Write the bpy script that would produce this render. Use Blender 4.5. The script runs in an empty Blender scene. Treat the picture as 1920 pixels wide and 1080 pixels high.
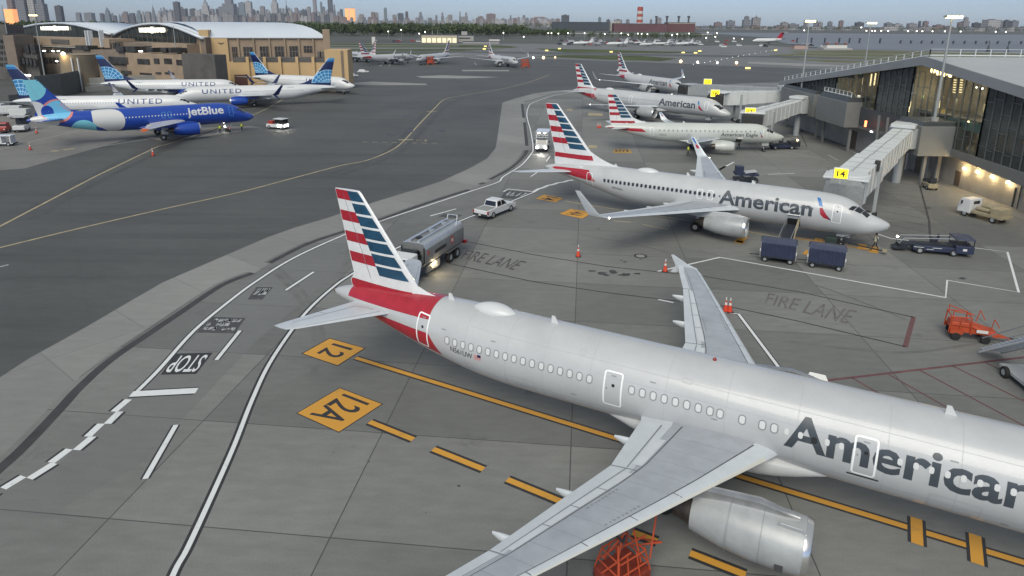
import bpy, bmesh, math, random
from math import sin, cos, tan, pi, sqrt, atan2, radians as R
from mathutils import Vector, Matrix
random.seed(7)
SC = bpy.context.scene
COL = SC.collection

# ------------------------------------------------------------------ camera
CAM_H = 21.449
PIT, ROL, FPX, CX, CY = R(15.02), R(0.4243), 1237.866, 964.664, 377.033
FW = Vector((0, cos(PIT), -sin(PIT)))
UP0 = Vector((0, sin(PIT), cos(PIT)))
RT = cos(ROL) * Vector((1, 0, 0)) + sin(ROL) * UP0
UPV = -sin(ROL) * Vector((1, 0, 0)) + cos(ROL) * UP0
CAMP = Vector((0, 0, CAM_H))
cd = bpy.data.cameras.new("camera")
cam = bpy.data.objects.new("camera", cd)
COL.objects.link(cam)
cam.matrix_world = Matrix(((RT.x, UPV.x, -FW.x, 0), (RT.y, UPV.y, -FW.y, 0), (RT.z, UPV.z, -FW.z, CAM_H), (0, 0, 0, 1)))
cd.sensor_fit = 'HORIZONTAL'
cd.sensor_width = 36
cd.lens = FPX / 1920 * 36
cd.shift_x = (960 - CX) / 1920
cd.shift_y = (CY - 540) / 1920
cd.clip_start = 0.5
cd.clip_end = 60000
SC.camera = cam

# ------------------------------------------------------------------ daylight before sunrise sun is low behind the camera
SUN_EL, SUN_AZ = R(44), R(196)       # azimuth clockwise from +Y (view direction)
w = bpy.data.worlds.new("World")
SC.world = w
w.use_nodes = True
nt = w.node_tree
nt.nodes.clear()
sky = nt.nodes.new('ShaderNodeTexSky')
sky.sky_type = 'NISHITA'
sky.sun_disc = False
sky.sun_elevation = SUN_EL
sky.sun_rotation = SUN_AZ
sky.air_density = 1.0
sky.dust_density = 0.6
sky.ozone_density = 2.5
bg = nt.nodes.new('ShaderNodeBackground')
bg.inputs['Strength'].default_value = 0.055
wo = nt.nodes.new('ShaderNodeOutputWorld')
tint = nt.nodes.new('ShaderNodeVectorMath')     # cool pre-dawn air
tint.operation = 'MULTIPLY'
tint.inputs[1].default_value = (.665, .80, 1.17)
nt.links.new(sky.outputs[0], tint.inputs[0])
# unseen grey overhead, added to the sky so the fill light stays neutral
geo = nt.nodes.new('ShaderNodeTexCoord'); sxyz = nt.nodes.new('ShaderNodeSeparateXYZ'); nt.links.new(geo.outputs['Generated'], sxyz.inputs[0])
mrz = nt.nodes.new('ShaderNodeMapRange'); mrz.interpolation_type = 'SMOOTHSTEP'
mrz.inputs['From Min'].default_value = .08; mrz.inputs['From Max'].default_value = .45; mrz.inputs['To Max'].default_value = .85
nt.links.new(sxyz.outputs['Z'], mrz.inputs['Value'])
cmix = nt.nodes.new('ShaderNodeMix'); cmix.data_type = 'RGBA'; cmix.inputs['B'].default_value = (3.35, 3.65, 3.85, 1)
nt.links.new(mrz.outputs[0], cmix.inputs['Factor']); nt.links.new(tint.outputs[0], cmix.inputs['A'])
nt.links.new(cmix.outputs['Result'], bg.inputs[0])
nt.links.new(bg.outputs[0], wo.inputs[0])
sl = bpy.data.lights.new("sun", 'SUN')
sl.energy = 1.5
sl.angle = R(40)
sl.color = (1.0, 0.955, 0.84)
so = bpy.data.objects.new("sun", sl)
COL.objects.link(so)
sdir = Vector((sin(SUN_AZ) * cos(SUN_EL), cos(SUN_AZ) * cos(SUN_EL), sin(SUN_EL)))
so.rotation_euler = sdir.to_track_quat('Z', 'Y').to_euler()
SC.view_settings.view_transform = 'Standard'
SC.view_settings.look = 'None'
SC.view_settings.exposure = 1.0
SC.view_settings.gamma = 1.0

# ------------------------------------------------------------------ measuring helpers (pixels of the 1920x1080 photograph -> metres)
def ray(u, v):
    return FW + RT * ((u - CX) / FPX) - UPV * ((v - CY) / FPX)
def G(u, v, z=0.0):
    d = ray(u, v)
    t = (z - CAM_H) / d.z
    return CAMP + d * t
def P(u, v, Y):
    d = ray(u, v)
    return CAMP + d * (Y / d.y)
def onplane(u, v, A, B):
    d = ray(u, v)
    n = Vector((-(B[1] - A[1]), B[0] - A[0], 0))
    t = ((A[0]) * n.x + A[1] * n.y) / (d.x * n.x + d.y * n.y)
    return CAMP + d * t

# ------------------------------------------------------------------ materials
MATS = {}
def mat(name, col, rough=0.5, metal=0.0, var=0.0, vscale=1.0, emit=None, estr=0.0, spec=0.5, bump=0.0, bscale=20.0, coat=0.0):
    if name in MATS: return MATS[name]
    m = bpy.data.materials.new(name)
    m.use_nodes = True
    n = m.node_tree
    b = n.nodes['Principled BSDF']
    b.inputs['Base Color'].default_value = (*col, 1)
    b.inputs['Roughness'].default_value = rough
    b.inputs['Metallic'].default_value = metal
    b.inputs['Specular IOR Level'].default_value = spec
    if coat: b.inputs['Coat Weight'].default_value = coat; b.inputs['Coat Roughness'].default_value = 0.08
    tc = n.nodes.new('ShaderNodeTexCoord')
    if var > 0:
        no = n.nodes.new('ShaderNodeTexNoise')
        no.inputs['Scale'].default_value = vscale
        no.inputs['Detail'].default_value = 6
        no.inputs['Roughness'].default_value = 0.65
        n.links.new(tc.outputs['Object'], no.inputs['Vector'])
        mr = n.nodes.new('ShaderNodeMapRange')
        mr.inputs['From Min'].default_value = 0.3
        mr.inputs['From Max'].default_value = 0.7
        mr.inputs['To Min'].default_value = 1 - var
        mr.inputs['To Max'].default_value = 1 + var
        n.links.new(no.outputs['Fac'], mr.inputs['Value'])
        mx = n.nodes.new('ShaderNodeVectorMath')
        mx.operation = 'SCALE'
        mx.inputs[0].default_value = col
        n.links.new(mr.outputs[0], mx.inputs['Scale'])
        n.links.new(mx.outputs[0], b.inputs['Base Color'])
    if bump > 0:
        nb = n.nodes.new('ShaderNodeTexNoise')
        nb.inputs['Scale'].default_value = bscale
        nb.inputs['Detail'].default_value = 4
        n.links.new(tc.outputs['Object'], nb.inputs['Vector'])
        bp = n.nodes.new('ShaderNodeBump')
        bp.inputs['Strength'].default_value = bump
        n.links.new(nb.outputs['Fac'], bp.inputs['Height'])
        n.links.new(bp.outputs[0], b.inputs['Normal'])
    if emit:
        b.inputs['Emission Color'].default_value = (*emit, 1)
        b.inputs['Emission Strength'].default_value = estr
    MATS[name] = m
    return m

# ------------------------------------------------------------------ mesh builder
class MB:
    def __init__(s):
        s.v = []; s.f = []; s.mi = []; s.m = 0
    def add(s, vs, fs):
        o = len(s.v)
        s.v += [tuple(x) for x in vs]
        for f in fs:
            s.f.append([i + o for i in f]); s.mi.append(s.m)
        return s
    def box(s, c, d, rz=0.0, taper=1.0, rx=0.0, ry=0.0, sh=(0, 0)):
        M = Matrix.Rotation(rz, 3, 'Z') @ Matrix.Rotation(ry, 3, 'Y') @ Matrix.Rotation(rx, 3, 'X')
        vs = []
        for k in (-1, 1):
            t = taper if k > 0 else 1
            for i, j in ((-1, -1), (1, -1), (1, 1), (-1, 1)):
                p = Vector((i * d[0] / 2 * t + (sh[0] if k > 0 else 0), j * d[1] / 2 * t + (sh[1] if k > 0 else 0), k * d[2] / 2))
                vs.append(Vector(c) + M @ p)
        return s.add(vs, [(3, 2, 1, 0), (4, 5, 6, 7), (0, 1, 5, 4), (1, 2, 6, 5), (2, 3, 7, 6), (3, 0, 4, 7)])
    def bb(s, a, b):
        return s.box([(a[i] + b[i]) / 2 for i in range(3)], [abs(b[i] - a[i]) for i in range(3)])
    def tube(s, a, b, r, n=8, r2=None, cap=True):
        a = Vector(a); b = Vector(b); r2 = r if r2 is None else r2
        d = (b - a).normalized()
        x = d.orthogonal().normalized(); y = d.cross(x)
        vs = [a + (x * cos(2 * pi * i / n) + y * sin(2 * pi * i / n)) * r for i in range(n)]
        vs += [b + (x * cos(2 * pi * i / n) + y * sin(2 * pi * i / n)) * r2 for i in range(n)]
        fs = [(i, (i + 1) % n, n + (i + 1) % n, n + i) for i in range(n)]
        if cap: fs += [tuple(range(n - 1, -1, -1)), tuple(range(n, 2 * n))]
        return s.add(vs, fs)
    def path(s, pts, r, n=6):
        for a, b in zip(pts[:-1], pts[1:]): s.tube(a, b, r, n)
        return s
    def prism(s, poly, y0, y1, axis='y'):
        n = len(poly)
        if axis == 'y':
            vs = [(p[0], y0, p[1]) for p in poly] + [(p[0], y1, p[1]) for p in poly]
        elif axis == 'z':
            vs = [(p[0], p[1], y0) for p in poly] + [(p[0], p[1], y1) for p in poly]
        else:
            vs = [(y0, p[0], p[1]) for p in poly] + [(y1, p[0], p[1]) for p in poly]
        fs = [tuple(range(n)), tuple(range(2 * n - 1, n - 1, -1))] + [(i, i + n, (i + 1) % n + n, (i + 1) % n) for i in range(n)]
        return s.add(vs, fs)
    def loft(s, rings, cap0=True, cap1=True, closed=True):
        n = len(rings[0]); vs = [p for r in rings for p in r]; fs = []
        for k in range(len(rings) - 1):
            for i in range(n if closed else n - 1):
                j = (i + 1) % n
                fs.append((k * n + i, k * n + j, (k + 1) * n + j, (k + 1) * n + i))
        if cap0: fs.append(tuple(range(n - 1, -1, -1)))
        if cap1: fs.append(tuple((len(rings) - 1) * n + i for i in range(n)))
        return s.add(vs, fs)
    def lathe(s, prof, c, axis='x', n=24):
        # prof list of (along, r); closed surfaces of revolution about axis through c
        rings = []
        for a, r in prof:
            ring = []
            for i in range(n):
                t = 2 * pi * i / n
                if axis == 'x': ring.append((c[0] + a, c[1] + r * cos(t), c[2] + r * sin(t)))
                elif axis == 'y': ring.append((c[0] + r * cos(t), c[1] + a, c[2] + r * sin(t)))
                else: ring.append((c[0] + r * cos(t), c[1] + r * sin(t), c[2] + a))
            rings.append(ring)
        return s.loft(rings, cap0=False, cap1=False)
    def build(s, name, mats, parent=None, smooth=False, bevel=0.0, loc=None, rz=0.0, fix=True):
        me = bpy.data.meshes.new(name)
        me.from_pydata(s.v, [], s.f)
        if not isinstance(mats, (list, tuple)): mats = [mats]
        for m in mats: me.materials.append(m)
        me.polygons.foreach_set('material_index', s.mi)
        if fix:
            bm = bmesh.new(); bm.from_mesh(me)
            bmesh.ops.recalc_face_normals(bm, faces=bm.faces)
            bm.to_mesh(me); bm.free()
        if smooth:
            me.polygons.foreach_set('use_smooth', [True] * len(me.polygons))
            try: me.set_sharp_from_angle(angle=R(smooth if smooth is not True else 40))
            except Exception: pass
        me.update()
        o = bpy.data.objects.new(name, me)
        COL.objects.link(o)
        if parent is not None: o.parent = parent
        if loc is not None: o.location = loc
        o.rotation_euler.z = rz
        if bevel > 0:
            b = o.modifiers.new('bevel', 'BEVEL'); b.width = bevel; b.segments = 2; b.limit_method = 'ANGLE'; b.angle_limit = R(40)
        return o

def tag(o, label=None, cat=None, group=None, kind=None):
    if label: o['label'] = label
    if cat: o['category'] = cat
    if group: o['group'] = group
    if kind: o['kind'] = kind
    return o
def thing(name, label, cat, loc=(0, 0, 0), rz=0.0, group=None):
    o = bpy.data.objects.new(name, None)
    o.empty_display_size = 0.3
    COL.objects.link(o)
    o.location = loc; o.rotation_euler.z = rz
    return tag(o, label, cat, group)
def dup(root, loc, rz, label=None, group=None, scale=None):
    def cp(o, par):
        c = o.copy(); COL.objects.link(c)
        if par is not None: c.parent = par
        for ch in list(o.children): cp(ch, c)
        return c
    r = cp(root, None)
    r.location = loc; r.rotation_euler.z = rz
    if scale: r.scale = scale
    if label: r['label'] = label
    if group: r['group'] = group
    return r

def sheet(name, pts, z, m, kind='structure'):
    """flat polygon given as pixels (tuples) or world Vectors"""
    me = bpy.data.meshes.new(name)
    bm = bmesh.new()
    vs = []
    for p in pts:
        q = G(p[0], p[1], z) if not isinstance(p, Vector) else p
        vs.append(bm.verts.new((q.x, q.y, z)))
    f = bm.faces.new(vs)
    f.normal_update()
    if f.normal.z < 0: f.normal_flip()
    bmesh.ops.triangulate(bm, faces=[f])
    bm.to_mesh(me); bm.free()
    me.materials.append(m)
    o = bpy.data.objects.new(name, me)
    COL.objects.link(o)
    o['kind'] = kind
    return o

def strip_mesh(mb, pts, wd, z, shift=0.0):
    """mitred ribbon along world points"""
    pts = [Vector((p.x, p.y, 0)) for p in pts]
    n = len(pts); L = []; Rr = []
    for i in range(n):
        a = pts[max(i - 1, 0)]; b = pts[min(i + 1, n - 1)]
        d = (b - a).normalized(); nn = Vector((-d.y, d.x, 0))
        L.append(pts[i] + nn * (wd / 2 + shift)); Rr.append(pts[i] - nn * (wd / 2 - shift))
    vs = [(p.x, p.y, z) for p in L] + [(p.x, p.y, z) for p in Rr]
    mb.add(vs, [(n + i, n + i + 1, i + 1, i) for i in range(n - 1)])
def smoothpts(pts, k=6):
    """Catmull-Rom through world points"""
    out = []
    n = len(pts)
    for i in range(n - 1):
        p0 = pts[max(i - 1, 0)]; p1 = pts[i]; p2 = pts[i + 1]; p3 = pts[min(i + 2, n - 1)]
        for j in range(k):
            t = j / k
            out.append(0.5 * ((2 * p1) + (p2 - p0) * t + (2 * p0 - 5 * p1 + 4 * p2 - p3) * t * t + (3 * p1 - p0 - 3 * p2 + p3) * t ** 3))
    out.append(pts[-1])
    return out
def line(name, px, wd, m, z=0.008, smooth=False, border=None, bw=0.1, bz=0.004, sh=0.0):
    pts = [G(*p) if not isinstance(p, Vector) else p for p in px]
    if smooth: pts = smoothpts(pts)
    if border:
        mb = MB(); strip_mesh(mb, pts, wd + 2 * bw, bz, sh); o = mb.build(name + '_border', border, fix=False); o['kind'] = 'structure'
    mb = MB(); strip_mesh(mb, pts, wd, z); o = mb.build(name, m, fix=False); o['kind'] = 'structure'
    return o

# text as flat triangles: returns (verts2d, faces) with x in 0..1 (width) and y in 0..1 (cap height)
TXT = {}
def text2d(s, bold=0.0, space=1.0):
    key = (s, bold, space)
    if key in TXT: return TXT[key]
    c = bpy.data.curves.new('t', 'FONT')
    c.body = s; c.size = 1.0; c.offset = bold; c.space_character = space; c.resolution_u = 3
    o = bpy.data.objects.new('t', c); COL.objects.link(o)
    dg = bpy.context.evaluated_depsgraph_get()
    me = bpy.data.meshes.new_from_object(o.evaluated_get(dg))
    v = [(p.co.x, p.co.y) for p in me.vertices]
    f = [tuple(p.vertices) for p in me.polygons]
    bpy.data.objects.remove(o); bpy.data.curves.remove(c); bpy.data.meshes.remove(me)
    x0 = min(p[0] for p in v); x1 = max(p[0] for p in v)
    c2 = bpy.data.curves.new('t', 'FONT'); c2.body = 'H'; c2.size = 1.0; c2.offset = bold
    o = bpy.data.objects.new('t', c2); COL.objects.link(o)
    dg = bpy.context.evaluated_depsgraph_get()
    me = bpy.data.meshes.new_from_object(o.evaluated_get(dg))
    y0 = min(p.co.y for p in me.vertices); y1 = max(p.co.y for p in me.vertices)
    bpy.data.objects.remove(o); bpy.data.curves.remove(c2); bpy.data.meshes.remove(me)
    TXT[key] = ([((p[0] - x0) / (x1 - x0), (p[1] - y0) / (y1 - y0)) for p in v], f)
    return TXT[key]
def ground_text(name, s, bl, br, tr, tl, m, z=0.012, bold=0.0):
    v, f = text2d(s, bold)
    q = [G(*p, z) if not isinstance(p, Vector) else p for p in (bl, br, tr, tl)]
    vs = []
    for x, y in v:
        p = q[0] * (1 - x) * (1 - y) + q[1] * x * (1 - y) + q[2] * x * y + q[3] * (1 - x) * y
        vs.append((p.x, p.y, z))
    mb = MB(); mb.add(vs, f)
    o = mb.build(name, m); o['kind'] = 'structure'
    return o
def quad_in(px, a0, b0, a1, b1):
    q = [G(*p) for p in px]
    f = lambda x, y: q[0] * (1 - x) * (1 - y) + q[1] * x * (1 - y) + q[2] * x * y + q[3] * (1 - x) * y
    return f(a0, b0), f(a1, b0), f(a1, b1), f(a0, b1)
# ------------------------------------------------------------------ ground materials
def concrete_mat(name, c1, c2, mortar, bw, bh, rot, var=0.16, stain=0.5, streak=None):
    m = bpy.data.materials.new(name); m.use_nodes = True; n = m.node_tree; L = n.links.new
    b = n.nodes['Principled BSDF']; b.inputs['Roughness'].default_value = 0.72; b.inputs['Specular IOR Level'].default_value = 0.45
    tc = n.nodes.new('ShaderNodeTexCoord')
    mp = n.nodes.new('ShaderNodeMapping'); mp.inputs['Rotation'].default_value = (0, 0, rot); L(tc.outputs['Object'], mp.inputs['Vector'])
    br = n.nodes.new('ShaderNodeTexBrick'); br.offset = 0.0; br.squash = 1.0
    br.inputs['Color1'].default_value = (*c1, 1); br.inputs['Color2'].default_value = (*c2, 1); br.inputs['Mortar'].default_value = (*mortar, 1)
    br.inputs['Scale'].default_value = 1.0; br.inputs['Mortar Size'].default_value = 0.035; br.inputs['Mortar Smooth'].default_value = 0.3
    br.inputs['Brick Width'].default_value = bw; br.inputs['Row Height'].default_value = bh
    L(mp.outputs[0], br.inputs['Vector'])
    col = br.outputs['Color']
    def noise(scale, det, fmin, fmax, tmin, tmax, stretch=None, rough=0.6):
        nonlocal col
        no = n.nodes.new('ShaderNodeTexNoise'); no.inputs['Scale'].default_value = scale; no.inputs['Detail'].default_value = det; no.inputs['Roughness'].default_value = rough
        if stretch:
            m2 = n.nodes.new('ShaderNodeMapping'); m2.inputs['Scale'].default_value = stretch; m2.inputs['Rotation'].default_value = (0, 0, rot); L(tc.outputs['Object'], m2.inputs['Vector']); L(m2.outputs[0], no.inputs['Vector'])
        else: L(tc.outputs['Object'], no.inputs['Vector'])
        mr = n.nodes.new('ShaderNodeMapRange'); mr.inputs['From Min'].default_value = fmin; mr.inputs['From Max'].default_value = fmax; mr.inputs['To Min'].default_value = tmin; mr.inputs['To Max'].default_value = tmax
        L(no.outputs['Fac'], mr.inputs['Value'])
        vm = n.nodes.new('ShaderNodeVectorMath'); vm.operation = 'SCALE'; L(col, vm.inputs[0]); L(mr.outputs[0], vm.inputs['Scale']); col = vm.outputs[0]
    noise(0.05, 5, 0.3, 0.7, 1 - var, 1 + var)
    noise(0.6, 6, 0.3, 0.7, 1 - var * .6, 1 + var * .6, (1, 3.2, 1))
    noise(14, 3, 0.25, 0.75, 0.88, 1.12)
    noise(0.22, 7, 0.62, 0.78, 1.0, 1 - stain, None, 0.7)
    if streak: noise(.05, 6, .5, .72, 1.0, .72, (.35, 5, 1), .65)
    noise(2.2, 8, .66, .76, 1.0, .62, None, .75)
    L(col, b.inputs['Base Color'])
    nb = n.nodes.new('ShaderNodeTexNoise'); nb.inputs['Scale'].default_value = 30; L(tc.outputs['Object'], nb.inputs['Vector'])
    bp = n.nodes.new('ShaderNodeBump'); bp.inputs['Strength'].default_value = 0.15; L(nb.outputs['Fac'], bp.inputs['Height']); L(bp.outputs[0], b.inputs['Normal'])
    return m
ROTJ = R(5.8)
M_apron = concrete_mat('apron_concrete', (.198, .200, .188), (.134, .137, .130), (.07, .07, .07), 10.2, 7.6, ROTJ)
M_shoulder = concrete_mat('shoulder_concrete', (.235, .235, .222), (.20, .20, .19), (.15, .15, .145), 24.0, 6.0, R(38), .12, .25)
M_asph = concrete_mat('asphalt', (.080, .083, .080), (.077, .080, .077), (.07, .074, .072), 400, 300, R(-35), .15, .35, True)
M_asph2 = concrete_mat('runway_asphalt', (.145, .147, .142), (.16, .162, .155), (.12, .12, .12), 90, 25, R(10), .15, .35)
M_base = mat('base_land', (.075, .08, .07), .95, var=.35, vscale=.004)
M_grass = mat('grass', (.078, .096, .045), .95, var=.4, vscale=.035, spec=.1)
M_grass2 = mat('dry_grass', (.13, .135, .075), .95, var=.3, vscale=.03, spec=.1)
M_island = concrete_mat('old_concrete', (.20, .195, .18), (.165, .16, .15), (.10, .10, .10), 15, 7.6, R(-20), .18, .35)
M_pale = concrete_mat('pale_concrete', (.27, .265, .25), (.24, .235, .22), (.2, .2, .2), 50, 8, 0, .1, .2)
def paint(name, col, under, wear=.5, sc=1.6, sh=0.0):
    m = mat(name, col, .65); n = m.node_tree; b = n.nodes['Principled BSDF']; tc = n.nodes.new('ShaderNodeTexCoord'); mx = n.nodes.new('ShaderNodeMix'); mx.data_type = 'RGBA'
    prev = None
    for s_, lo, hi in ((sc, .56, .78), (sc * 9, .60, .72)):
        no = n.nodes.new('ShaderNodeTexNoise'); no.inputs['Scale'].default_value = s_; no.inputs['Detail'].default_value = 8; no.inputs['Roughness'].default_value = .7; n.links.new(tc.outputs['Object'], no.inputs['Vector'])
        mr = n.nodes.new('ShaderNodeMapRange'); mr.inputs['From Min'].default_value = lo - sh; mr.inputs['From Max'].default_value = hi - sh; mr.inputs['To Max'].default_value = wear; n.links.new(no.outputs['Fac'], mr.inputs['Value'])
        if prev is None: prev = mr.outputs[0]
        else:
            ad = n.nodes.new('ShaderNodeMath'); ad.operation = 'MAXIMUM'; n.links.new(prev, ad.inputs[0]); n.links.new(mr.outputs[0], ad.inputs[1]); prev = ad.outputs[0]
    n.links.new(prev, mx.inputs['Factor']); mx.inputs['A'].default_value = (*col, 1); mx.inputs['B'].default_value = (*under, 1); n.links.new(mx.outputs['Result'], b.inputs['Base Color'])
    return m
M_white = paint('road_white', (.66, .68, .68), (.22, .22, .22), .75)
M_black = paint('road_black', (.028, .028, .03), (.12, .12, .12), .6)
M_yel = paint('road_yellow', (.58, .29, .04), (.24, .16, .06), .8, 1.2)
M_yelfade = mat('faded_yellow', (.36, .305, .19), .7, var=.25, vscale=.7)
M_red = mat('road_red', (.125, .055, .058), .7, var=.3, vscale=1.0)
M_redfade = paint('faded_red', (.085, .068, .068), (.165, .163, .153), 1.0, 1.2, .13)
M_joint = mat('seal_line', (.045, .045, .047), .8, var=.25, vscale=.8)
M_worn = mat('worn_white', (.34, .35, .35), .7, var=.4, vscale=2.5)
M_water = mat('water', (.15, .158, .165), .5, var=.12, vscale=.004, spec=.25, bump=.6, bscale=.08)

# ground sheet that reaches the horizon, then each surface a few millimetres up
gm = MB(); gm.add([(-26000, -600, -.25), (26000, -600, -.25), (26000, 30000, -.25), (-26000, 30000, -.25)], [(0, 1, 2, 3)])
tag(gm.build('ground', M_base), kind='structure')
sheet('apron', [Vector((-60, -40, 0)), Vector((120, -40, 0)), Vector((120, 150, 0)), (1560, 150), (1400, 156), (1240, 164), (1105, 166), (1036.7, 170.5), (1002, 175), (967, 184.4), (941.8, 192.5), (937, 227), (932.5, 259.6), (929, 278), (914, 296.7), (881.6, 315), (828, 339.5), (782, 354.5), (705.6, 377.7), (619, 407), (550, 427.5), (502, 444.7), (378, 498), (306, 529), (220, 578.7), (161.6, 613), (55, 671.6), (0, 707.6), (-200, 850)], 0.0, M_apron)
sheet('airfield', [Vector((-700, -300, 0)), Vector((900, -300, 0)), (2600, 130), (1925, 98.6), (1620, 92), (1500, 90), (1420, 84), (1300, 86), (1080, 84), (1000, 82), (560, 81), (350, 84), (-500, 100)], -.06, M_asph2)
sheet('taxiway', [Vector((-330, -120, 0)), Vector((40, -120, 0)), (-200, 850), (0, 707.6), (55, 671.6), (161.6, 613), (220, 578.7), (306, 529), (378, 498), (502, 444.7), (550, 427.5), (619, 407), (705.6, 377.7), (782, 354.5), (828, 339.5), (881.6, 315), (914, 296.7), (929, 278), (932.5, 259.6), (937, 227), (941.8, 192.5), (967, 184.4), (1002, 175), (1036.7, 170.5), (1105, 166), (1240, 164), (1400, 156), (1560, 150), (1600, 134), (1300, 120), (1100, 113), (985, 108), (660, 107), (560, 108), (300, 118), (-300, 140)], -.02, M_asph)
# lighter shoulder between taxiway edge and slot drain
sh_out = [(-200, 850), (0, 707.6), (55, 671.6), (161.6, 613), (220, 578.7), (306, 529), (378, 498), (502, 444.7), (550, 427.5), (619, 407), (705.6, 377.7), (782, 354.5), (828, 339.5), (881.6, 315), (914, 296.7), (929, 278), (932.5, 259.6), (937, 227), (941.8, 192.5), (967, 184.4), (1002, 175), (1036.7, 170.5), (1100, 166.6)]
sh_in = [(1090, 170), (1040, 177), (1004, 187), (981, 195), (985, 229), (990, 275), (982, 295), (956, 318), (919, 338), (880, 356.5), (713, 413), (643, 436), (577, 458.5), (505, 494.6), (474, 513.5), (416, 536), (343.8, 584), (282, 625.4), (206, 677.5), (148, 729), (117, 760), (53, 833), (0, 880), (-200, 1040)]
sheet('shoulder', sh_out + sh_in, 0.003, M_shoulder)
# concrete stand on the left, pale strips, patch under the blue aircraft
sheet('stand_pavement', [(-150, 330), (0, 319), (45, 316), (190, 275), (262, 255), (300, 263), (330, 262), (365, 259), (495, 240), (470, 236), (360, 240), (270, 246), (150, 236), (60, 215), (-200, 225)], -.014, M_island)
sheet('pavement_strip', [(640, 157), (700, 153), (800, 157), (800, 159.4), (645, 160)], -.012, M_pale)
sheet('pavement_strip', [(780, 143), (830, 141), (940, 144.5), (870, 147), (790, 146)], -.012, M_pale)
sheet('pavement_strip', [(865, 131), (955, 131.2), (955, 133.4), (868, 133.6)], -.012, M_pale)
sheet('pavement_strip', [(1405, 116), (1560, 121), (1600, 125), (1500, 124), (1400, 119)], -.012, M_pale)

# far airfield: grass fields and taxiway bands
def field(px, m, z): return sheet('grass_field' if m in (M_grass, M_grass2) else 'taxiway_band', px, z, m)
field([(500, 80.5), (640, 81.5), (800, 83), (940, 85.5), (975, 88), (940, 92), (868, 95.5), (800, 101), (660, 104), (500, 104)], M_grass, -.05)
field([(1000, 91), (1130, 93), (1250, 96.5), (1330, 97.5), (1250, 100), (1060, 98.5)], M_grass, -.05)
field([(1060, 103), (1200, 104.5), (1270, 110), (1240, 114.5), (1180, 113.5), (1100, 110), (1000, 106)], M_grass, -.05)
field([(1480, 96), (1620, 94.5), (1925, 101), (2600, 132), (2600, 190), (1925, 150), (1700, 128), (1560, 117), (1470, 110), (1440, 104), (1500, 100)], M_grass2, -.05)
field([(500, 88.5), (900, 89.2), (975, 90.5), (900, 91.6), (500, 92)], M_asph2, -.045)
field([(500, 84.2), (860, 85.6), (860, 86.6), (500, 86)], M_asph2, -.045)
field([(500, 95.5), (870, 95.5), (1000, 97.5), (1320, 103), (1500, 105.5), (1925, 127), (1925, 131), (1480, 108.5), (1320, 106.2), (980, 100.8), (860, 98.6), (500, 99.5)], M_asph, -.04)
field([(1000, 110.5), (1180, 116), (1300, 121), (1480, 127), (1560, 130), (1560, 132), (1460, 131), (1300, 125), (1160, 120), (1000, 113)], M_asph, -.03)
for k, (a, b) in enumerate([(97.5, 99.3), (102.5, 104.8), (108, 111), (114, 118)]):
    x0 = 1475 + 12 * k
    field([(x0, a + .8), (1925, a + 7.5 + 2.6 * k), (1925, b + 7.5 + 2.6 * k), (x0, b - .3)], M_asph2, -.038)
sheet('water', [(1300, 60.5), (1925, 65.2), (2700, 72), (2700, 140), (1925, 98.6), (1620, 92.3), (1500, 87.5), (1455, 77), (1475, 72.6), (1400, 68)], .05, M_water)

# ------------------------------------------------------------------ painted markings
outer = [(-160, 1165), (0, 985), (120, 868), (254, 737), (299, 692), (364, 620), (429.7, 565), (481, 527), (550, 484), (639, 443), (713, 414.5), (800, 386), (880, 359.5), (933, 341.7), (944, 331), (976.5, 310.5), (995, 289.7), (999.6, 278), (995, 245.7), (988, 218), (990.4, 201.8), (999.6, 192.5), (1036.7, 179.8), (1080, 172)]
line('lane_line', outer[3:], .26, M_white, smooth=True, border=M_black, bw=.11)
inner = [(180, 1500), (262, 1240), (323.7, 1080), (351.9, 1027), (397.6, 928.7), (439.8, 833.7), (471.5, 752.8), (505, 682), (550, 615), (584, 575), (625.6, 537.5), (658, 515), (740, 467), (866, 413), (891, 403), (962, 376), (1002, 360)]
line('lane_line', inner, .235, M_white, smooth=True, border=M_black, bw=.15)
dr = [[(-200, 1050), (0, 879), (52.8, 830), (116, 763), (148, 728), (206, 676), (282, 624), (343.8, 582.5), (416, 535), (474.4, 512)], [(505, 493.2), (577.5, 457), (643, 434.8), (713, 412), (800, 381), (880, 355.5)], [(898, 345.6), (909, 342.6)], [(918.6, 336.5), (955.6, 316.5), (981, 294.5), (988, 281.6)], [(988, 273.5), (983.4, 229.5)], [(982, 221), (978.8, 194.8)], [(983, 191.5), (1040, 175), (1090, 168.5)]]
for d in dr:
    line('slot_drain', d, .62 if d is not dr[-1] else .45, M_joint, z=.010, smooth=len(d) > 3)
    if len(d) > 3: line('drain_edge', d, 1.35, M_apron, z=.006, smooth=True)
for a, b in (((330, 796.8), (272, 898)), ((450, 620), (405.6, 675)), ((588, 510), (536, 544)), ((855, 391.7), (806.7, 405)), ((1012, 320.5), (995, 331)), ((1031, 293), (1024, 303))):
    line('lane_dash', [a, b], .26, M_white, border=M_black, bw=.10)
zig = [((690, 130), (590, 195)), ((645, 195), (555, 260)), ((545, 260), (450, 328)), ((500, 328), (390, 400)), ((375, 395), (255, 467)), ((295, 470), (140, 553)), ((130, 540), (0, 605)), ((-10, 625), (-140, 700))]
def cz(p): return (p[0] / 2.842, 700 + p[1] / 2.842)
for k, (a, b) in enumerate(zig):
    a = cz(a); b = cz(b)
    s = 3.2
    line('crossing_dash', [(a[0] - 2, a[1] + s), (b[0] + 6, b[1] + s)], .42, M_white, z=.009, border=M_black, bw=.06, sh=.10 if k % 2 else -.10)
zz = [(1000, 360), (1010, 354), (1018, 352), (1028, 347.5), (1037, 346), (1047, 342.5), (1056, 341.5), (1066, 338.5), (1075, 337.5)]
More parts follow.
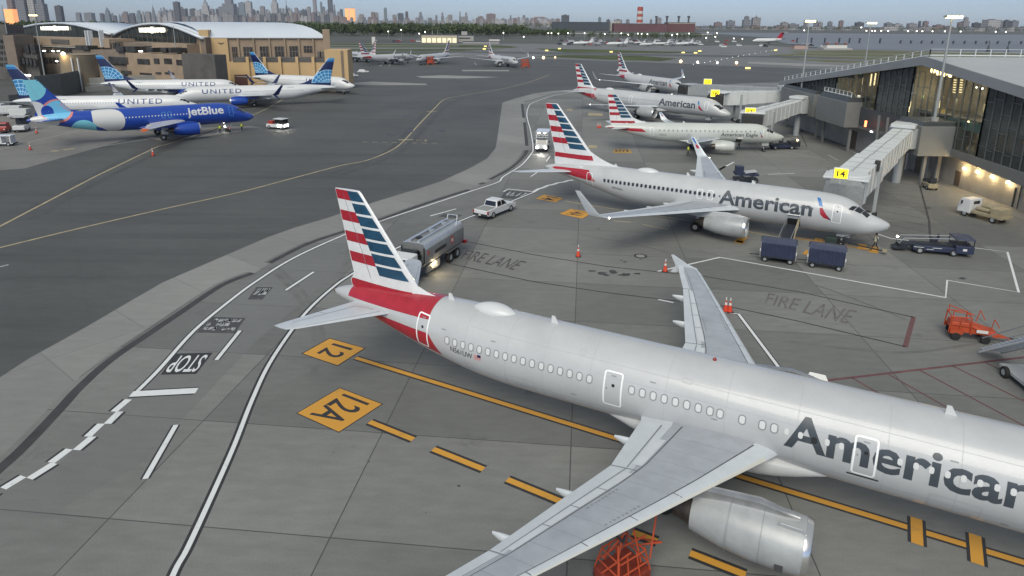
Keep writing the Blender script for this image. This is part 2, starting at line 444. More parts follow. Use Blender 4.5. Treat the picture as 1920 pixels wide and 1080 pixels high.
for a, b in zip(zz[:-1:1], zz[1:]): line('crossing_dash', [a, b], .45, M_white, z=.009)
line('stop_line', [(246, 739), (369, 732.5)], .62, M_white, z=.009, border=M_black, bw=.12)
line('box_line', [(944, 359.5), (953, 354.5), (997, 359)], .28, M_white, z=.011)
sheet('stop_marking', [(330, 663), (399, 661), (368, 701), (301, 702.5)], .006, M_black)
ground_text('stop_lettering', 'STOP', *quad_in([(399, 661), (330, 663), (301, 702.5), (368, 701)], .06, .12, .94, .9), M_white, .011, .01)
sheet('worn_marking', [(392, 594), (460.6, 596), (440, 625), (369.5, 623.4)], .006, mat('faded_black', (.065, .066, .07), .8, var=.35, vscale=1.5))
sheet('worn_marking', [(481, 538), (512, 538.5), (492, 561.5), (464, 561.5)], .006, MATS['faded_black'])
sheet('worn_marking', [(948, 357), (997, 360.5), (972, 374), (938, 371)], .006, MATS['faded_black'])
sheet('worn_marking', [(833, 401), (868, 403), (855, 409), (822, 406)], .006, MATS['faded_black'])
random.seed(3)
wm = MB()
def worn_strokes(px, nx, ny):
    q = lambda x, y: quad_in(px, x, y, x, y)[0]
    for i in range(nx):
        for j in range(ny):
            if random.random() < .12: continue
            x0 = .08 + .86 * i / nx; y0 = .12 + .80 * j / ny; dx = .86 / nx * .62; dy = .78 / ny * .66
            for _ in range(2):
                a = q(x0 + random.random() * dx, y0); b = q(x0 + random.random() * dx, y0 + dy)
                strip_mesh(wm, [a, b], .16, .010)
            a = q(x0, y0 + random.choice((0, dy / 2, dy))); b = q(x0 + dx, y0 + random.choice((0, dy / 2, dy)))
            strip_mesh(wm, [a, b], .16, .0105)
worn_strokes([(460.6, 596), (392, 594), (369.5, 623.4), (440, 625)], 7, 3)
worn_strokes([(512, 538.5), (481, 538), (464, 561.5), (492, 561.5)], 3, 1)
worn_strokes([(997, 360.5), (948, 357), (938, 371), (972, 374)], 4, 1)
tag(wm.build('worn_strokes', M_worn, fix=False), kind='structure')

# stand diamonds
def diamond(px, txt, grow=.06, m=M_yel, fade=False):
    q = [G(*p) for p in px]; c = sum(q, Vector()) / 4
    if not fade: sheet('stand_marking_border', [c + (p - c) * (1 + grow) for p in q], .005, M_black)
    sheet('stand_marking', q, .008, m)
    if txt:
        T_, R_, B_, L_ = px      # bottom-left, top-left, top-right, bottom-right of the lettering
        bx = {'12': (.16, .24, .80, .80), '12A': (.10, .2, .92, .82)}.get(txt, (.14, .2, .86, .8))
        ground_text('stand_number', txt, *quad_in([T_, L_, B_, R_], *bx), M_black, .012, .012)
diamond([(618, 635), (683, 653), (633, 685), (568, 663)], '12')
diamond([(637, 728), (715.5, 757.8), (635.5, 809.8), (557.8, 774.7)], '12A', .04)
diamond([(1020, 365), (1056, 371.5), (1042, 379.4), (1004, 372.6)], '14', .03)
diamond([(1070, 391.8), (1112, 398.5), (1092, 410), (1048.6, 401)], '14A', .03)
M_yf2 = mat('old_yellow', (.40, .24, .06), .7, var=.3, vscale=.8)
diamond([(1151, 280), (1182, 280), (1185, 287.5), (1149, 287)], None, .02, M_yf2, True)
diamond([(1104, 272), (1120, 272.5), (1119, 278.5), (1102, 277.5)], None, .02, M_yelfade, True)
diamond([(1104, 211.5), (1130, 213), (1130, 217), (1102, 216.5)], None, .02, M_yelfade, True)
diamond([(1064, 203.5), (1074, 204), (1073, 208), (1062, 207)], None, .02, M_yelfade, True)
wm = MB()
worn_strokes([(1151, 280), (1182, 280), (1185, 287.5), (1149, 287)], 4, 1)
wm.m = 0; tag(wm.build('worn_strokes', M_joint, fix=False), kind='structure')

# lead-in lines of the near stands
line('lead_in_line', [(667, 671), (1175, 828), (1410, 900), (1920, 1055), (2300, 1170)], .34, M_yel, z=.008, border=M_black, bw=.13)
for a, b in (((1718, 972), (1720, 1021)), ((1828, 1003), (1833, 1058))):
    line('stop_bar', [a, b], .46, M_yel, z=.0115, border=M_black, bw=.13, bz=.0095)
for a, b in (((693, 791), (775, 824)), ((812, 842), (906.7, 880)), ((951, 899), (1051, 940)), ((1075, 951), (1150, 982)), ((1186, 998), (1232, 1015.5)), ((1294, 1037), (1398, 1078)), ((1440, 1094), (1540, 1134))):
    line('lead_in_dash', [a, b], .36, M_yel, border=M_black, bw=.16)
line('lead_in_line', [(1057, 376.5), (1100, 384), (1185, 397), (1330, 420), (1460, 445), (1640, 468)], .26, M_yelfade, z=.008)
line('lead_in_dash', [(1150, 414), (1183, 417)], .24, M_yelfade); line('lead_in_dash', [(1205, 421), (1252, 430)], .2, M_yelfade)
line('lead_in_line', [(1480, 444), (1560, 456.5), (1640, 470)], .34, M_yel, z=.0105)
for a, b in (((1536, 447), (1533, 456)), ((1618, 458), (1616, 468)), ((1641, 463), (1637, 474)), ((1396, 443), (1383, 456)), ((1390, 452), (1386, 455)), ((1520, 470), (1512, 478))):
    line('stop_bar', [a, b], .8, M_yel, z=.0125)
line('service_box_line', [(1475, 438), (1640, 462)], .5, M_redfade, z=.006)

# fire lane
line('fire_lane_line', [(876, 453), (1000, 477.5), (1139, 500), (1272, 513.5), (1322, 518.5), (1500, 547.5), (1713, 595)], .16, M_joint)
line('fire_lane_line', [(842, 494), (947, 517), (1000, 528), (1139, 549), (1236, 560.5), (1372, 576), (1500, 603), (1697, 650)], .16, M_joint)
line('fire_lane_line', [(1713, 594), (1697, 651)], .32, paint('worn_red', (.13, .06, .06), (.16, .15, .145), .8, 1.0))
ground_text('fire_lane_lettering', 'FIRE LANE', (863, 484.4), (962, 506), (988, 490.5), (876, 468), paint('dark_red_paint', (.06, .045, .047), (.155, .156, .148), .95, 1.3, .06), .009, .0)
ground_text('fire_lane_lettering', 'FIRE LANE', (1434, 568), (1588, 607), (1608, 583), (1441, 549), M_redfade, .009, .0)

# envelope lines round the parked aircraft
line('envelope_line', [(1233, 509), (1350, 482.5), (1480, 505.6), (1773, 558), (1776, 525.5), (1910, 548), (1889, 472.6), (1813, 463), (1670, 447), (1640, 437)], .2, M_white)
line('envelope_line', [(1234, 561.5), (1263, 567.5)], .2, M_white)
line('envelope_line', [(1360, 586), (1385, 589), (1470, 702)], .22, M_white, border=M_black, bw=.08)
line('envelope_line', [(1400, 276), (1475, 285), (1550, 300)], .14, M_worn); line('envelope_line', [(1440, 327), (1490, 325)], .2, M_white)
line('envelope_line', [(1345, 320), (1376, 304)], .3, M_white); line('envelope_line', [(1552, 290), (1572, 301)], .2, M_worn)
line('envelope_line', [(1380, 333), (1470, 322), (1600, 316)], .12, M_worn)
line('envelope_line', [(1575, 273), (1612, 291)], .2, M_worn); line('crossing_dash', [(1348, 319), (1360, 311.5)], .5, M_black)
line('seal_joint', [(1724, 346), (1742, 414), (1744, 447)], .22, M_joint)
line('seal_joint', [(1502, 252), (1513, 275)], .2, M_joint)
for k in range(8): line('hatch_line', [(1640 + 4 * k, 348 + 12 * k), (1728 + 2 * k, 358 + 13 * k)], .1, M_joint)
# red hatched area
line('hatch_line', [(1500, 719.5), (1537, 715), (1895, 673), (1990, 662)], .22, M_red)
for a, b in (((1598, 708.6), (1655, 741.7)), ((1666, 702), (1791.6, 773)), ((1725.5, 694.5), (1940, 809)), ((1787, 686.6), (1960, 772)), ((1848, 680), (1960, 734))):
    line('hatch_line', [a, b], .13, M_red)

# taxi centre lines on the asphalt
line('taxi_line', [(-60, 458), (0, 424), (182, 329), (299, 273)], .32, M_yelfade, z=-.008, smooth=False)
line('taxi_line', [(-80, 483), (0, 464), (140, 430), (300, 393), (450, 360), (560, 331), (640, 310), (689.4, 300), (735.7, 280.5), (759, 262), (786.7, 232), (812, 206), (833, 186.7), (863, 179.8), (890.8, 175), (944, 166), (995, 153), (1030, 140)], .32, M_yelfade, z=-.008, smooth=True)
line('taxi_line', [(300, 273), (340, 262), (480, 213), (540, 182), (590, 168)], .3, M_yelfade, z=-.006, smooth=True)
for k in range(8): line('hold_dash', [(679 + 18.6 * k, 266 + .35 * k), (689 + 18.6 * k, 266.2 + .35 * k)], .3, M_yelfade, z=-.008)
line('hold_dash', [(747, 262), (775, 262)], .7, M_yelfade, z=-.007); line('hold_dash', [(799, 209), (819, 209)], .6, M_yelfade, z=-.007)
wm = MB(); worn_strokes([(778, 261), (805, 261.5), (803, 266), (776, 266)], 3, 1)
o = wm.build('worn_strokes', M_yelfade, fix=False); o.location.z = -.016; tag(o, kind='structure')
line('taxi_line', [(975, 91), (1000, 110)], .3, M_worn, z=-.03)
line('stand_line', [(-40, 300), (0, 280), (60, 265), (148, 245)], .2, M_worn, z=-.009); line('stand_line', [(178, 276), (270, 262), (300, 255)], .25, M_worn, z=-.009)
line('stand_line', [(118, 281), (140, 278)], .8, M_yelfade, z=-.009); line('stand_line', [(96, 283), (110, 283)], .8, M_yelfade, z=-.009)
line('stand_line', [(0, 500), (16, 496)], .3, M_worn, z=-.009)
for a, b in (((712, 124), (720, 118)), ((728, 124), (735, 118)), ((890, 117), (893, 122))): line('stand_line', [a, b], .4, M_worn, z=-.009)
for a, b in (((1000, 121), (1100, 124)), ((1310, 127), (1480, 137))): line('taxi_line', [a, b], .4, M_worn, z=-.009)
# oil and tyre stains, one manhole
st = mat('oil_stain', (.045, .046, .048), .5, var=.5, vscale=1.2)
random.seed(11)
def stain(cx, cy, w_, h_, n=14, z=.003):
    pts = []
    for i in range(n):
        t = 2 * pi * i / n; k = random.uniform(.55, 1.1)
        pts.append(G(cx + w_ * cos(t) * k, cy + h_ * sin(t) * k))
    sheet('oil_stain', pts, z, st)
for s_ in ((1110, 508, 9, 2), (1128, 512, 12, 3.5), (1150, 510, 9, 4), (1172, 515, 14, 3), (1195, 513, 8, 2), (1137, 516, 8, 2), (1172, 491, 5, 1.5), (1165, 488, 4, 1), (1201, 486, 3, 1), (1805, 522, 9, 2.4), (1740, 390, 11, 1.6), (860, 911, 4, 2), (692, 866, 2.2, 1), (626, 848, 2, 1), (799, 961, 2, 1), (1122, 429, 3.5, 1), (768, 245, 9, 3.2), (733, 252, 8, 2), (828, 245, 9, 2.4), (760, 218, 6, 1.4)):
    stain(*s_)
def ring_sheet(name, c, r0, r1, z, m, n=24):
    mb = MB(); vs = [(c.x + r * cos(2 * pi * i / n), c.y + r * sin(2 * pi * i / n), z) for r in (r0, r1) for i in range(n)]
    mb.add(vs, [(i, (i + 1) % n, n + (i + 1) % n, n + i) for i in range(n)])
    return tag(mb.build(name, m, fix=False), kind='structure')
ring_sheet('manhole_ring', G(1201, 480), .42, .66, .006, M_joint); ring_sheet('manhole_cover', G(1201, 480), .02, .42, .006, M_pale)
# rubber tracks
M_tyre = mat('tyre_track', (.136, .137, .129), .7, var=.2, vscale=.6)
for pts, wd in (([(505, 500), (545, 540), (575, 585), (592, 640), (590, 700)], .5), ([(515, 497), (556, 534), (590, 580), (608, 640)], .4), ([(1000, 350), (930, 372), (840, 402), (740, 440), (640, 500)], .3), ([(1310, 470), (1420, 500), (1560, 545), (1700, 600)], .3), ([(1480, 640), (1600, 655), (1720, 660), (1850, 640)], .3), ([(1090, 440), (1240, 470), (1360, 520)], .25)):
    line('tyre_track', pts, wd, M_tyre, z=.0035, smooth=True)
M_tyre2 = mat('taxi_tyre_track', (.062, .064, .062), .7, var=.2, vscale=.3)
for dx in (-14, 12): line('tyre_track', [(620 + dx, 330), (689 + dx, 306), (735 + dx, 286), (759 + dx, 268), (786 + dx, 238), (812 + dx, 210), (840 + dx, 190), (890 + dx, 178)], 1.1, M_tyre2, z=-.013, smooth=True)
for dx in (-16, 18): line('tyre_track', [(40 + dx, 410), (182 + dx, 333), (299 + dx, 277), (420, 236)], .9, M_tyre2, z=-.013, smooth=True)
# pavement patches on the service road, lane of newer concrete
M_patch = concrete_mat('patch_concrete', (.165, .168, .160), (.154, .157, .152), (.09, .09, .09), 10.2, 7.6, ROTJ, .1, .2)
sheet('pavement_patch', [(655, 440), (640, 505), (480, 640), (262, 870), (88, 968), (0, 968), (-60, 1010), (-20, 940), (75, 900), (254, 742), (430, 567), (550, 486)], .0022, M_patch)
# ------------------------------------------------------------------ aircraft
def pchip(xs, ys):
    n = len(xs); h = [xs[i + 1] - xs[i] for i in range(n - 1)]; d = [(ys[i + 1] - ys[i]) / h[i] for i in range(n - 1)]
    m = [d[0]] + [0 if d[i - 1] * d[i] <= 0 else (h[i - 1] + h[i]) * 3 / ((2 * h[i] + h[i - 1]) / d[i - 1] + (h[i] + 2 * h[i - 1]) / d[i]) for i in range(1, n - 1)] + [d[-1]]
    def f(x):
        if x <= xs[0]: return ys[0]
        if x >= xs[-1]: return ys[-1]
        lo, hi = 0, n - 1
        while hi - lo > 1:
            k = (lo + hi) // 2
            if xs[k] <= x: lo = k
            else: hi = k
        t = (x - xs[lo]) / h[lo]
        return ys[lo] * (1 + 2 * t) * (1 - t) ** 2 + h[lo] * m[lo] * t * (1 - t) ** 2 + ys[lo + 1] * t * t * (3 - 2 * t) + h[lo] * m[lo + 1] * t * t * (t - 1)
    return f
PROF = {
 'a321': [(0, 2.83, 2.69, .07), (.12, 3.03, 2.5, .27), (.4, 3.25, 2.28, .53), (.9, 3.55, 2.06, .84), (1.6, 3.9, 1.92, 1.15), (2.3, 4.4, 1.86, 1.39), (3.1, 5.0, 1.83, 1.6), (4.2, 5.5, 1.81, 1.79), (5.6, 5.83, 1.81, 1.92), (7, 5.95, 1.81, 1.975), (30.5, 5.95, 1.81, 1.975), (33, 5.94, 1.97, 1.96), (36, 5.90, 2.5, 1.80), (39, 5.80, 3.2, 1.42), (41.5, 5.62, 3.82, 1.0), (43.3, 5.30, 4.25, .62), (44.3, 4.98, 4.5, .3), (44.51, 4.86, 4.6, .16)],
 'b738': [(0, 2.84, 2.68, .08), (.15, 3.02, 2.45, .28), (.5, 3.2, 2.15, .56), (1.1, 3.43, 1.85, .86), (1.8, 3.68, 1.6, 1.12), (2.5, 4.1, 1.45, 1.33), (3.3, 4.68, 1.37, 1.5), (4.4, 5.08, 1.32, 1.68), (5.6, 5.26, 1.3, 1.8), (7, 5.31, 1.3, 1.88), (24.5, 5.31, 1.3, 1.88), (27, 5.31, 1.5, 1.86), (30, 5.28, 2.2, 1.62), (33, 5.15, 2.95, 1.15), (36, 4.88, 3.6, .65), (37.6, 4.55, 3.95, .3), (38.02, 4.4, 4.15, .1)],
 'e175': [(0, 2.64, 2.5, .06), (.2, 2.85, 2.3, .25), (.6, 3.05, 2.05, .5), (1.3, 3.3, 1.82, .8), (2.1, 3.65, 1.66, 1.05), (2.9, 4.15, 1.58, 1.24), (3.8, 4.62, 1.55, 1.38), (5, 4.85, 1.55, 1.47), (6, 4.9, 1.55, 1.505), (20, 4.9, 1.55, 1.505), (22.5, 4.9, 1.8, 1.46), (25.5, 4.82, 2.5, 1.2), (28.5, 4.6, 3.2, .75), (30.6, 4.3, 3.68, .34), (31.3, 4.1, 3.85, .12)]}
def cut(pr, s0, d):   # shorten or stretch the constant section
    return [(s + (d if s > s0 else 0), a, b, c) for s, a, b, c in pr]
PROF['a320'] = cut(PROF['a321'], 15, -6.94)
PROF['b739'] = cut(PROF['b738'], 15, 2.6)
class Fus:
    def __init__(s, typ):
        pr = PROF[typ]; xs = [p[0] for p in pr]; s.L = xs[-1]
        s.top = pchip(xs, [p[1] for p in pr]); s.bot = pchip(xs, [p[2] for p in pr]); s.w = pchip(xs, [p[3] for p in pr]); s.xs = xs
    def zc(s, x): return (s.top(x) + s.bot(x)) / 2
    def h(s, x): return (s.top(x) - s.bot(x)) / 2
    def th(s, x, a, side, off=0.0):   # a = arc height above the widest point; side -1 starboard, +1 port (local y)
        h = s.h(x); t = pi / 2 - a / max(h, .05)
        return Vector((-x, side * (s.w(x) + off) * sin(t), s.zc(x) + (h + off) * cos(t)))
    def arc(s, x, z):
        h = s.h(x); k = max(-1, min(1, (z - s.zc(x)) / h)); return h * math.asin(k)
    def mesh(s, n=40, step=.55):
        st = []; x = 0.0
        while x < s.L:
            st.append(x); x += .06 if x < .3 else .2 if x < 1.6 else .35 if x < 7 else (step if x > s.L - 16 else 1.2)
        st.append(s.L)
        mb = MB(); rings = []
        for x in st:
            w, h, z = s.w(x), s.h(x), s.zc(x)
            rings.append([(-x, w * sin(2 * pi * i / n), z + h * cos(2 * pi * i / n)) for i in range(n)])
        mb.loft(rings); return mb

def flat2mesh(polys, cuts_a=None, cuts_x=None):
    """polygons (or (verts, faces)) in 2-D, cut into narrow bands so that they can be bent over a surface"""
    bm = bmesh.new()
    for p in polys:
        if isinstance(p, tuple) and len(p) == 2 and isinstance(p[1], list) and p[1] and isinstance(p[1][0], (tuple, list)) and len(p[1][0]) > 2 and isinstance(p[1][0][0], int):
            vs = [bm.verts.new((a, b, 0)) for a, b in p[0]]
            for f in p[1]:
                try: bm.faces.new([vs[i] for i in f])
                except ValueError: pass
        else:
            try: bm.faces.new([bm.verts.new((a, b, 0)) for a, b in p])
            except ValueError: pass
    bmesh.ops.triangulate(bm, faces=[f for f in bm.faces if len(f.verts) > 4])
    def bis(axis, step):
        vals = [v.co[axis] for v in bm.verts]
        if not vals: return
        k = math.floor(min(vals) / step) + 1
        while k * step < max(vals):
            co = [0, 0, 0]; co[axis] = k * step; no = [0, 0, 0]; no[axis] = 1
            bmesh.ops.bisect_plane(bm, geom=bm.verts[:] + bm.edges[:] + bm.faces[:], dist=1e-5, plane_co=co, plane_no=no)
            k += 1
    if cuts_a: bis(1, cuts_a)
    if cuts_x: bis(0, cuts_x)
    bm.verts.index_update()
    v = [(p.co.x, p.co.y) for p in bm.verts]; f = [tuple(q.index for q in p.verts) for p in bm.faces]
    bm.free(); return v, f
def rrect(x, a, w_, h_, r, n=4):
    out = []
    for cx, ca, t0 in ((x + w_ / 2 - r, a + h_ / 2 - r, 0), (x - w_ / 2 + r, a + h_ / 2 - r, pi / 2), (x - w_ / 2 + r, a - h_ / 2 + r, pi), (x + w_ / 2 - r, a - h_ / 2 + r, 3 * pi / 2)):
        for i in range(n + 1):
            t = t0 + pi / 2 * i / n; out.append((cx + r * cos(t), ca + r * sin(t)))
    return out
def rring(x, a, w_, h_, r, t_):
    o = rrect(x, a, w_, h_, r); i = rrect(x, a, w_ - 2 * t_, h_ - 2 * t_, max(r - t_, .02)); n = len(o)
    return (o + i, [[k, (k + 1) % n, n + (k + 1) % n, n + k] for k in range(n)])
def disc(cx, ca, r, n=28, a0=0, a1=2 * pi):
    return [(cx + r * cos(a0 + (a1 - a0) * i / n), ca + r * sin(a0 + (a1 - a0) * i / n)) for i in range(n + (0 if abs(a1 - a0 - 2 * pi) < 1e-6 else 1))]
def clip_poly(poly, fn):
    """keep the part of a convex-ish polygon where fn(p) > 0"""
    out = []; n = len(poly)
    for i in range(n):
        a = poly[i]; b = poly[(i + 1) % n]; fa = fn(a); fb = fn(b)
        if fa > 0: out.append(a)
        if (fa > 0) != (fb > 0):
            t = fa / (fa - fb); out.append((a[0] + (b[0] - a[0]) * t, a[1] + (b[1] - a[1]) * t))
    return out
def fdecal(fu, polys, name, m, parent, side=-1, off=.006, ca=.16, cx=None):
    v, f = flat2mesh(polys, ca, cx)
    if not f: return None
    mb = MB(); mb.add([fu.th(x, a, side, off) for x, a in v], f)
    return mb.build(name, m, parent, smooth=True)

def airfoil(n=12):
    out = []
    for i in range(n + 1):
        x = .5 * (1 - cos(pi * i / n)); out.append((x, 5 * (.2969 * sqrt(x) - .126 * x - .3516 * x * x + .2843 * x ** 3 - .1036 * x ** 4)))
    return out
AF = airfoil()
def afy(c):
    for (x0, y0), (x1, y1) in zip(AF[:-1], AF[1:]):
        if x0 <= c <= x1: return y0 + (y1 - y0) * (c - x0) / max(x1 - x0, 1e-9)
    return 0
class Surf:
    """lifting surface from sections (y, z, sLE, chord, t/c, phi) - phi turns the section towards the vertical"""
    def __init__(s, secs): s.secs = secs
    def pt(s, k, c, up, off=0.0):
        y, z, le, ch, tc, ph = s.secs[k]
        t = afy(c) * tc * ch * (1.0 if up > 0 else .75) + off
        return Vector((-(le + c * ch), y - sin(ph) * t * up, z + cos(ph) * t * up))
    def at(s, yk, c, up, off=0.0):   # yk = fractional section index
        k = min(int(yk), len(s.secs) - 2); t = yk - k
        return s.pt(k, c, up, off) * (1 - t) + s.pt(k + 1, c, up, off) * t
    def ky(s, y):
        for k in range(len(s.secs) - 1):
            a, b = s.secs[k][0], s.secs[k + 1][0]
            if a <= y <= b: return k + (y - a) / max(b - a, 1e-6)
        return len(s.secs) - 1
    def mesh(s, mirror=1, split=None):
        n = len(AF) - 1; mb = MB(); rings = []
        for k in range(len(s.secs)):
            r = [s.pt(k, AF[i][0], 1) for i in range(n, -1, -1)] + [s.pt(k, AF[i][0], -1) for i in range(1, n)]
            rings.append([(p.x, p.y * mirror, p.z) for p in r])
        mb.loft(rings)
        if split:
            m = len(rings[0]); mid = []
            for f in mb.f:
                if len(f) == 4:
                    i = f[0] % m; cc = (AF[n - i][0] + AF[max(n - i - 1, 0)][0]) / 2 if i < n else .5
                    mid.append(1 if (split[0] < cc < split[1]) else 0)
                else: mid.append(0)
            mb.mi = mid
        return mb
    def band(s, y0, y1, c0, c1, off=.012, nk=6, up=1, mirror=1, nc=3):
        mb = MB(); vs = []
        for i in range(nk + 1):
            k = s.ky(y0 + (y1 - y0) * i / nk)
            for j in range(nc + 1):
                a = c0[0] + (c0[1] - c0[0]) * i / nk; b = c1[0] + (c1[1] - c1[0]) * i / nk
                p = s.at(k, a + (b - a) * j / nc, up, off); vs.append((p.x, p.y * mirror, p.z))
        q = nc + 1
        mb.add(vs, [(i * q + j, i * q + j + 1, (i + 1) * q + j + 1, (i + 1) * q + j) for i in range(nk) for j in range(nc)])
        return mb

A_white = mat('aircraft_white', (.60, .61, .605), .38, var=.05, vscale=.5, coat=.15)
A_silver = mat('aircraft_silver', (.455, .465, .468), .34, .0, var=.07, vscale=.45, coat=.3)
A_eagle = mat('aircraft_pearl', (.49, .515, .485), .4, var=.05, vscale=.4, coat=.12)
A_blue = mat('aircraft_blue', (.011, .055, .33), .25, var=.05, vscale=.5, coat=.4)
A_navy = mat('deep_navy', (.008, .016, .075), .3, coat=.3)
A_aqua = mat('aqua_paint', (.20, .56, .66), .3, coat=.3)
A_sky = mat('sky_blue_paint', (.17, .50, .72), .3, coat=.3)
A_coral = mat('coral_paint', (.65, .22, .2), .35)
A_bright = mat('door_outline_white', (.85, .86, .85), .35)
A_off = mat('off_white_paint', (.62, .62, .60), .3, coat=.3)
A_red = mat('flag_red', (.36, .018, .032), .32, var=.12, vscale=2, coat=.2)
A_fblue = mat('flag_blue', (.014, .062, .115), .32, var=.35, vscale=1.6, coat=.2)
A_fwhite = mat('flag_white', (.66, .67, .67), .32, var=.08, vscale=2, coat=.2)
A_wing = mat('wing_grey', (.36, .385, .415), .42, .1, var=.11, vscale=.9)
A_wingl = mat('wing_light', (.54, .575, .60), .38, .1, var=.07, vscale=1.2)
A_panel = mat('panel_light', (.54, .57, .59), .4, var=.06, vscale=1.0)
A_seam = mat('panel_seam', (.07, .075, .085), .6)
A_lip = mat('polished_lip', (.74, .73, .70), .22, .9)
A_metal = mat('bare_metal', (.5, .5, .5), .35, .9, var=.15, vscale=2)
A_hot = mat('hot_section', (.10, .085, .075), .45, .7, var=.3, vscale=3)
A_dark = mat('intake_dark', (.02, .02, .022), .5)
A_tyre = mat('tyre', (.018, .018, .018), .85, var=.2, vscale=5)
A_glass = mat('cockpit_glass', (.015, .017, .02), .06, spec=.8)
A_win = mat('cabin_window', (.022, .024, .028), .12, spec=.7)
A_shade = mat('closed_shade', (.62, .63, .62), .4)
A_frame = mat('window_frame', (.24, .25, .26), .45)
A_letter = mat('dark_letter', (.052, .064, .076), .4, var=.1, vscale=1.5)
A_ublue = mat('united_blue', (.02, .05, .17), .4)
A_logob = mat('tail_logo_blue', (.03, .16, .42), .35)
A_gblue = mat('globe_blue', (.03, .19, .42), .35); A_gline = mat('globe_line', (.36, .62, .80), .35)
A_ltblue = mat('light_blue', (.10, .33, .52), .35)
A_belly = mat('belly_grey', (.42, .43, .43), .4, var=.08, vscale=.6)
A_navl = mat('nav_lamp', (1, 1, .9), .3, emit=(1, .95, .8), estr=6)

SPEC = {
 'a321': dict(fus='a321', wing=[(1.3, 2.98, 17.0, 6.6, .13, 0), (2.2, 3.02, 17.45, 5.95, .13, 0), (6.4, 3.30, 19.66, 3.74, .115, 0), (9.6, 3.53, 21.31, 2.98, .11, 0), (13.4, 3.79, 23.28, 2.05, .105, 0), (16.3, 4.0, 24.78, 1.62, .10, 0), (16.95, 4.06, 25.25, 1.35, .09, 0)],
   tail=[(.4, 4.72, 38.75, 3.6, .10, 0), (1.0, 4.75, 39.0, 3.3, .10, 0), (5.9, 5.06, 42.02, 1.35, .09, 0), (6.25, 5.09, 42.4, .95, .07, 0)],
   fin=[(4.9, 37.6, 5.45), (5.7, 37.65, 5.6), (6.2, 37.95, 5.0), (11.5, 41.98, 2.08), (11.62, 42.15, 1.9)], dorsal=(36.3, 5.86, 37.9, 6.25),
   eng=dict(y=5.75, z=1.98, s=15.45, L=4.5, r=1.12, core=.75), gear=(21.6, 3.8, .59, .42), nose=(5.2, .38), belly=(14.9, 25.7, 2.1, 1.42, 3.02), winh=.48, doorh=1.85, flaps=(3.9, 8.9, 12.4)),
 'b738': dict(fus='b738', wing=[(1.2, 2.62, 13.2, 7.4, .13, 0), (2.2, 2.72, 14.25, 6.5, .13, 0), (5.6, 3.08, 16.2, 4.7, .12, 0), (11.0, 3.63, 19.1, 3.15, .11, 0), (16.9, 4.25, 22.15, 1.68, .10, .05), (17.35, 4.38, 22.6, 1.45, .09, .55), (17.55, 4.75, 23.05, 1.22, .08, 1.15), (17.95, 6.7, 24.75, .5, .08, 1.4)],
   tail=[(.3, 4.15, 33.6, 3.6, .1, 0), (.8, 4.2, 33.85, 3.3, .1, 0), (6.9, 4.85, 37.5, 1.25, .09, 0), (7.15, 4.9, 37.8, .9, .07, 0)],
   fin=[(4.5, 31.0, 5.6), (5.2, 31.2, 5.6), (6.4, 31.65, 5.15), (12.05, 36.45, 1.75), (12.18, 36.6, 1.5)], dorsal=(27.6, 5.29, 31.9, 6.75),
   eng=dict(y=4.83, z=1.72, s=12.3, L=4.2, r=1.02, core=.6), gear=(17.9, 2.86, .56, .42), nose=(4.0, .34), belly=(12.2, 23.0, 1.95, .98, 2.55), winh=.6, doorh=1.83, flaps=(3.5, 7.3, 11.2)),
 'e175': dict(fus='e175', wing=[(.9, 2.3, 11.0, 5.2, .13, 0), (1.7, 2.35, 11.6, 4.7, .13, 0), (4.6, 2.65, 13.5, 3.1, .12, 0), (12.2, 3.5, 17.6, 1.5, .10, .05), (12.7, 3.66, 17.95, 1.3, .09, .6), (12.9, 4.0, 18.3, 1.1, .08, 1.1), (13.2, 5.0, 19.2, .5, .08, 1.35)],
   tail=[(.25, 3.95, 26.8, 2.9, .1, 0), (.7, 3.98, 27.0, 2.7, .1, 0), (4.9, 4.35, 29.6, 1.15, .09, 0), (5.05, 4.38, 29.8, .9, .07, 0)],
   fin=[(4.2, 25.6, 4.6), (4.85, 25.8, 4.5), (5.4, 26.2, 4.3), (9.6, 29.4, 1.6), (9.73, 29.55, 1.35)], dorsal=(23.6, 4.88, 26.4, 5.7),
   eng=dict(y=4.1, z=1.5, s=9.6, L=3.3, r=.82, core=.5), gear=(15.2, 2.6, .45, .3), nose=(3.3, .28), belly=(10.4, 18.5, 1.6, 1.25, 2.3), winh=.42, doorh=1.6, flaps=(2.8, 5.4, 8.4))}
def shift_spec(base, fus, s0, d, **kw):
    b = SPEC[base]; q = dict(b); q['fus'] = fus; sh = lambda s: s + d if s > s0 else s
    q['wing'] = [(a, z, sh(s), c, t, p) for a, z, s, c, t, p in b['wing']]; q['tail'] = [(a, z, s + d, c, t, p) for a, z, s, c, t, p in b['tail']]
    q['fin'] = [(z, s + d, c) for z, s, c in b['fin']]; q['dorsal'] = (b['dorsal'][0] + d, b['dorsal'][1], b['dorsal'][2] + d, b['dorsal'][3])
    w_ = kw.get('wd', d)
    q['wing'] = [(a, z, s + w_, c, t, p) for a, z, s, c, t, p in b['wing']]; q['eng'] = dict(b['eng'], s=b['eng']['s'] + w_); q['gear'] = (b['gear'][0] + w_, *b['gear'][1:]); bl = b['belly']; q['belly'] = (bl[0] + w_, bl[1] + w_, *bl[2:])
    return q
SPEC['a320'] = shift_spec('a321', 'a320', 10, -6.94, wd=-4.2)
SPEC['b739'] = shift_spec('b738', 'b739', 10, 2.6, wd=1.5)

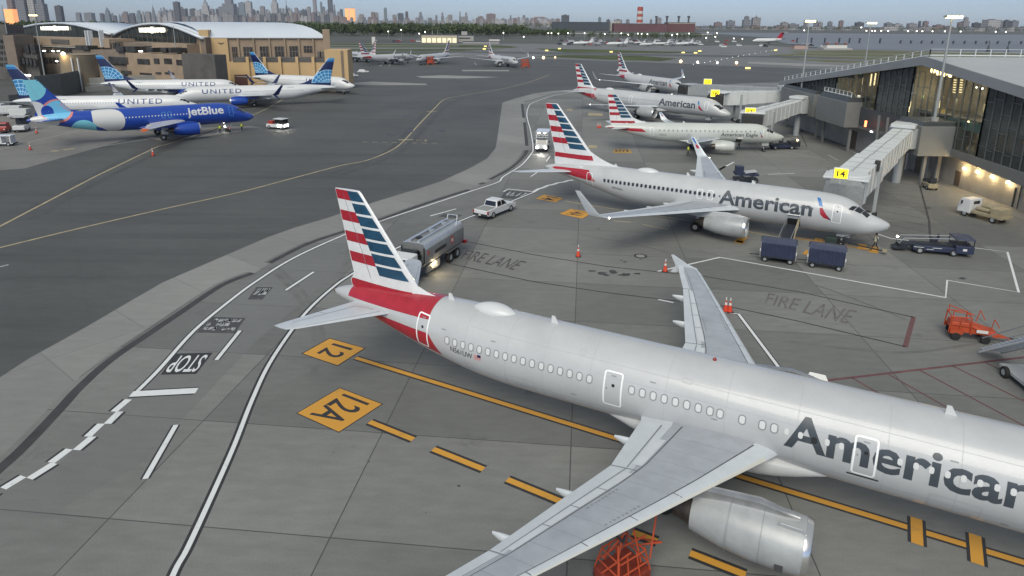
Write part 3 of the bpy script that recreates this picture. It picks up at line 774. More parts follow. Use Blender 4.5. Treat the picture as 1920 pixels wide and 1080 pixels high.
def finy(sp, x, z):
    """half thickness of the fin at station x, height z (0 outside)"""
    F = sp['fin']
    for (z0, l0, c0), (z1, l1, c1) in zip(F[:-1], F[1:]):
        if z0 <= z <= z1:
            t = (z - z0) / (z1 - z0); le = l0 + (l1 - l0) * t; ch = c0 + (c1 - c0) * t
            c = (x - le) / ch
            return afy(min(max(c, 0), 1)) * .105 * ch
    return 0
def fin_lc(sp, z):
    F = sp['fin']
    z = min(max(z, F[0][0]), F[-1][0])
    for (z0, l0, c0), (z1, l1, c1) in zip(F[:-1], F[1:]):
        if z0 <= z <= z1:
            t = (z - z0) / (z1 - z0); return l0 + (l1 - l0) * t, c0 + (c1 - c0) * t
def fin_decal(sp, polys, name, m, parent, off=.012, sides=(-1, 1)):
    v, f = flat2mesh(polys, .35, .25)
    if not f: return
    mb = MB()
    for sd in sides: mb.add([(-x, sd * (finy(sp, x, z) + off), z) for x, z in v], f)
    return mb.build(name, m, parent, smooth=True)
def fin_cells(sp, z0, z1, c0, c1, c0b=None, c1b=None, n=5):
    """chord-fraction cell between heights z0 and z1 as polygon in (s, z)"""
    c0b = c0 if c0b is None else c0b; c1b = c1 if c1b is None else c1b
    L_ = []; R_ = []
    for i in range(n + 1):
        z = z0 + (z1 - z0) * i / n; t = i / n; le, ch = fin_lc(sp, z)
        L_.append((le + ch * (c0 + (c0b - c0) * t), z)); R_.append((le + ch * (c1 + (c1b - c1) * t), z))
    return L_ + R_[::-1]

def flag_tail(sp, fu, root, fin, k0, z_lo, z_hi):
    """red, white and blue stripes: blue slats in front, red and white bars behind"""
    H = z_hi - z_lo
    bnd = lambda z: .50 + .03 * (z_hi - z) / H
    reds = []; whites = []
    per = H / 4.02
    for i in range(4):
        zt = z_hi - i * per; zb = zt - per * (.46 if i < 1 else .5) - (.0 if i else .0)
        reds.append(fin_cells(sp, zb, zt, bnd(zb), .985, bnd(zt), .985))
    for q in reds:
        for sd in (-1, 1): fin_decal(sp, [q], 'red_stripe', A_red, fin, sides=(sd,))
    bl = []; pb = H / 7.0
    for i in range(7):
        zt = z_hi - i * pb; zb = zt - pb * .80
        bl.append(fin_cells(sp, zb, zt, .07, bnd(zb), .09, bnd(zt)))
    for q in bl:
        for sd in (-1, 1): fin_decal(sp, [q], 'blue_stripe', A_fblue, fin, sides=(sd,))
    return per

def aircraft(typ, livery, name, label, cat, loc, rz, opt):
    sp = SPEC[typ]; fu = Fus(sp['fus']); side = opt.get('side', -1)
    near = opt.get('detail', 1)
    body = {'flag': A_silver, 'eagle': A_eagle, 'blue': A_blue, 'globe': A_white}[livery]
    root = thing(name, label, cat, loc, rz, opt.get('group'))
    fus = fu.mesh(48 if near > 2 else 32).build('fuselage', body, root, smooth=True)
    # belly fairing
    b0, b1, bw, bz0, bz1 = sp['belly']; mb = MB(); rings = []
    for i in range(15):
        t = i / 14; s_ = b0 + (b1 - b0) * t; k = max(sin(pi * min(t / .36, 1) / 2) if t < .5 else sin(pi * min((1 - t) / .45, 1) / 2), .02)
        zc = (bz0 + bz1) / 2 + .12 * (1 - k); hw = bw * (.55 + .45 * k); hh = (bz1 - bz0) / 2 * (.15 + .85 * k)
        rings.append([(-s_, hw * (abs(cos(a)) ** .7) * (1 if cos(a) > 0 else -1), zc + hh * (abs(sin(a)) ** .8) * (1 if sin(a) > 0 else -1)) for a in [2 * pi * j / 28 for j in range(28)]])
    mb.loft(rings).build('belly_fairing', A_belly if livery != 'blue' else A_blue, root, smooth=True)
    # wings
    S = Surf(sp['wing'])
    for sd in (-1, 1):
        wg = (Surf(sp['wing'][:-3]) if typ != 'a321' and typ != 'a320' else S).mesh(sd, (.13, .70)).build('wing', [A_wingl, A_wing] if livery != 'blue' else [A_off, A_off], root, smooth=True)
        ytip = [q[0] for q in sp['wing'] if q[5] < .03][-1]
        if near >= 2:
            mb = MB()
            for cfrac in (.135, .665): 
                b = S.band(2.1 if typ != 'e175' else 1.7, ytip * .985, (cfrac, cfrac), (cfrac + .010, cfrac + .013), .006, 8, mirror=sd); mb.add(b.v, b.f)
            for yy in (.42, .55, .68, .81, .93):
                y_ = ytip * yy; b = S.band(y_, y_ + .035, (.0, .0), (.135, .135), .006, 1, mirror=sd); mb.add(b.v, b.f)
            mb.build('panel_seams', A_seam, wg, fix=False)
        if near >= 3:
            mb = MB()
            for q in range(13):
                y_ = 3.2 + q * 1.02; b = S.band(y_, y_ + .018, (.148, .148), (.66, .66), .006, 1, mirror=sd, nc=6); mb.add(b.v, b.f)
            mb.build('rib_seams', mat('rib_seam', (.27, .29, .315), .5), wg, fix=False)
            # spoilers, flap and aileron edges, lighter panels
            mb = MB()
            for y0, y1 in ((3.6, 6.0), (6.7, 8.25), (8.3, 9.8), (9.85, 11.3), (11.35, 13.1)):
                b = S.band(y0, y1, (.69, .69), (.80, .80), .016, 4, mirror=sd); mb.add(b.v, b.f)
            mb.build('spoilers', A_panel, wg, fix=False)
            mb = MB()
            for y0, y1, c0, c1 in ((2.3, 6.3, .815, .828), (6.42, 13.3, .815, .830), (13.45, 16.2, .76, .775)):
                b = S.band(y0, y1, (c0, c0), (c1, c1), .010, 5, mirror=sd); mb.add(b.v, b.f)
            for y_ in (6.36, 13.38): b = S.band(y_, y_ + .06, (.70, .70), (1.0, 1.0), .011, 1, mirror=sd); mb.add(b.v, b.f)
            for y_ in (8.26, 9.81, 11.31): b = S.band(y_, y_ + .03, (.69, .69), (.81, .81), .020, 1, mirror=sd); mb.add(b.v, b.f)
            mb.build('flap_edges', mat('faint_seam', (.20, .215, .23), .6), wg, fix=False)
            rs = random.Random(5); mb = MB()
            for y0, cf in ((8.0, .60), (8.6, .19)):
                for q in range(9):
                    b = S.band(y0 + q * .2, y0 + q * .2 + rs.uniform(.06, .13), (cf, cf), (cf + .028, cf + .028), .008, 1, mirror=sd); mb.add(b.v, b.f)
            mb.build('stencil_marks', A_frame, wg, fix=False)
            mb = MB()
            for up in (1, -1):
                b = S.band(2.5, 16.2, (0, 0), (.022, .022), .006, 10, up, sd); mb.add(b.v, b.f)
            mb.build('slat_edge', mat('painted_slat_sheen', (.66, .65, .57), .35, .2), wg, fix=False)  # cream colour paints in the warm sheen of the bare slat edge
            # wing-tip fence
            y_, z_, le_, ch_, _, _ = sp['wing'][-1]
            mb = MB(); prof = [(-(le_ - .1), z_), (-(le_ + .75), z_ + .28), (-(le_ + 1.75), z_ + .82), (-(le_ + 1.95), z_ + .8), (-(le_ + 1.55), z_), (-(le_ + 1.9), z_ - .55), (-(le_ + 1.6), z_ - .55), (-(le_ + .7), z_ - .2)]
            mb.prism([(a, c) for a, c in prof], sd * (y_ - .02), sd * (y_ + .05)); mb.build('wingtip_fence', A_wingl, wg, bevel=.015)
        for k, y_ in enumerate(sp['flaps']):
            kk = S.ky(y_); te = S.at(kk, 1.0, -1); lo = S.at(kk, .62, -1)
            mb = MB(); rings = []; Lf = 2.3 if typ != 'e175' else 1.6
            for i in range(9):
                t = i / 8; r = .20 * sin(pi * (.06 + .9 * t)) ** .8 + .015
                x = te.x + .75 - Lf * (1 - t) + (Lf - 1.6) * 0; x = te.x - .72 + Lf * (1 - t)
                zz = te.z - .16 - .12 * sin(pi * t)
                rings.append([(x, sd * y_ + r * .75 * cos(a), zz + r * 1.25 * sin(a)) for a in [2 * pi * j / 10 for j in range(10)]])
            mb.loft(rings).build('flap_fairing', A_wingl if livery != 'blue' else A_off, wg, smooth=True)
        if typ in ('b738', 'b739') or typ == 'e175':
            # blended winglet colouring
            n0 = len(sp['wing']) - (4 if typ != 'e175' else 4)
            Surf(sp['wing'][-4:]).mesh(sd).build('winglet', A_navy if livery == 'globe' else A_wingl, wg, smooth=True)
            if livery == 'globe':
                Y0, z0, l0, c0 = sp['wing'][-3][:4]
                mb = MB(); mb.prism([(-(l0 + .1), z0 - .1), (-(l0 + .9), z0 - .1), (-(l0 + 1.7), z0 - 1.05), (-(l0 + 1.45), z0 - 1.05)], sd * (Y0 - .02), sd * (Y0 + .05)); mb.build('winglet_fin', A_navy, wg)
            elif near >= 1:
                W = Surf(sp['wing'][-2:]); mb = MB()
                y0_, y1_ = sp['wing'][-2][0], sp['wing'][-1][0]; ym_ = y0_ + (y1_ - y0_) * .55
                W.band(ym_, y1_ - .03, (.3, .3), (.6, .8), .012, 3, 1, sd).build('emblem_blue', A_logob, wg, fix=False)
                W.band(y0_ + (y1_ - y0_) * .25, ym_ - .02, (.3, .3), (.7, .7), .012, 3, 1, sd).build('emblem_red', A_red, wg, fix=False)
        # light at the tip
        y_, z_, le_, ch_ = [q for q in sp['wing'] if q[5] < .06][-1][:4]
        if opt.get('lamps'): MB().lathe([(-.09, .0), (-.06, .07), (.04, .08), (.09, .0)], (-(le_ + .05), sd * y_, z_), n=8).build('wingtip_light', A_navl, wg)
    # tailplane, fin
    T = Surf(sp['tail'])
    for sd in (-1, 1):
        tp = T.mesh(sd).build('tailplane', A_wingl if livery != 'blue' else A_blue, root, smooth=True)
        if near >= 3:
            mb = MB()
            for a in ((1.6, 5.4, .68, .70), (1.6, 5.4, .10, .112)):
                b = T.band(a[0], a[1], (a[2], a[2]), (a[3], a[3]), .008, 5, mirror=sd); mb.add(b.v, b.f)
            b = T.band(1.6, 1.64, (.1, .1), (.7, .7), .008, 1, mirror=sd); mb.add(b.v, b.f)
            b = T.band(3.4, 3.43, (.7, .7), (1, 1), .008, 1, mirror=sd); mb.add(b.v, b.f)
            mb.build('panel_seams', mat('faint_seam', (.20, .215, .23), .6), tp, fix=False)
    mb = MB(); rings = []
    for z_, l_, c_ in sp['fin']:
        rings.append([(-(l_ + AF[i][0] * c_), AF[i][1] * .105 * c_, z_) for i in range(12, -1, -1)] + [(-(l_ + AF[i][0] * c_), -AF[i][1] * .105 * c_, z_) for i in range(1, 12)])
    mb.loft(rings)
    d0, dz0, d1, dz1 = sp['dorsal']
    vs = []
    for i in range(7):
        t = i / 6; s_ = d0 + (d1 - d0) * t; zt = dz0 + (dz1 - dz0) * t ** 1.8; hw = .03 + .16 * t
        zb = fu.top(s_) - .12
        vs.append([(-s_, -hw, zb), (-s_, 0, max(zt, zb + .02)), (-s_, hw, zb)])
    vs.append([(-(d1 + 1.2), -.3, fu.top(d1) - .15), (-(d1 + 1.2), 0, dz1 + .1), (-(d1 + 1.2), .3, fu.top(d1) - .15)])
    mb.loft(vs)
    fin = mb.build('vertical_fin', {'flag': A_fwhite, 'eagle': A_fwhite, 'blue': A_blue, 'globe': A_navy}[livery], root, smooth=True)
    # rudder hinge line
    if near >= 2: fin_decal(sp, [fin_cells(sp, sp['fin'][2][0], sp['fin'][-2][0] - .1, .70, .708)], 'rudder_hinge', mat('faint_seam', (.20, .215, .23), .6), fin, .018)
    # engines
    e = sp['eng']
    for sd in (-1, 1):
        c = (-e['s'], sd * e['y'], e['z']); r = e['r']; L_ = e['L']
        prof = [(-.95, r * .80), (-.5, r * .80), (-.12, r * .84), (-.02, r * .90), (.0, r * .93), (-.05, r * .965), (-.3, r * 1.0), (-1.2, r * 1.04), (-2.2, r * 1.02), (-.72 * L_, r * .93), (-.88 * L_, r * .80), (-L_, r * .70), (-L_, r * .66), (-.9 * L_, r * .66)]
        em = A_blue if livery in ('blue', 'globe') else mat('nacelle_paint', (.35, .365, .365), .38, .1, var=.14, vscale=1.1)  if livery == 'flag' else A_eagle
        en = MB().lathe(prof, c, n=32 if near > 1 else 20).build('engine', em, root, smooth=30)
        MB().lathe([(-.16, r * .825), (-.02, r * .902), (.004, r * .932), (-.05, r * .97), (-.24, r * 1.0)], c, n=32).build('inlet_lip', A_lip, en, smooth=True)
        mb = MB(); mb.lathe([(-.9, 0.001), (-.9, r * .8)], c, n=24); mb.m = 1; mb.lathe([(-.42, .002), (-.55, .12), (-.7, .22), (-.88, .28)], c, n=14)
        for q in range(22):
            a = 2 * pi * q / 22
            p = [(c[0] - .80, c[1] + rr * cos(a + o_), c[2] + rr * sin(a + o_)) for rr, o_ in ((.26, 0), (r * .79, .10))] + [(c[0] - .87, c[1] + rr * cos(a + o_), c[2] + rr * sin(a + o_)) for rr, o_ in ((r * .79, .28), (.26, .20))]
            mb.add(p, [(0, 1, 2, 3)])
        mb.build('fan', [A_dark, A_frame], en, fix=False)
        MB().lathe([(-.80 * L_, r * .62), (-L_, r * .60), (-L_ - e['core'] * .6, r * .47), (-L_ - e['core'], r * .40), (-L_ - e['core'], r * .34)], c, n=24).build('core_nozzle', A_hot, en, smooth=40)
        MB().lathe([(-L_, r * .36), (-L_ - e['core'] - .2, r * .22), (-L_ - e['core'] - .75, .03)], c, n=16).build('exhaust_cone', A_hot, en, smooth=40)
        if near >= 3:
            mb = MB()
            for a_ in (1.75, 3.0):
                mb.lathe([(-a_, r * 1.045), (-a_ - .025, r * 1.045)], c, n=32)
            mb.build('cowl_seams', A_frame, en, fix=False)
            mb = MB(); mb.box((c[0] - .75, c[1] + sd * r * .55, c[2] + r * .98), (1.1, .05, .30), 0, .7, rx=-sd * .5)
            mb.build('nacelle_strake', A_silver, en)
            mb = MB()
            for q, wd in ((.95, .26), (.5, .1), (.36, .1)):
                a = 2.95 if sd < 0 else .2
                pass
            mb = MB(); mb.box((c[0] - 1.0, c[1] + sd * r * .99, c[2] - .42), (.30, .12, .26), 0, 1, rx=sd * .42); mb.build('access_panel', A_dark, en)
        kk = S.ky(e['y']); wl = S.at(kk, .05, -1); wm_ = S.at(kk, .5, -1)
        mb = MB(); rings = []
        for x, z0, z1, hw in ((c[0] - .5, c[2] + r * .9, c[2] + r * 1.10, .03), (c[0] - 1.1, c[2] + r * .8, c[2] + r * 1.22, .16), (c[0] - 2.0, c[2] + r * .75, c[2] + r * 1.33, .20), (wl.x - .1, c[2] + r * .6, wl.z + .08, .2), (wl.x - 1.3, c[2] + r * .5, wl.z - .02, .18), (wm_.x - .8, wm_.z - .4, wm_.z + .02, .06)):
            rings.append([(x, sd * e['y'] - hw, z0), (x, sd * e['y'] + hw, z0), (x, sd * e['y'] + hw, z1 - .05), (x, sd * e['y'] + hw * .4, z1), (x, sd * e['y'] - hw * .4, z1), (x, sd * e['y'] - hw, z1 - .05)])
        mb.loft(rings).build('pylon', A_metal if near >= 3 else em if livery != 'flag' else A_silver, root, smooth=30)
    # landing gear
    gs, gy, gr, gw = sp['gear']
    for sd in (-1, 1):
        g = MB(); g.tube((-gs, sd * gy, gr), (-gs + .1, sd * gy, 2.6), .13, 10); g.tube((-gs, sd * (gy - .5), gr), (-gs, sd * (gy + .5), gr), .08, 8); g.tube((-gs, sd * gy, 1.1), (-gs + .1, sd * (gy - 1.2), 2.3), .07)
        g.bb((-gs - .05, sd * (gy + .28) - .03, 1.1), (-gs + .9, sd * (gy + .28) + .03, 2.4))
        gg = g.build('main_gear', A_belly, root)
        for o_ in (-.38, .38):
            y_ = sd * gy + o_
            MB().lathe([(-gw / 2, .1), (-gw / 2, gr * .8), (-gw * .36, gr * .97), (0, gr), (gw * .36, gr * .97), (gw / 2, gr * .8), (gw / 2, .1)], (-gs, y_, gr), 'y', 20).build('wheel', A_tyre, gg, smooth=40)
            MB().lathe([(-gw / 2 - .02, .02), (-gw / 2 - .02, gr * .45), (gw / 2 + .02, gr * .45), (gw / 2 + .02, .02)], (-gs, y_, gr), 'y', 14).build('hub', A_metal, gg)
    ns, nr = sp['nose']
    g = MB(); g.tube((-ns, 0, nr), (-ns - .1, 0, 2.2), .09, 8); g.tube((-ns, -.35, nr), (-ns, .35, nr), .06, 6); g.bb((-ns - .5, .35, 1.1), (-ns + .7, .39, 1.9)); g.bb((-ns - .5, -.39, 1.1), (-ns + .7, -.35, 1.9))
    gg = g.build('nose_gear', A_belly, root)
    for o_ in (-.25, .25):
        MB().lathe([(-.11, .06), (-.11, nr * .8), (0, nr), (.11, nr * .8), (.11, .06)], (-ns, o_, nr), 'y', 16).build('wheel', A_tyre, gg, smooth=40)
    # cockpit windows
    ck = {'a321': ((1.72, 4.25, 3.35), (1.75, 2.55)), 'b738': ((0, 0, 0), (0, 0))}
    cw = MB()
    if sp['fus'] in ('b738', 'b739'): quads = [[(1.72, 3.86), (2.25, 4.02), (2.32, 3.72), (1.74, 3.58), .72], [(2.36, 3.98), (3.02, 4.30), (3.22, 3.94), (2.42, 3.70), 0]]
    # windows described by (s, z) on each side; the front panes lie close to the centre line
    W_ = {'a': [((1.55, 3.86), (2.02, 4.22), (2.42, 4.02), (2.0, 3.62)), ((2.10, 4.22), (2.62, 4.58), (3.0, 4.36), (2.5, 4.02)), ((2.72, 4.60), (3.2, 4.72), (3.62, 4.44), (3.1, 4.34))],
          'b': [((1.78, 3.64), (2.25, 3.97), (2.55, 3.86), (2.02, 3.46)), ((2.33, 3.98), (2.85, 4.34), (3.18, 4.08), (2.62, 3.82)), ((2.96, 4.36), (3.4, 4.46), (3.72, 4.18), (3.28, 4.08))],
          'e': [((1.98, 3.56), (2.6, 3.96), (2.95, 3.66), (2.3, 3.35)), ((2.7, 3.98), (3.2, 4.1), (3.55, 3.8), (3.05, 3.66))]}[sp['fus'][0]]
    for sd in (-1, 1):
        for q in W_:
            pts = []
            for s_, z_ in q: pts.append((s_, fu.arc(s_, z_)))
            fdecal(fu, [pts], 'cockpit_window', A_glass, root, sd, .012, .15, .15)
    return root, fus, fin, fu, sp

def cabin_windows(fu, root, xs, z, m, side=-1, w_=.25, h_=.36, frame=None, per=1, off=.008):
    base = None
    for x in xs:
        a = fu.arc(x, z)
        o = fdecal(fu, [rrect(x, a, w_, h_, w_ * .45, 3)], 'window', m, root, side, off, None)
        if frame: fdecal(fu, [rring(x, a, w_ + .09, h_ + .09, (w_ + .09) * .45, .05)], 'frame', frame, o, side, off + .003, None)
def door(fu, root, x, z0, z1, w_, side=-1, m=None, t=.085, extras=True):
    if w_ < .86 and root['label'][:4] != 'huge': t = .055
    a0 = fu.arc(x, z0); a1 = fu.arc(x, z1)
    o = fdecal(fu, [rring(x, (a0 + a1) / 2, w_, a1 - a0, .16, t)], 'door', m or A_bright, root, side, .012, .16)
    if extras:
        fdecal(fu, [disc(x - .02, a0 + (a1 - a0) * .62, .085, 10)], 'door_window', A_win, o, side, .012)
        fdecal(fu, [[(x - .12, a1 - .26), (x + .12, a1 - .26), (x + .12, a1 - .21), (x - .12, a1 - .21)], [(x + w_ * .28, a0 + .9), (x + w_ * .34, a0 + .9), (x + w_ * .34, a0 + 1.0), (x + w_ * .28, a0 + 1.0)]], 'handle', A_frame, o, side, .012)
    return o
def lettering(fu, root, s, x_start, x_end, z_base, capz, m, side=-1, bold=.0, name='lettering', space=1.0):
    """x_start = station of first letter, cap height measured as arc between z_base and capz"""
    v, f = text2d(s, bold, space)
    xm = (x_start + x_end) / 2; a0 = fu.arc(xm, z_base); a1 = fu.arc(xm, capz)
    vv = [(x_start + (x_end - x_start) * p[0], a0 + (a1 - a0) * p[1]) for p in v]
    return fdecal(fu, [(vv, [list(q) for q in f])], name, m, root, side, .010, .16)
def fpoly(fu, pts):   # (s, z) -> (s, arc)
    return [(s_, fu.arc(s_, z_)) for s_, z_ in pts]
# ------------------------------------------------------------------ terminal on the right
def onX(u, v, X):
    d = ray(u, v); return CAMP + d * (X / d.x)
B_conc = mat('terminal_concrete', (.30, .295, .275), .8, var=.18, vscale=.5)
B_clad = mat('grey_cladding', (.185, .19, .183), .55, .1, var=.08, vscale=.4)
B_clad2 = mat('dark_cladding', (.062, .068, .07), .5, var=.1, vscale=.5)
B_fasc = mat('roof_fascia', (.28, .29, .29), .5, .15, var=.08, vscale=.3)
B_roof = mat('white_roof', (.36, .38, .38), .55, var=.07, vscale=.15)
B_rail = mat('white_rail', (.60, .62, .63), .4)
B_mull = mat('mullion_grey', (.13, .142, .14), .4, .3)
B_dglass = mat('dark_glass', (.034, .043, .043), .16, spec=.7, var=.5, vscale=.5)
B_beige = mat('interior_wall', (.34, .29, .21), .7, var=.35, vscale=.7)
B_floor = mat('interior_floor', (.25, .22, .18), .4)
B_warm = mat('warm_lamp', (1, .8, .5), .5, emit=(1, .74, .36), estr=3.2)
B_warmlo = mat('warm_strip', (1, .8, .5), .5, emit=(1, .76, .40), estr=1.1)
B_cool = mat('cool_lamp', (1, 1, 1), .5, emit=(.95, 1, .9), estr=4)
B_teal = mat('teal_panel', (.20, .33, .31), .5, var=.2, vscale=.5)
B_brown = mat('brown_door', (.10, .075, .055), .6)
B_steel = mat('steel_grey', (.33, .345, .35), .45, .4, var=.1, vscale=1)
def glass_mat():
    m = bpy.data.materials.new('clear_glass'); m.use_nodes = True; n = m.node_tree; n.nodes.clear()
    o = n.nodes.new('ShaderNodeOutputMaterial'); mx = n.nodes.new('ShaderNodeMixShader'); t = n.nodes.new('ShaderNodeBsdfTransparent'); g = n.nodes.new('ShaderNodeBsdfGlossy'); f = n.nodes.new('ShaderNodeFresnel')
    t.inputs[0].default_value = (.62, .66, .62, 1); g.inputs['Roughness'].default_value = .05; f.inputs['IOR'].default_value = 1.5
    mx.inputs[0].default_value = .10; n.links.new(t.outputs[0], mx.inputs[1]); n.links.new(g.outputs[0], mx.inputs[2]); n.links.new(mx.outputs[0], o.inputs[0])
    return m
B_glass = glass_mat()
TX = 60.0
term = thing('terminal_building', 'long glass terminal on the right with ridged roof, white roof railing and grey bays', 'terminal', (62, 100, 0))
def tb(mb, name, m, par=None, **k):
    o = mb.build(name, m, par or term, **k)
    if par is None: o.matrix_parent_inverse = Matrix.Translation((-62, -100, 0))
    return o
PEAK = (97.8, 17.3); LEND = (150, 9.35); RNEAR = (58, 12.2)
def roofz(y):
    return PEAK[1] + (LEND[1] - PEAK[1]) * (y - PEAK[0]) / (LEND[0] - PEAK[0]) if y >= PEAK[0] else PEAK[1] + (RNEAR[1] - PEAK[1]) * (PEAK[0] - y) / (PEAK[0] - RNEAR[0])
# roof: folded slab running back from the facade, with a deep fascia
mb = MB()
for (ya, yb) in ((58, PEAK[0]), (PEAK[0], 150)):
    za, zb = roofz(ya), roofz(yb)
    mb.add([(59.3, ya, za), (110, ya, za), (110, yb, zb), (59.3, yb, zb), (59.3, ya, za - .15), (110, ya, za - .15), (110, yb, zb - .15), (59.3, yb, zb - .15)], [(0, 1, 2, 3), (7, 6, 5, 4), (1, 5, 6, 2), (0, 4, 5, 1), (3, 2, 6, 7)])
roof = tb(mb, 'roof', B_roof)
mb = MB()
fw_ = 1.15
pr = [(58, roofz(58) + .05), PEAK, (150, roofz(150) + .05)]
pr = [(a, b + .06) for a, b in pr]
poly = pr + [(150, roofz(150) - .75), (PEAK[0] + .2, PEAK[1] - fw_ - .1), (58, roofz(58) - fw_)]
mb.prism([(a, b) for a, b in poly], 59.25, 59.05, 'x')
tb(mb, 'fascia', B_fasc, bevel=.03)
# railing along the eave and the ridge
def railing(pts, step, name, h=1.05, par=None):
    rl = MB()
    for a, b in zip(pts[:-1], pts[1:]):
        a = Vector(a); b = Vector(b)
        rl.tube(a + Vector((0, 0, .18)), b + Vector((0, 0, .18)), .10, 6); rl.tube(a + Vector((0, 0, h)), b + Vector((0, 0, h)), .03, 5); rl.tube(a + Vector((0, 0, h * .6)), b + Vector((0, 0, h * .6)), .018, 5)
    o = rl.build(name, B_rail, par); 
    d = 0
    for a, b in zip(pts[:-1], pts[1:]):
        a = Vector(a); b = Vector(b); n = max(int((b - a).length / step), 1)
        for i in range(n + 1):
            p = a + (b - a) * i / n
            MB().box((p.x, p.y, p.z + h / 2), (.10, .10, h)).build('rail_post', B_rail, o)
    return o
rr = railing([(59.9, 149, roofz(149)), (59.9, PEAK[0], PEAK[1] + .02), (108, PEAK[0], PEAK[1] + .02)], 2.1, 'railing')
rr.parent = term; rr.matrix_parent_inverse = Matrix.Translation((-62, -100, 0))
# walls: concrete base, sloping spandrel, curtain wall
tb(MB().prism([(58, 0), (150, 0), (150, 4.5), (58, 4.5)], 61.6, 63, 'x'), 'base_wall', B_conc)
tb(MB().prism([(58, 2.2), (75.5, 3.35), (88.8, 4.35), (150, 4.35), (150, 5.0), (88.8, 5.3), (75, 4.95), (58, 4.4)], 59.85, 62, 'x'), 'spandrel', B_clad, bevel=.03)
tb(MB().prism([(96.6, 5.0), (114.4, 5.0), (114.4, 8.0), (96.6, 8.0)], 59.7, 60.6, 'x'), 'spandrel_panel', B_clad2)
LIT = (84.5, 101.0)
def glass_run(y0, y1, zb0, zb1, m, lit):
    top = lambda y: roofz(y) - (1.1 if y < PEAK[0] else 1.1 - .45 * min((y - PEAK[0]) / 52, 1)) + .02
    ys = [y0 + (y1 - y0) * i / max(int((y1 - y0) / 1.5), 1) for i in range(int((y1 - y0) / 1.5) + 1)]
    zb = lambda y: zb0 + (zb1 - zb0) * (y - y0) / (y1 - y0)
    poly = [(y, zb(y)) for y in ys] + [(y, top(y)) for y in ys[::-1]]
    mb = MB(); vs = [(60.0, a, b) for a, b in poly]; n = len(ys)
    mb.add(vs, [(i, i + 1, 2 * n - 2 - i, 2 * n - 1 - i) for i in range(n - 1)])
    g = tb(mb, 'curtain_wall', m, fix=False)
    rs = random.Random(int(y0))
    for y in ys:
        MB().box((59.95, y, (zb(y) + top(y)) / 2), (.16, .09, top(y) - zb(y))).build('mullion', B_mull, g).matrix_parent_inverse = Matrix()
    for a, b in zip(ys[:-1], ys[1:]):
        z = zb(a) + rs.uniform(.8, 2.2)
        while z < top(a) - .6:
            MB().box((59.96, (a + b) / 2, z), (.10, b - a - .09, .07)).build('transom', B_mull, g); z += rs.uniform(2.0, 3.6)
    return g
glass_run(60, LIT[0], 4.4, 5.2, B_dglass, False)
glass_run(LIT[0], LIT[1], 5.25, 5.25, B_glass, True)
glass_run(LIT[1], 110.5, 7.9, 7.9, B_dglass, False)
glass_run(110.5, 125.0, 8.0, 8.2, B_glass, True)
glass_run(125.0, 148, 8.2, 7.6, B_dglass, False)
# lit rooms behind the clear panes
room = MB()
for y0, y1, z0, xb in ((LIT[0], LIT[1], 5.2, 66), (110.5, 125, 7.9, 65)):
    room.m = 0; room.bb((60.3, y0, z0 - .2), (xb, y1, z0)); room.m = 1; room.bb((xb, y0, z0), (xb + .2, y1, roofz(y0 if y0 > 98 else y1) - 1.0)); room.bb((60.3, y0 - .12, z0), (xb, y0, roofz(y0) - 1.0)); room.bb((60.3, y1, z0), (xb, y1 + .12, roofz(y1) - 1.0))
    for yy in range(int(y0) + 2, int(y1), 3): room.box((63.0, yy, z0 + 3.2), (.3, .3, 6.4))
room.m = 0; room.bb((61.2, LIT[0], 9.2), (66, LIT[1], 9.45)); room.m = 2; room.bb((60.9, LIT[0] + .5, 8.0), (61.0, 93.0, 9.2))
tb(room, 'interior', [B_floor, B_beige, B_teal])
for y_, z_ in ((88, 11.5), (94, 12), (98.5, 12), (91, 7.4), (115, 11), (121, 10.4)):
    ld = bpy.data.lights.new('ceiling_lamp_light', 'POINT'); ld.energy = 85; ld.color = (1, .9, .72); ld.shadow_soft_size = .4
    lo = bpy.data.objects.new('ceiling_lamp_light', ld); COL.objects.link(lo); lo.location = (62.5, y_, z_); lo.parent = term; lo.matrix_parent_inverse = Matrix.Translation((-62, -100, 0))
def spot(name, u, v, X, dx, m):
    p = onX(u, v, X)
    o = MB().box(p, dx).build(name, m, term, bevel=.04); o.matrix_parent_inverse = Matrix.Translation((-62, -100, 0)); return o
for u, v in ((1750, 132), (1760.5, 136), (1771.5, 138), (1783, 139.5)):
    p = onX(u, v, 61.0); o = MB().lathe([(-.42, .02), (-.36, .22), (-.1, .34), (.2, .33), (.4, .2), (.44, .02)], p, 'z', 14).build('pendant_lamp', B_warm, term, smooth=True); o.matrix_parent_inverse = Matrix.Translation((-62, -100, 0))
for u in (1791, 1803):
    for k in range(6): spot('shelf_light', u - .4 * k, 150 + 4.6 * k, 60.6, (.1, .55, .12), B_warmlo)
for u, v, m, d in ((1793, 141, B_cool, (.1, .2, .2)), (1831, 164, B_cool, (.1, .18, .18)), (1842, 166, B_cool, (.1, .22, .22)), (1707, 175, B_cool, (.1, .5, .14)), (1704, 205, B_warm, (.1, .22, .8)), (1708, 196, B_warmlo, (.1, .25, 1.0)), (1762, 196, B_warmlo, (.1, .14, 1.0)), (1762, 203, B_warm, (.1, .14, .25)), (1730, 181, mat('exit_green', (.5, .7, .2), .5, emit=(.6, .8, .2), estr=.6), (.1, .5, .4)), (1816, 228, B_warm, (.1, .3, .2)), (1537, 157, B_warm, (.1, .5, .45)), (1548, 157.5, B_warm, (.1, .5, .45))):
    spot('room_light', u, v, 60.5, d, m)
for u in (1618.5, 1633.0, 1640.5, 1648, 1655):
    p = onX(u, 152 - (u - 1618) * .18, 60.5); spot('window_light', u, 152 - (u - 1618) * .15, 60.45, (.1, .32, 2.0 if u > 1630 else 1.2), B_warmlo)
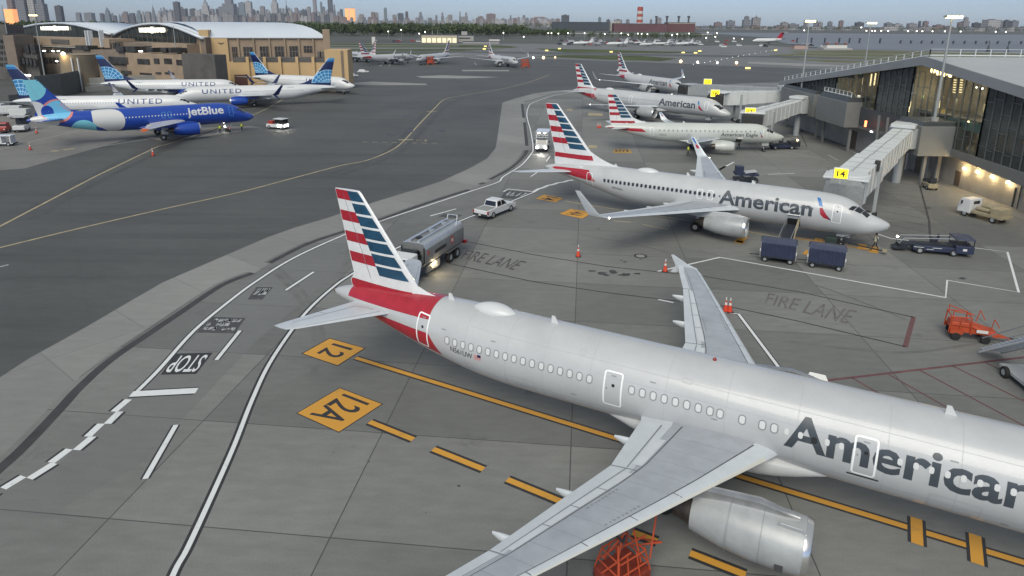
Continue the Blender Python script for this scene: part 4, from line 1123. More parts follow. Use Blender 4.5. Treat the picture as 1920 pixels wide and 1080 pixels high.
# projecting bays
def bay(x0, y0, y1, z0, z1, zt):
    b = MB().prism([(x0, z0), (TX + 2, z0), (TX + 2, z1), (x0, z1)], y0, y1, 'y')
    o = tb(b, 'bay', B_clad, bevel=.05)
    r = MB().prism([(x0 + .25, z1), (TX + 1.5, z1), (TX + 1.5, zt), (x0 + .6, zt)], y0 + .3, y1 - .3, 'y').build('bay_roof', B_clad2, o)
    for i, yy in enumerate((y0 + .8, y1 - .6)): MB().box((x0 + 1.6, yy, z0 / 2), (.4, .4, z0)).build('column', B_clad, o)
    return o
bl = bay(57.3, 114.6, 126.0, 4.4, 8.75, 9.55)
rb = railing([(58.2, 115.2, 9.55), (58.2, 125.5, 9.55)], 1.4, 'bay_railing', .9); rb.parent = term; rb.matrix_parent_inverse = Matrix.Translation((-62, -100, 0))
bay(55.4, 89.5, 96.0, 4.25, 8.35, 8.9)
bay(58.2, 129.5, 146.0, 4.2, 8.6, 9.2)
# openings, doors, lamps on the base wall
for u0, u1, v0, v1, m in ((1788, 1802, 322, 346, B_brown), (1896, 1906, 352, 388, B_dglass), (1906, 1916, 346, 392, mat('opening_dark', (.03, .028, .025), .8))):
    a = onX(u0, v1, 61.55); b = onX(u1, v0, 61.55)
    tb(MB().bb((61.5, b.y, max(a.z, 0)), (61.62, a.y, min(b.z, 3.6))), 'service_door', m)
for y in (93.2, 95.2, 100.5, 104): tb(MB().box((60.9, y, 2.1), (.5, .45, 4.2)), 'column', B_conc)
for a, b in ((97.0, 99.6), (101.5, 103.5), (105, 108), (118, 121)): tb(MB().bb((61.5, a, .02), (61.63, b, 3.2)), 'service_door', B_brown)
for u, v in ((1808, 316), (1833, 322), (1860, 331), (1890, 341.5)):
    p = onX(u, v, 61.3)
    o = MB().lathe([(-.16, .05), (-.13, .17), (.05, .2), (.16, .12)], p, 'z', 12).build('wall_lamp', mat('wall_lamp_glow', (1, .8, .5), .5, emit=(1, .76, .38), estr=9), term); o.matrix_parent_inverse = Matrix.Translation((-62, -100, 0))
    ld = bpy.data.lights.new('wall_lamp_light', 'POINT'); ld.energy = 70; ld.color = (1, .72, .36); ld.shadow_soft_size = .15
    lo = bpy.data.objects.new('wall_lamp_light', ld); COL.objects.link(lo); lo.location = (p.x - .45, p.y, p.z - .15); lo.parent = o
for p, m in ((onX(1623, 232, 58.6), mat('red_beacon', (1, .2, .1), .5, emit=(1, .18, .06), estr=3.0)), (onX(1634, 247, 58.6), B_cool)):
    o = MB().box(p, (.25, .35 if m is B_cool else .25, .2 if m is B_cool else 1.0)).build('signal_lamp', m, term); o.matrix_parent_inverse = Matrix.Translation((-62, -100, 0))
for y in (104.2, 106.8): tb(MB().tube((59.2, y, 0), (58.9, y, 7.6), .22, 8), 'downpipe', B_clad)

# ------------------------------------------------------------------ jet bridges
J_wall = mat('bridge_white', (.56, .58, .57), .5, var=.08, vscale=.5)
J_grey = mat('bridge_grey', (.34, .36, .365), .5, var=.08, vscale=.5)
J_dark = mat('bridge_dark', (.035, .035, .035), .8)
J_canopy = mat('canopy_grey', (.24, .25, .245), .8, var=.15, vscale=3)
J_sign = mat('sign_yellow', (.9, .6, .02), .5, emit=(1.0, .66, .01), estr=1.0)
def jetbridge(label, rot, cab, ztop0, ztop1, ang, num, n_sec=3, sgn=None, dark=True, wall=J_wall):
    rot = Vector((*rot, 0)); cab = Vector((*cab, 0)); d = cab - rot; Lb = d.length; yaw = atan2(d.y, d.x)
    t = thing('jet_bridge', label, 'jet bridge', rot, yaw, 'jet bridges')
    hb = 2.55
    MB().lathe([(0, .55), (ztop0 - hb - .2, .55), (ztop0 - hb - .2, 1.9), (ztop0, 1.9), (ztop0 + .05, .02)], (0, 0, 0), 'z', 20).build('rotunda', J_grey, t, smooth=30)
    MB().box((0, 0, ztop0 + .3), (3.4, 3.0, .5)).build('rotunda_cap', wall, t, bevel=.05)
    x = 1.4
    for k in range(n_sec):
        x1 = 1.4 + (Lb - 2.6) * (k + 1) / n_sec; f0 = x / Lb; f1 = x1 / Lb
        za = ztop0 + (ztop1 - ztop0) * f0 + .12 * k; zb = ztop0 + (ztop1 - ztop0) * f1 + .12 * k; wd = 1.25 + .14 * k; hh = hb + .22 * k
        mb = MB(); mb.loft([[(x, -wd, za - hh), (x, wd, za - hh), (x, wd, za), (x, -wd, za)], [(x1, -wd, zb - hh), (x1, wd, zb - hh), (x1, wd, zb), (x1, -wd, zb)]])
        s_ = mb.build('tunnel', wall, t, bevel=.05)
        rb_ = MB(); q = int((x1 - x) / 1.6)
        for i in range(q + 1):
            xx = x + .2 + (x1 - x - .4) * i / max(q, 1); zt = za + (zb - za) * (xx - x) / (x1 - x)
            rb_.box((xx, wd + .03, zt - hh / 2), (.08, .06, hh - .2)); rb_.box((xx, -wd - .03, zt - hh / 2), (.08, .06, hh - .2))
        rb_.m = 1
        rb_.tube((x + .1, 0, za + .05), (x1 - .1, 0, zb + .05), .06, 6)
        for i in range(1, 4):
            xx = x + (x1 - x) * i / 4; zt = za + (zb - za) * (xx - x) / (x1 - x); rb_.box((xx, 0, zt + .02), (.06, 2 * wd - .1, .04))
        rb_.build('tunnel_ribs', [wall, J_grey], s_)
        x = x1
    zb = ztop1 - hb - .1
    # drive column with wheels under the outer tunnel
    xc = Lb * .74
    g = MB(); zt_ = ztop0 + (ztop1 - ztop0) * .74 - hb - .3
    for s_ in (-1, 1): g.box((xc, s_ * 1.6, zt_ / 2 + 1.6), (.45, .35, zt_ + 1.8))
    g.box((xc, 0, .55), (.7, 3.6, .5)); gg = g.build('drive_column', J_grey, t, bevel=.03)
    for s_ in (-1, 1):
        for o_ in (-.35, .35): MB().lathe([(-.18, .1), (-.18, .48), (.18, .48), (.18, .1)], (xc + o_ * .1, s_ * 1.35 + o_, .48), 'y', 16).build('wheel', A_tyre, gg)
    # cab, canopy, service stair
    c = thing('cab', None, None); c.parent = t; c.location = (Lb, 0, 0); c.rotation_euler.z = ang - yaw
    MB().lathe([(zb, 2.0), (ztop1 + .15, 2.1), (ztop1 + .35, 1.9), (ztop1 + .4, .02)], (-.5, 0, 0), 'z', 24).build('cab_body', wall, c, smooth=30)
    MB().box((.6, 0, (zb + ztop1) / 2), (2.4, 3.6, ztop1 - zb)).build('cab_front', wall, c, bevel=.08)
    MB().box((.5, 0, ztop1 + .15), (3.2, 4.3, .22)).build('cab_roof', wall, c, bevel=.06)
    cp = MB(); rings = []
    for i, xx in enumerate((1.75, 2.1, 2.45, 2.8)):
        k = 1 + .05 * (i % 2); dz = -.42 * i / 3
        rings.append([(xx, -1.75 * k, zb + .1), (xx, 1.75 * k, zb + .1), (xx, 1.75 * k, ztop1 + .1 + dz - .3), (xx, 1.3 * k, ztop1 + .15 + dz), (xx, -1.3 * k, ztop1 + .15 + dz), (xx, -1.75 * k, ztop1 + .1 + dz - .3)])
    cp.loft(rings).build('canopy', J_dark if dark else J_canopy, c)
    return t, c, yaw, Lb
def gate_sign(label, p, num, yaw, sz=1.5):
    t = thing('gate_sign', label, 'sign', p, yaw, 'lit yellow gate signs')
    MB().box((0, .12, 0), (sz * 1.15, .30, sz * .95)).build('housing', J_wall, t, bevel=.08)
    MB().box((0, -.05, 0), (sz, .06, sz * .78)).build('sign_face', J_sign, t, bevel=.03)
    v, f = text2d(num, .03); mb = MB(); mb.add([((x - .5) * sz * .62, -.085, (y - .5) * sz * .5) for x, y in v], f); mb.build('number', A_dark, t)
    MB().box((0, .12, -sz * .62), (.14, .14, sz * .5)).build('sign_post', J_grey, t)
    return t
bA, cA, ywA, LA = jetbridge('white jet bridge of gate 14 sloping down to the silver airliner', (54.4, 91.8), (34.9, 67.6), 7.9, 6.2, atan2(-.8568, -.5157), '14', dark=False)
# outside stair along gate 14's bridge
st_b = MB()
xs_ = LA * .74
for i in range(13): st_b.box((xs_ - 4.6 + .42 * i, -3.3, 1.1 + .27 * i), (.34, 1.0, .08))
st_b.box((xs_ + 1.3, -2.7, 4.5), (1.6, 2.2, .08)); st_b.tube((xs_ - 4.7, -2.8, 2.0), (xs_ + .5, -2.8, 5.6), .04); st_b.tube((xs_ - 4.7, -3.8, 2.0), (xs_ + .5, -3.8, 5.6), .04); st_b.tube((xs_ - 4.6, -3.3, 0), (xs_ - 4.6, -3.3, 1.1), .3)
st_b.tube((xs_ - 4.7, -2.8, .85), (xs_ + .5, -2.8, 4.35), .06); st_b.tube((xs_ - 4.7, -3.8, .85), (xs_ + .5, -3.8, 4.35), .06)
st_b.build('service_stair', J_grey, bA)
MB().box((LA * .80, 1.55, 6.6), (.5, .5, 1.2)).build('roof_unit', J_dark, bA, bevel=.04)
gate_sign('lit yellow sign reading 14 on the nearest jet bridge', P(1577, 325.5, 63.2), '14', -.45, 1.2)
jetbridge('white jet bridge drawn back behind the small pearl regional jet', (57.0, 133), (43.6, 121.2), 7.4, 6.0, R(250), '15')
gate_sign('lit yellow sign on the bridge behind the regional jet', P(1407, 210, 120.2), '15', -.2, 1.75)
jetbridge('long white jet bridge with black canopy at the docked silver airliner', (62.8, 152.5), (46.6, 151.0), 7.3, 6.7, atan2(-.711, -.703), '16')
gate_sign('lit yellow sign just above the longest white jet bridge', P(1341, 175, 149), '16', -.2, 1.8)
jetbridge('grey jet bridge with black canopy farthest from the camera', (67.5, 166), (50.2, 192), 6.6, 4.9, R(200), '17', wall=J_grey)
gate_sign('lit yellow sign farthest away beside a thin winglet', P(1327, 154, 190), '17', -.2, 2.0)
for x_, y_ in ((50, 147), (54, 146)): pass

# ------------------------------------------------------------------ lamp posts
L_pole = mat('galvanised_pole', (.40, .42, .40), .45, .5, var=.1, vscale=1)
L_head = mat('floodlight_glow', (1, .9, .5), .5, emit=(1.0, .84, .36), estr=3.2)
def lamppost(label, x, y, h, head=True, wd=2.4, group='tall floodlight masts', z0=0.0):
    t = thing('lamp_post', label, 'lamp post', (x, y, z0), 0, group); h -= z0
    MB().tube((0, 0, 0), (0, 0, h), .24, 12, .11).build('pole', L_pole, t, smooth=40)
    MB().tube((0, 0, 0), (0, 0, .5), .5, 12).build('footing', B_conc, t)
    if head:
        MB().box((0, 0, h), (wd, .25, .18)).build('crossarm', L_pole, t)
        for i in range(4):
            xx = -wd / 2 + wd * (i + .5) / 4
            hd = MB().box((xx, -.3, h - .02), (wd / 4 * .8, .5, .35)); hd.build('floodlight', L_pole, t, bevel=.03)
            MB().box((xx, -.57, h - .10), (wd / 4 * .72, .06, .34), rx=.3).build('lens', L_head, t)
            MB().box((xx, -.35, h - .23), (wd / 4 * .7, .4, .03)).build('lens', L_head, t)
    return t
lamppost('tall lit mast on the grey bay roof against the terminal glass', 58.0, 91.2, 22.83, wd=2.2, z0=8.9)
lamppost('tall lit mast at the far corner of the terminal beside the jet bridges', 59.3, 138.3, 22.5, wd=2.2)
lamppost('tall lit mast rising behind the terminal roof railing', 90.8, 175, 22.4, wd=2.6)
lamppost('tall mast with yellow-lit head in front of the first arched hangar', -165.3, 235, 23.2, wd=3.0)
lamppost('bare grey mast in front of the second arched hangar', -113.0, 225, 20.0, head=False)
lamppost('bare grey mast at the left edge above the dark buildings', -190, 254, 27.0, head=False)
for x_, y_, h_ in ((-151, 205, 13.2),):
    t = thing('street_lamp', 'twin-headed white street lamp beside the blue fin on the left', 'street lamp', (P(52, 148, 200).x, 200, 0), 0)
    hz = P(60, 143, 200).z
    MB().tube((0, 0, 0), (0, 0, hz - .8), .12, 8).build('pole', L_pole, t)
    for s_ in (-1, 1):
        MB().path([(0, 0, hz - 2.2), (s_ * .5, 0, hz - .8), (s_ * .55, 0, hz)], .06).build('arm', L_pole, t)
        MB().lathe([(-.3, .1), (-.1, .45), (.25, .4), (.4, .05)], (s_ * .62, 0, hz + .2), 'z', 12).build('lamp_head', mat('street_glow', (1, 1, .9), .5, emit=(1, .96, .85), estr=2.2), t)

# ------------------------------------------------------------------ hangars and brick buildings on the left
H_tan = mat('tan_render', (.52, .36, .185), .8, var=.09, vscale=.15)
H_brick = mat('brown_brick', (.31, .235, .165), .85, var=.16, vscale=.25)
H_brick2 = mat('darker_brick', (.20, .16, .125), .85, var=.18, vscale=.25)  # darker copy of the brown brick colour
H_dark = mat('dark_structure', (.095, .09, .083), .8, var=.3, vscale=.2)
H_roof = mat('metal_roof', (.60, .65, .70), .4, .1, var=.06, vscale=.06)
H_win = mat('old_window', (.045, .045, .045), .2, var=.6, vscale=.4)
H_glass = mat('hangar_glass', (.022, .03, .032), .12, spec=.7, var=.6, vscale=.25)
H_sign = mat('lit_letters', (1, .98, .88), .5, emit=(1, .93, .74), estr=.75)
H_conc = mat('blast_concrete', (.33, .325, .295), .85, var=.15, vscale=.3)
H_fence = mat('fence_grey', (.12, .125, .118), .8, var=.12, vscale=.3)
H_tank = mat('tank_tan', (.27, .215, .145), .7, var=.12, vscale=.2)
def face_pt(A, B, u, v): return onplane(u, v, A, B)
def arch_hangar(label, A, B, prof, base_v, back, sign, wins=None):
    """A, B = plan points of the facade line; prof = arch outline in pixels, left to right"""
    t = thing('arched_hangar', label, 'hangar', ((A[0] + B[0]) / 2, (A[1] + B[1]) / 2, 0), 0, 'arched hangars')
    off = Matrix.Translation((-(A[0] + B[0]) / 2, -(A[1] + B[1]) / 2, 0))
    def pb(mb, name, m, par=None, **k):
        o = mb.build(name, m, par or t, **k)
        if par is None: o.matrix_parent_inverse = off
        return o
    top = [face_pt(A, B, *p) for p in prof]
    bk = Vector((back[0], back[1], 0)); nrm = Vector((-(B[1] - A[1]), B[0] - A[0], 0)).normalized()
    if nrm.y > 0: nrm = -nrm
    # masonry front wall under the arch, glass lunette, roof vault
    front = [Vector((p.x, p.y, 0)) for p in (top[0], top[-1])]
    mb = MB(); n = len(top)
    mb.add([tuple(p) for p in top] + [(p.x, p.y, 0) for p in top], [(i, i + 1, n + i + 1, n + i) for i in range(n - 1)])
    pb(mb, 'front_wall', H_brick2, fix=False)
    g = [face_pt(A, B, *p) for p in wins]; mb = MB(); mb.add([tuple(p + nrm * .35) for p in g], [tuple(range(len(g)))])
    gl = pb(mb, 'glass_lunette', H_glass, fix=False)
    xs = [p.x for p in g]; x0, x1 = min(xs), max(xs)
    for i in range(1, 15):
        x = x0 + (x1 - x0) * i / 15; tt = (x - A[0]) / (B[0] - A[0]); y = A[1] + (B[1] - A[1]) * tt
        zs = [p.z for p in g]; zb_ = min(zs)
        zt = max([a.z + (b.z - a.z) * (x - a.x) / (b.x - a.x) for a, b in zip(g, g[1:] + g[:1]) if abs(b.x - a.x) > .01 and min(a.x, b.x) <= x <= max(a.x, b.x)] + [zb_])
        MB().box(Vector((x, y, (zb_ + zt) / 2)) + nrm * .42, (.18, .18, zt - zb_)).build('glazing_bar', H_dark, gl)
    mb = MB()
    vs = [tuple(p + nrm * 1.2) for p in top] + [tuple(p + bk) for p in top]
    mb.add(vs, [(i, i + 1, n + i + 1, n + i) for i in range(n - 1)])
    rf = pb(mb, 'roof', H_roof, smooth=60, fix=False)
    md = rf.modifiers.new('solid', 'SOLIDIFY'); md.thickness = .7; md.offset = -1
    # side walls
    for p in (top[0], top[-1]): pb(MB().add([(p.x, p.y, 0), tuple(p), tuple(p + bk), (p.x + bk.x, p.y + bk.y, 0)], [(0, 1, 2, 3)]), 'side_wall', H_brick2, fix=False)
    if sign:
        (u0, u1, v) = sign
        mb = MB(); w_ = [.16, .05, .04, .05, .15, .05, .05, .14]
        u = u0; k = 0; rs = random.Random(2)
        while u < u1:
            du = rs.uniform(2.4, 3.6); p = face_pt(A, B, u + du / 2, v); p2 = face_pt(A, B, u + du, v); p1 = face_pt(A, B, u, v)
            hgt = 3.6 if abs((u + du / 2) - (u0 * .48 + u1 * .52)) < 3 else 2.6
            ln = (p2 - p1).length
            an = atan2(B[1] - A[1], B[0] - A[0]); hgt *= .62; mb = MB(); e_ = Vector((cos(an), sin(an), 0))
            mb.box(p + nrm * .8 - e_ * ln * .28, (ln * .2, .25, hgt), an); mb.box(p + nrm * .8 + e_ * ln * .1 + Vector((0, 0, hgt * .38 * rs.choice((-1, 0, 1)))), (ln * .55, .25, hgt * .22), an); mb.box(p + nrm * .8 + e_ * ln * .26, (ln * .2, .25, hgt * rs.choice((.5, 1))), an)
            pb(mb, 'lit_letter', H_sign)
            u += du
    return t, off
hL = (-262.0, 352.0); hR = (-107.6, 230.0)
t1, _ = arch_hangar('left of two dark glass arched hangars with white vaulted roof and lit letters', hL, hR, [(26, 58), (33, 54.5), (50, 48.6), (70, 44.4), (90, 42.4), (108, 41.8), (125, 42.3), (145, 45), (168, 50), (190, 56), (209, 62.4)], 100, (4, 34), (80, 131, 53.0), [(34, 67.5), (34.5, 57), (52, 50.6), (72, 46.4), (92, 44.4), (108, 43.9), (124, 44.4), (144, 47.4), (166, 52.5), (184, 58.5), (194, 62), (197, 73.5)])
t2, _ = arch_hangar('right of two dark glass arched hangars, next to the tan hangar wall', hL, hR, [(217, 64), (226, 58.5), (238, 53), (252, 48), (270, 44.0), (286, 42.6), (303, 42.6), (320, 45.5), (340, 51.5), (360, 59.5), (384, 70)], 100, (4, 34), (265, 311, 56.3), [(228, 77), (229, 62), (240, 56), (254, 50.5), (271, 46.4), (287, 44.9), (302, 45), (318, 48.2), (338, 54.5), (357, 62.5), (368, 68.5), (369, 83.5)])
# tan hangar: long side wall, barrel roof behind it
hC = Vector((-107.6, 230, 0)); hE = Vector((-69.5, 240, 0))
tan_h = thing('tan_hangar', 'tan hangar with tall windows, square end towers and long white barrel roof', 'hangar', hC)
def tp(mb, name, m, par=None, **k):
    o = mb.build(name, m, par or tan_h, **k)
    if par is None: o.matrix_parent_inverse = Matrix.Translation(-hC)
    return o
def wallface(u0, v0, u1, v1, off=0.0, A=hC, B=hE):
    """rectangle on the wall plane given by two pixel corners -> (x,y) ends and z range"""
    a = onplane(u0, v1, A, B); b = onplane(u1, v1, A, B); c = onplane(u0, v0, A, B)
    return a, b, a.z, c.z
ez = onplane(500, 70.5, hC, hE).z
dw = (hE - hC).normalized(); nw = Vector((dw.y, -dw.x, 0))
def wallbox(mb, u0, v0, u1, v1, d0, d1, A=hC, B=hE, z0=None):
    n_ = Vector((B[1] - A[1], -(B[0] - A[0]), 0)).normalized()
    if n_.y > 0: n_ = -n_
    a, b, za, zb = wallface(u0, v0, u1, v1, 0, Vector(A) + n_ * d1, Vector(B) + n_ * d1)
    if z0 is not None: za = z0
    vs = [a, b, b - n_ * (d0 + d1), a - n_ * (d0 + d1)]
    mb.add([(p.x, p.y, za) for p in vs] + [(p.x, p.y, zb) for p in vs], [(3, 2, 1, 0), (4, 5, 6, 7), (0, 1, 5, 4), (1, 2, 6, 5), (2, 3, 7, 6), (3, 0, 4, 7)])
    return mb
tp(wallbox(MB(), 385, 70.8, 612, 160, 1.0, 0, z0=0), 'side_wall', H_brick)
tp(wallbox(MB(), 383, 56, 401, 160, 5, .9, z0=0), 'corner_tower', H_tan, bevel=.05)
tp(wallbox(MB(), 611, 55, 624, 160, 5, .9, z0=0), 'end_tower', H_brick, bevel=.05)
tp(wallbox(MB(), 399.5, 70, 435, 160, 1, .6, z0=0), 'front_panel', H_tan, bevel=.03)
mb = MB()
for u in (449, 478, 507.5, 536, 562.5, 589): wallbox(mb, u - 2, 71.2, u + 2, 110, 0, .45)
for u in (449, 478, 507.5, 536, 562.5, 589): tp(wallbox(MB(), u - 1.6, 71.2, u + 1.6, 110, 0, .45), 'pilaster', H_brick)
for u0, u1, v0, v1 in ((437, 447, 88, 112), (458, 475, 88, 110), (489, 505, 87, 110), (516.5, 533.5, 87, 107), (544, 560, 86.5, 109), (570, 586, 86, 98)):
    o = tp(wallbox(MB(), u0, v0, u1, v1, 0, .2), 'window', H_win)
    a, b, za, zb = wallface(u0, v0, u1, v1)
    fm = MB()
    for i in range(4):
        p = a + (b - a) * (i / 3); fm.box(Vector((p.x, p.y, (za + zb) / 2)) + nw * .24, (.14, .14, zb - za))
    fm.box(Vector(((a.x + b.x) / 2, (a.y + b.y) / 2, za + (zb - za) * .55)) + nw * .24, ((b - a).length, .14, .14), atan2(dw.y, dw.x))
    fm.build('window_frame', H_brick2, o).matrix_parent_inverse = Matrix()
# barrel roof: eave profile swept along the wall, curved far end
apx = [Vector((-0.75, .66, 0)) * d for d in (0, 4, 9, 15, 22, 30, 38)]
zr = [0, .33, .62, .82, .94, .99, 1.0]
zc_ = 21.35
mb = MB(); e0 = onplane(386, 70.5, hC, hE); e1 = onplane(612, 71, hC, hE)
rings = [[tuple(Vector((e.x, e.y, ez + (zc_ - ez) * k)) + a + nw * (.6 if i == 0 else 0)) for i, (a, k) in enumerate(zip(apx, zr))] for e in (e0, e1)]
tp(mb.loft(rings, False, False, closed=False), 'roof', H_roof, smooth=60, fix=False)
g_ = MB(); g_.add([tuple(Vector((e1.x, e1.y, ez + (zc_ - ez) * k)) + a) for a, k in zip(apx, zr)] + [tuple(Vector((e1.x, e1.y, 0)) + a) for a in apx[::-1]], [tuple(range(14))])
tp(g_, 'end_wall', H_brick, fix=False)
tp(wallbox(MB(), 399, 69.8, 610, 71.4, .2, .7), 'eave', B_rail)
wl_ = MB(); pc = onplane(414.5, 81.5, hC, hE) + nw * .7
wl_.add([tuple(pc + dw * a + Vector((0, 0, b))) for a, b in ((-1.1, .35), (0, .15), (1.1, .35), (.6, -.1), (.15, -.1), (0, -.65), (-.15, -.1), (-.6, -.1))], [tuple(range(8))])
tp(wl_, 'wing_emblem', H_dark)
# low tan annex with buttresses and dark parapet
aA = Vector((-100, 222, 0)); aB = Vector((-56, 226, 0))
ann = thing('tan_annex', 'low tan annex wall with pale buttresses and a dark coping below the hangar windows', 'building', aA)
def ap(mb, name, m, **k):
    o = mb.build(name, m, ann, **k); o.matrix_parent_inverse = Matrix.Translation(-aA); return o
ap(wallbox(MB(), 434, 116, 618, 160, 8, 0, aA, aB, z0=0), 'wall', H_tan)
ap(wallbox(MB(), 437, 108.5, 618, 116, 7.8, .15, aA, aB), 'coping', H_dark)
for u in (468, 500, 528, 560, 590): ap(wallbox(MB(), u - 2.6, 106.5, u + 2.6, 160, 0, .7, aA, aB, z0=0), 'buttress', H_tan)
ap(wallbox(MB(), 612, 93.5, 655, 160, 9, 1.4, aA, aB, z0=0), 'end_block', H_tan, bevel=.04)
ap(wallbox(MB(), 641, 95, 645, 140, 1, 1.7, aA, aB, z0=0), 'downpipe', H_brick2)
ap(wallbox(MB(), 441, 140, 468, 160, 1, .25, aA, aB, z0=0), 'gate', mat('red_door', (.10, .045, .035), .7))
for k, u in enumerate((598, 606)): ap(wallbox(MB(), u - 2.5, 97, u + 2.5, 108, 2, .2, aA, aB), 'roof_unit', H_dark)
# brick office block in front of the arches
oA = Vector((-172, 252, 0)); oB = Vector((-104, 216, 0))
off_ = thing('office_block', 'stepped brown brick office block with dark windows below the right arch', 'building', oA)
def op(mb, name, m, par=None, **k):
    o = mb.build(name, m, par or off_, **k)
    if par is None: o.matrix_parent_inverse = Matrix.Translation(-oA)
    return o
op(wallbox(MB(), 244, 99, 348, 165, 9, 0, oA, oB, z0=0), 'lower_block', H_brick, bevel=.05)
op(wallbox(MB(), 287, 81, 352, 105, 18, -6, oA, oB), 'upper_block', H_brick, bevel=.05)
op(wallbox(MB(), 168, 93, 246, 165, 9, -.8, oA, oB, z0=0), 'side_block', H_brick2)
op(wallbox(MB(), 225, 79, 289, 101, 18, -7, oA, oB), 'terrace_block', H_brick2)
for u0, u1, v0, v1 in ((258, 281, 110, 120), (289, 299, 109.5, 119.5), (308, 322.5, 109.5, 119.5), (331, 345, 112, 122), (262, 284, 136, 139.5), (292, 302, 135, 139), (309, 326, 135, 139)):
    op(wallbox(MB(), u0, v0, u1, v1, 0, .15, oA, oB), 'window', H_win)
for u0, u1, v0, v1 in ((305, 316, 88.5, 97), (331, 341.5, 88.5, 97), (346, 351, 89.5, 98)):
    op(wallbox(MB(), u0, v0, u1, v1, 0, -5.8, oA, oB), 'window', H_win)
for u0, u1, v0, v1 in ((207, 244, 106, 119), (230, 250, 132, 139), (252, 266, 86, 96), (270, 287, 86, 96), (176, 200, 84, 92)):
    op(wallbox(MB(), u0, v0, u1, v1, 0, -.5 if v0 > 100 else -6.6, oA, oB), 'window', H_win)
op(wallbox(MB(), 260, 95, 262.5, 97.5, .5, .5, oA, oB), 'roof_lamp', mat('street_glow', (1, 1, .9), .5))
# dark block behind a tall grey screen
scr = tag(wallbox(MB(), 347, 101, 408, 165, .8, 3.5, oA, oB, z0=0).build('screen_wall', H_dark), 'tall blank dark grey screen standing between brick block and tan hangar', 'screen wall')
# brown building at far left with rows of windows
lA = Vector((-250, 300, 0)); lB = Vector((-150, 245, 0))
lb = thing('brick_building', 'low brown brick building under the left arch with bands of dark windows', 'building', lA)
def lp(mb, name, m, **k):
    o = mb.build(name, m, lb, **k); o.matrix_parent_inverse = Matrix.Translation(-lA); return o
lp(wallbox(MB(), 28, 72, 228, 170, 10, 0, lA, lB, z0=0), 'wall', H_brick2)
lp(wallbox(MB(), 34, 68.5, 205, 83, 9, .6, lA, lB), 'upper_wall', H_brick)
lp(wallbox(MB(), 96, 73.5, 129, 81.5, 0, .9, lA, lB), 'canopy', H_dark)
for k in range(8): lp(wallbox(MB(), 79 + 7.2 * k, 92, 84.5 + 7.2 * k, 98, 0, .2, lA, lB), 'window', H_win)
for k in range(5): lp(wallbox(MB(), 84 + 8 * k, 108, 90 + 8 * k, 118, 0, .2, lA, lB), 'window', H_win)
for k in range(6): lp(wallbox(MB(), 182 + 7.5 * k, 80, 187 + 7.5 * k, 91, 0, .2, lA, lB), 'window', H_win)
lp(wallbox(MB(), 78, 85.5, 162, 87.2, 0, .9, lA, lB), 'ledge', H_conc)
for k, u in enumerate((163, 168, 189)): lp(wallbox(MB(), u - .7, 57, u + .7, 88, 0, 1.6, lA, lB), 'flue_pipe', B_rail)
for k, (u, v) in enumerate(((80, 94.5), (97, 95), (107, 95), (104, 114))): lp(wallbox(MB(), u, v, u + 3, v + 1.6, 0, .5, lA, lB), 'window_light', B_cool)
dk = thing('dark_building', 'dark grey building with many openings at the left edge of the picture', 'building', (-240, 262, 0))
def dp(mb, name, m):
    o = mb.build(name, m, dk); o.matrix_parent_inverse = Matrix.Translation((240, -262, 0)); return o
dA = Vector((-260, 262, 0)); dB = Vector((-150, 246, 0))
dp(wallbox(MB(), -120, 62, 32, 180, 12, 0, dA, dB, z0=0), 'wall', H_dark)
dp(wallbox(MB(), 15, 66, 34, 120, 8, .8, dA, dB, z0=0), 'stair_tower', H_brick2)
dp(wallbox(MB(), -120, 45, 12, 64, 11, -3, dA, dB), 'upper_block', H_dark)
for j in range(5):
    for k in range(5): dp(wallbox(MB(), -8 + 8 * k, 74 + 11 * j, -3 + 8 * k, 80 + 11 * j, 0, .2, dA, dB), 'window', H_win)
dp(wallbox(MB(), 32, 100, 80, 165, 4, -2, dA, dB, z0=0), 'low_wing', H_dark)
for k in range(6): dp(wallbox(MB(), 36 + 7 * k, 106 + k, 40.5 + 7 * k, 118 + k, 0, -1.8, dA, dB), 'window', H_win)
for k in range(2): dp(wallbox(MB(), 46 + 12 * k, 84, 55 + 12 * k, 100, 4, -1.5, dA, dB), 'opening', H_win)
# tank, blast walls
tk = thing('storage_tank', 'tan cylindrical building with pale pipes and a lit roof lamp', 'tank', (P(152, 140, 215).x, 215, 0))
tr = (P(182, 140, 215).x - P(121, 140, 215).x) / 2; tz = P(152, 105, 215 - tr).z
MB().lathe([(0, tr), (tz, tr), (tz + .3, tr * 1.03), (tz + .3, 0.02)], (0, 0, 0), 'z', 40).build('tank_wall', H_tank, tk, smooth=35)
for a in (-8, 8): MB().tube((.12 * a + 2.2, -tr - .2, 0), (.12 * a + 2.2, -tr - .2, tz - .6), .2, 8).build('pipe', B_rail, tk)
MB().lathe([(0, .5), (.5, .6), (.9, .1)], (-1.5, -tr + .5, tz + .3), 'z', 12).build('roof_lamp', mat('tank_glow', (1, .85, .5), .5, emit=(1, .84, .5), estr=4), tk)
lo = bpy.data.objects.new('roof_lamp_light', bpy.data.lights.new('roof_lamp_light', 'POINT')); lo.data.energy = 260; lo.data.color = (1, .75, .4); lo.data.shadow_soft_size = .4; COL.objects.link(lo); lo.parent = tk; lo.location = (-1.5, -tr - 1.2, tz - .1)
def wall_thing(name, label, cat, px, ztop, m, thick=.4, group=None):
    pts = [G(*p) for p in px]; mb = MB()
    for a, b in zip(pts[:-1], pts[1:]):
        d = b - a; mb.box(((a.x + b.x) / 2, (a.y + b.y) / 2, ztop / 2), (d.length, thick, ztop), atan2(d.y, d.x))
    return tag(mb.build(name, m), label, cat, group)
wall_thing('blast_fence', 'dark grey blast fence curving behind the blue airliner tail', 'fence', [(70, 186), (118, 180), (162, 168)], 6.4, H_fence)
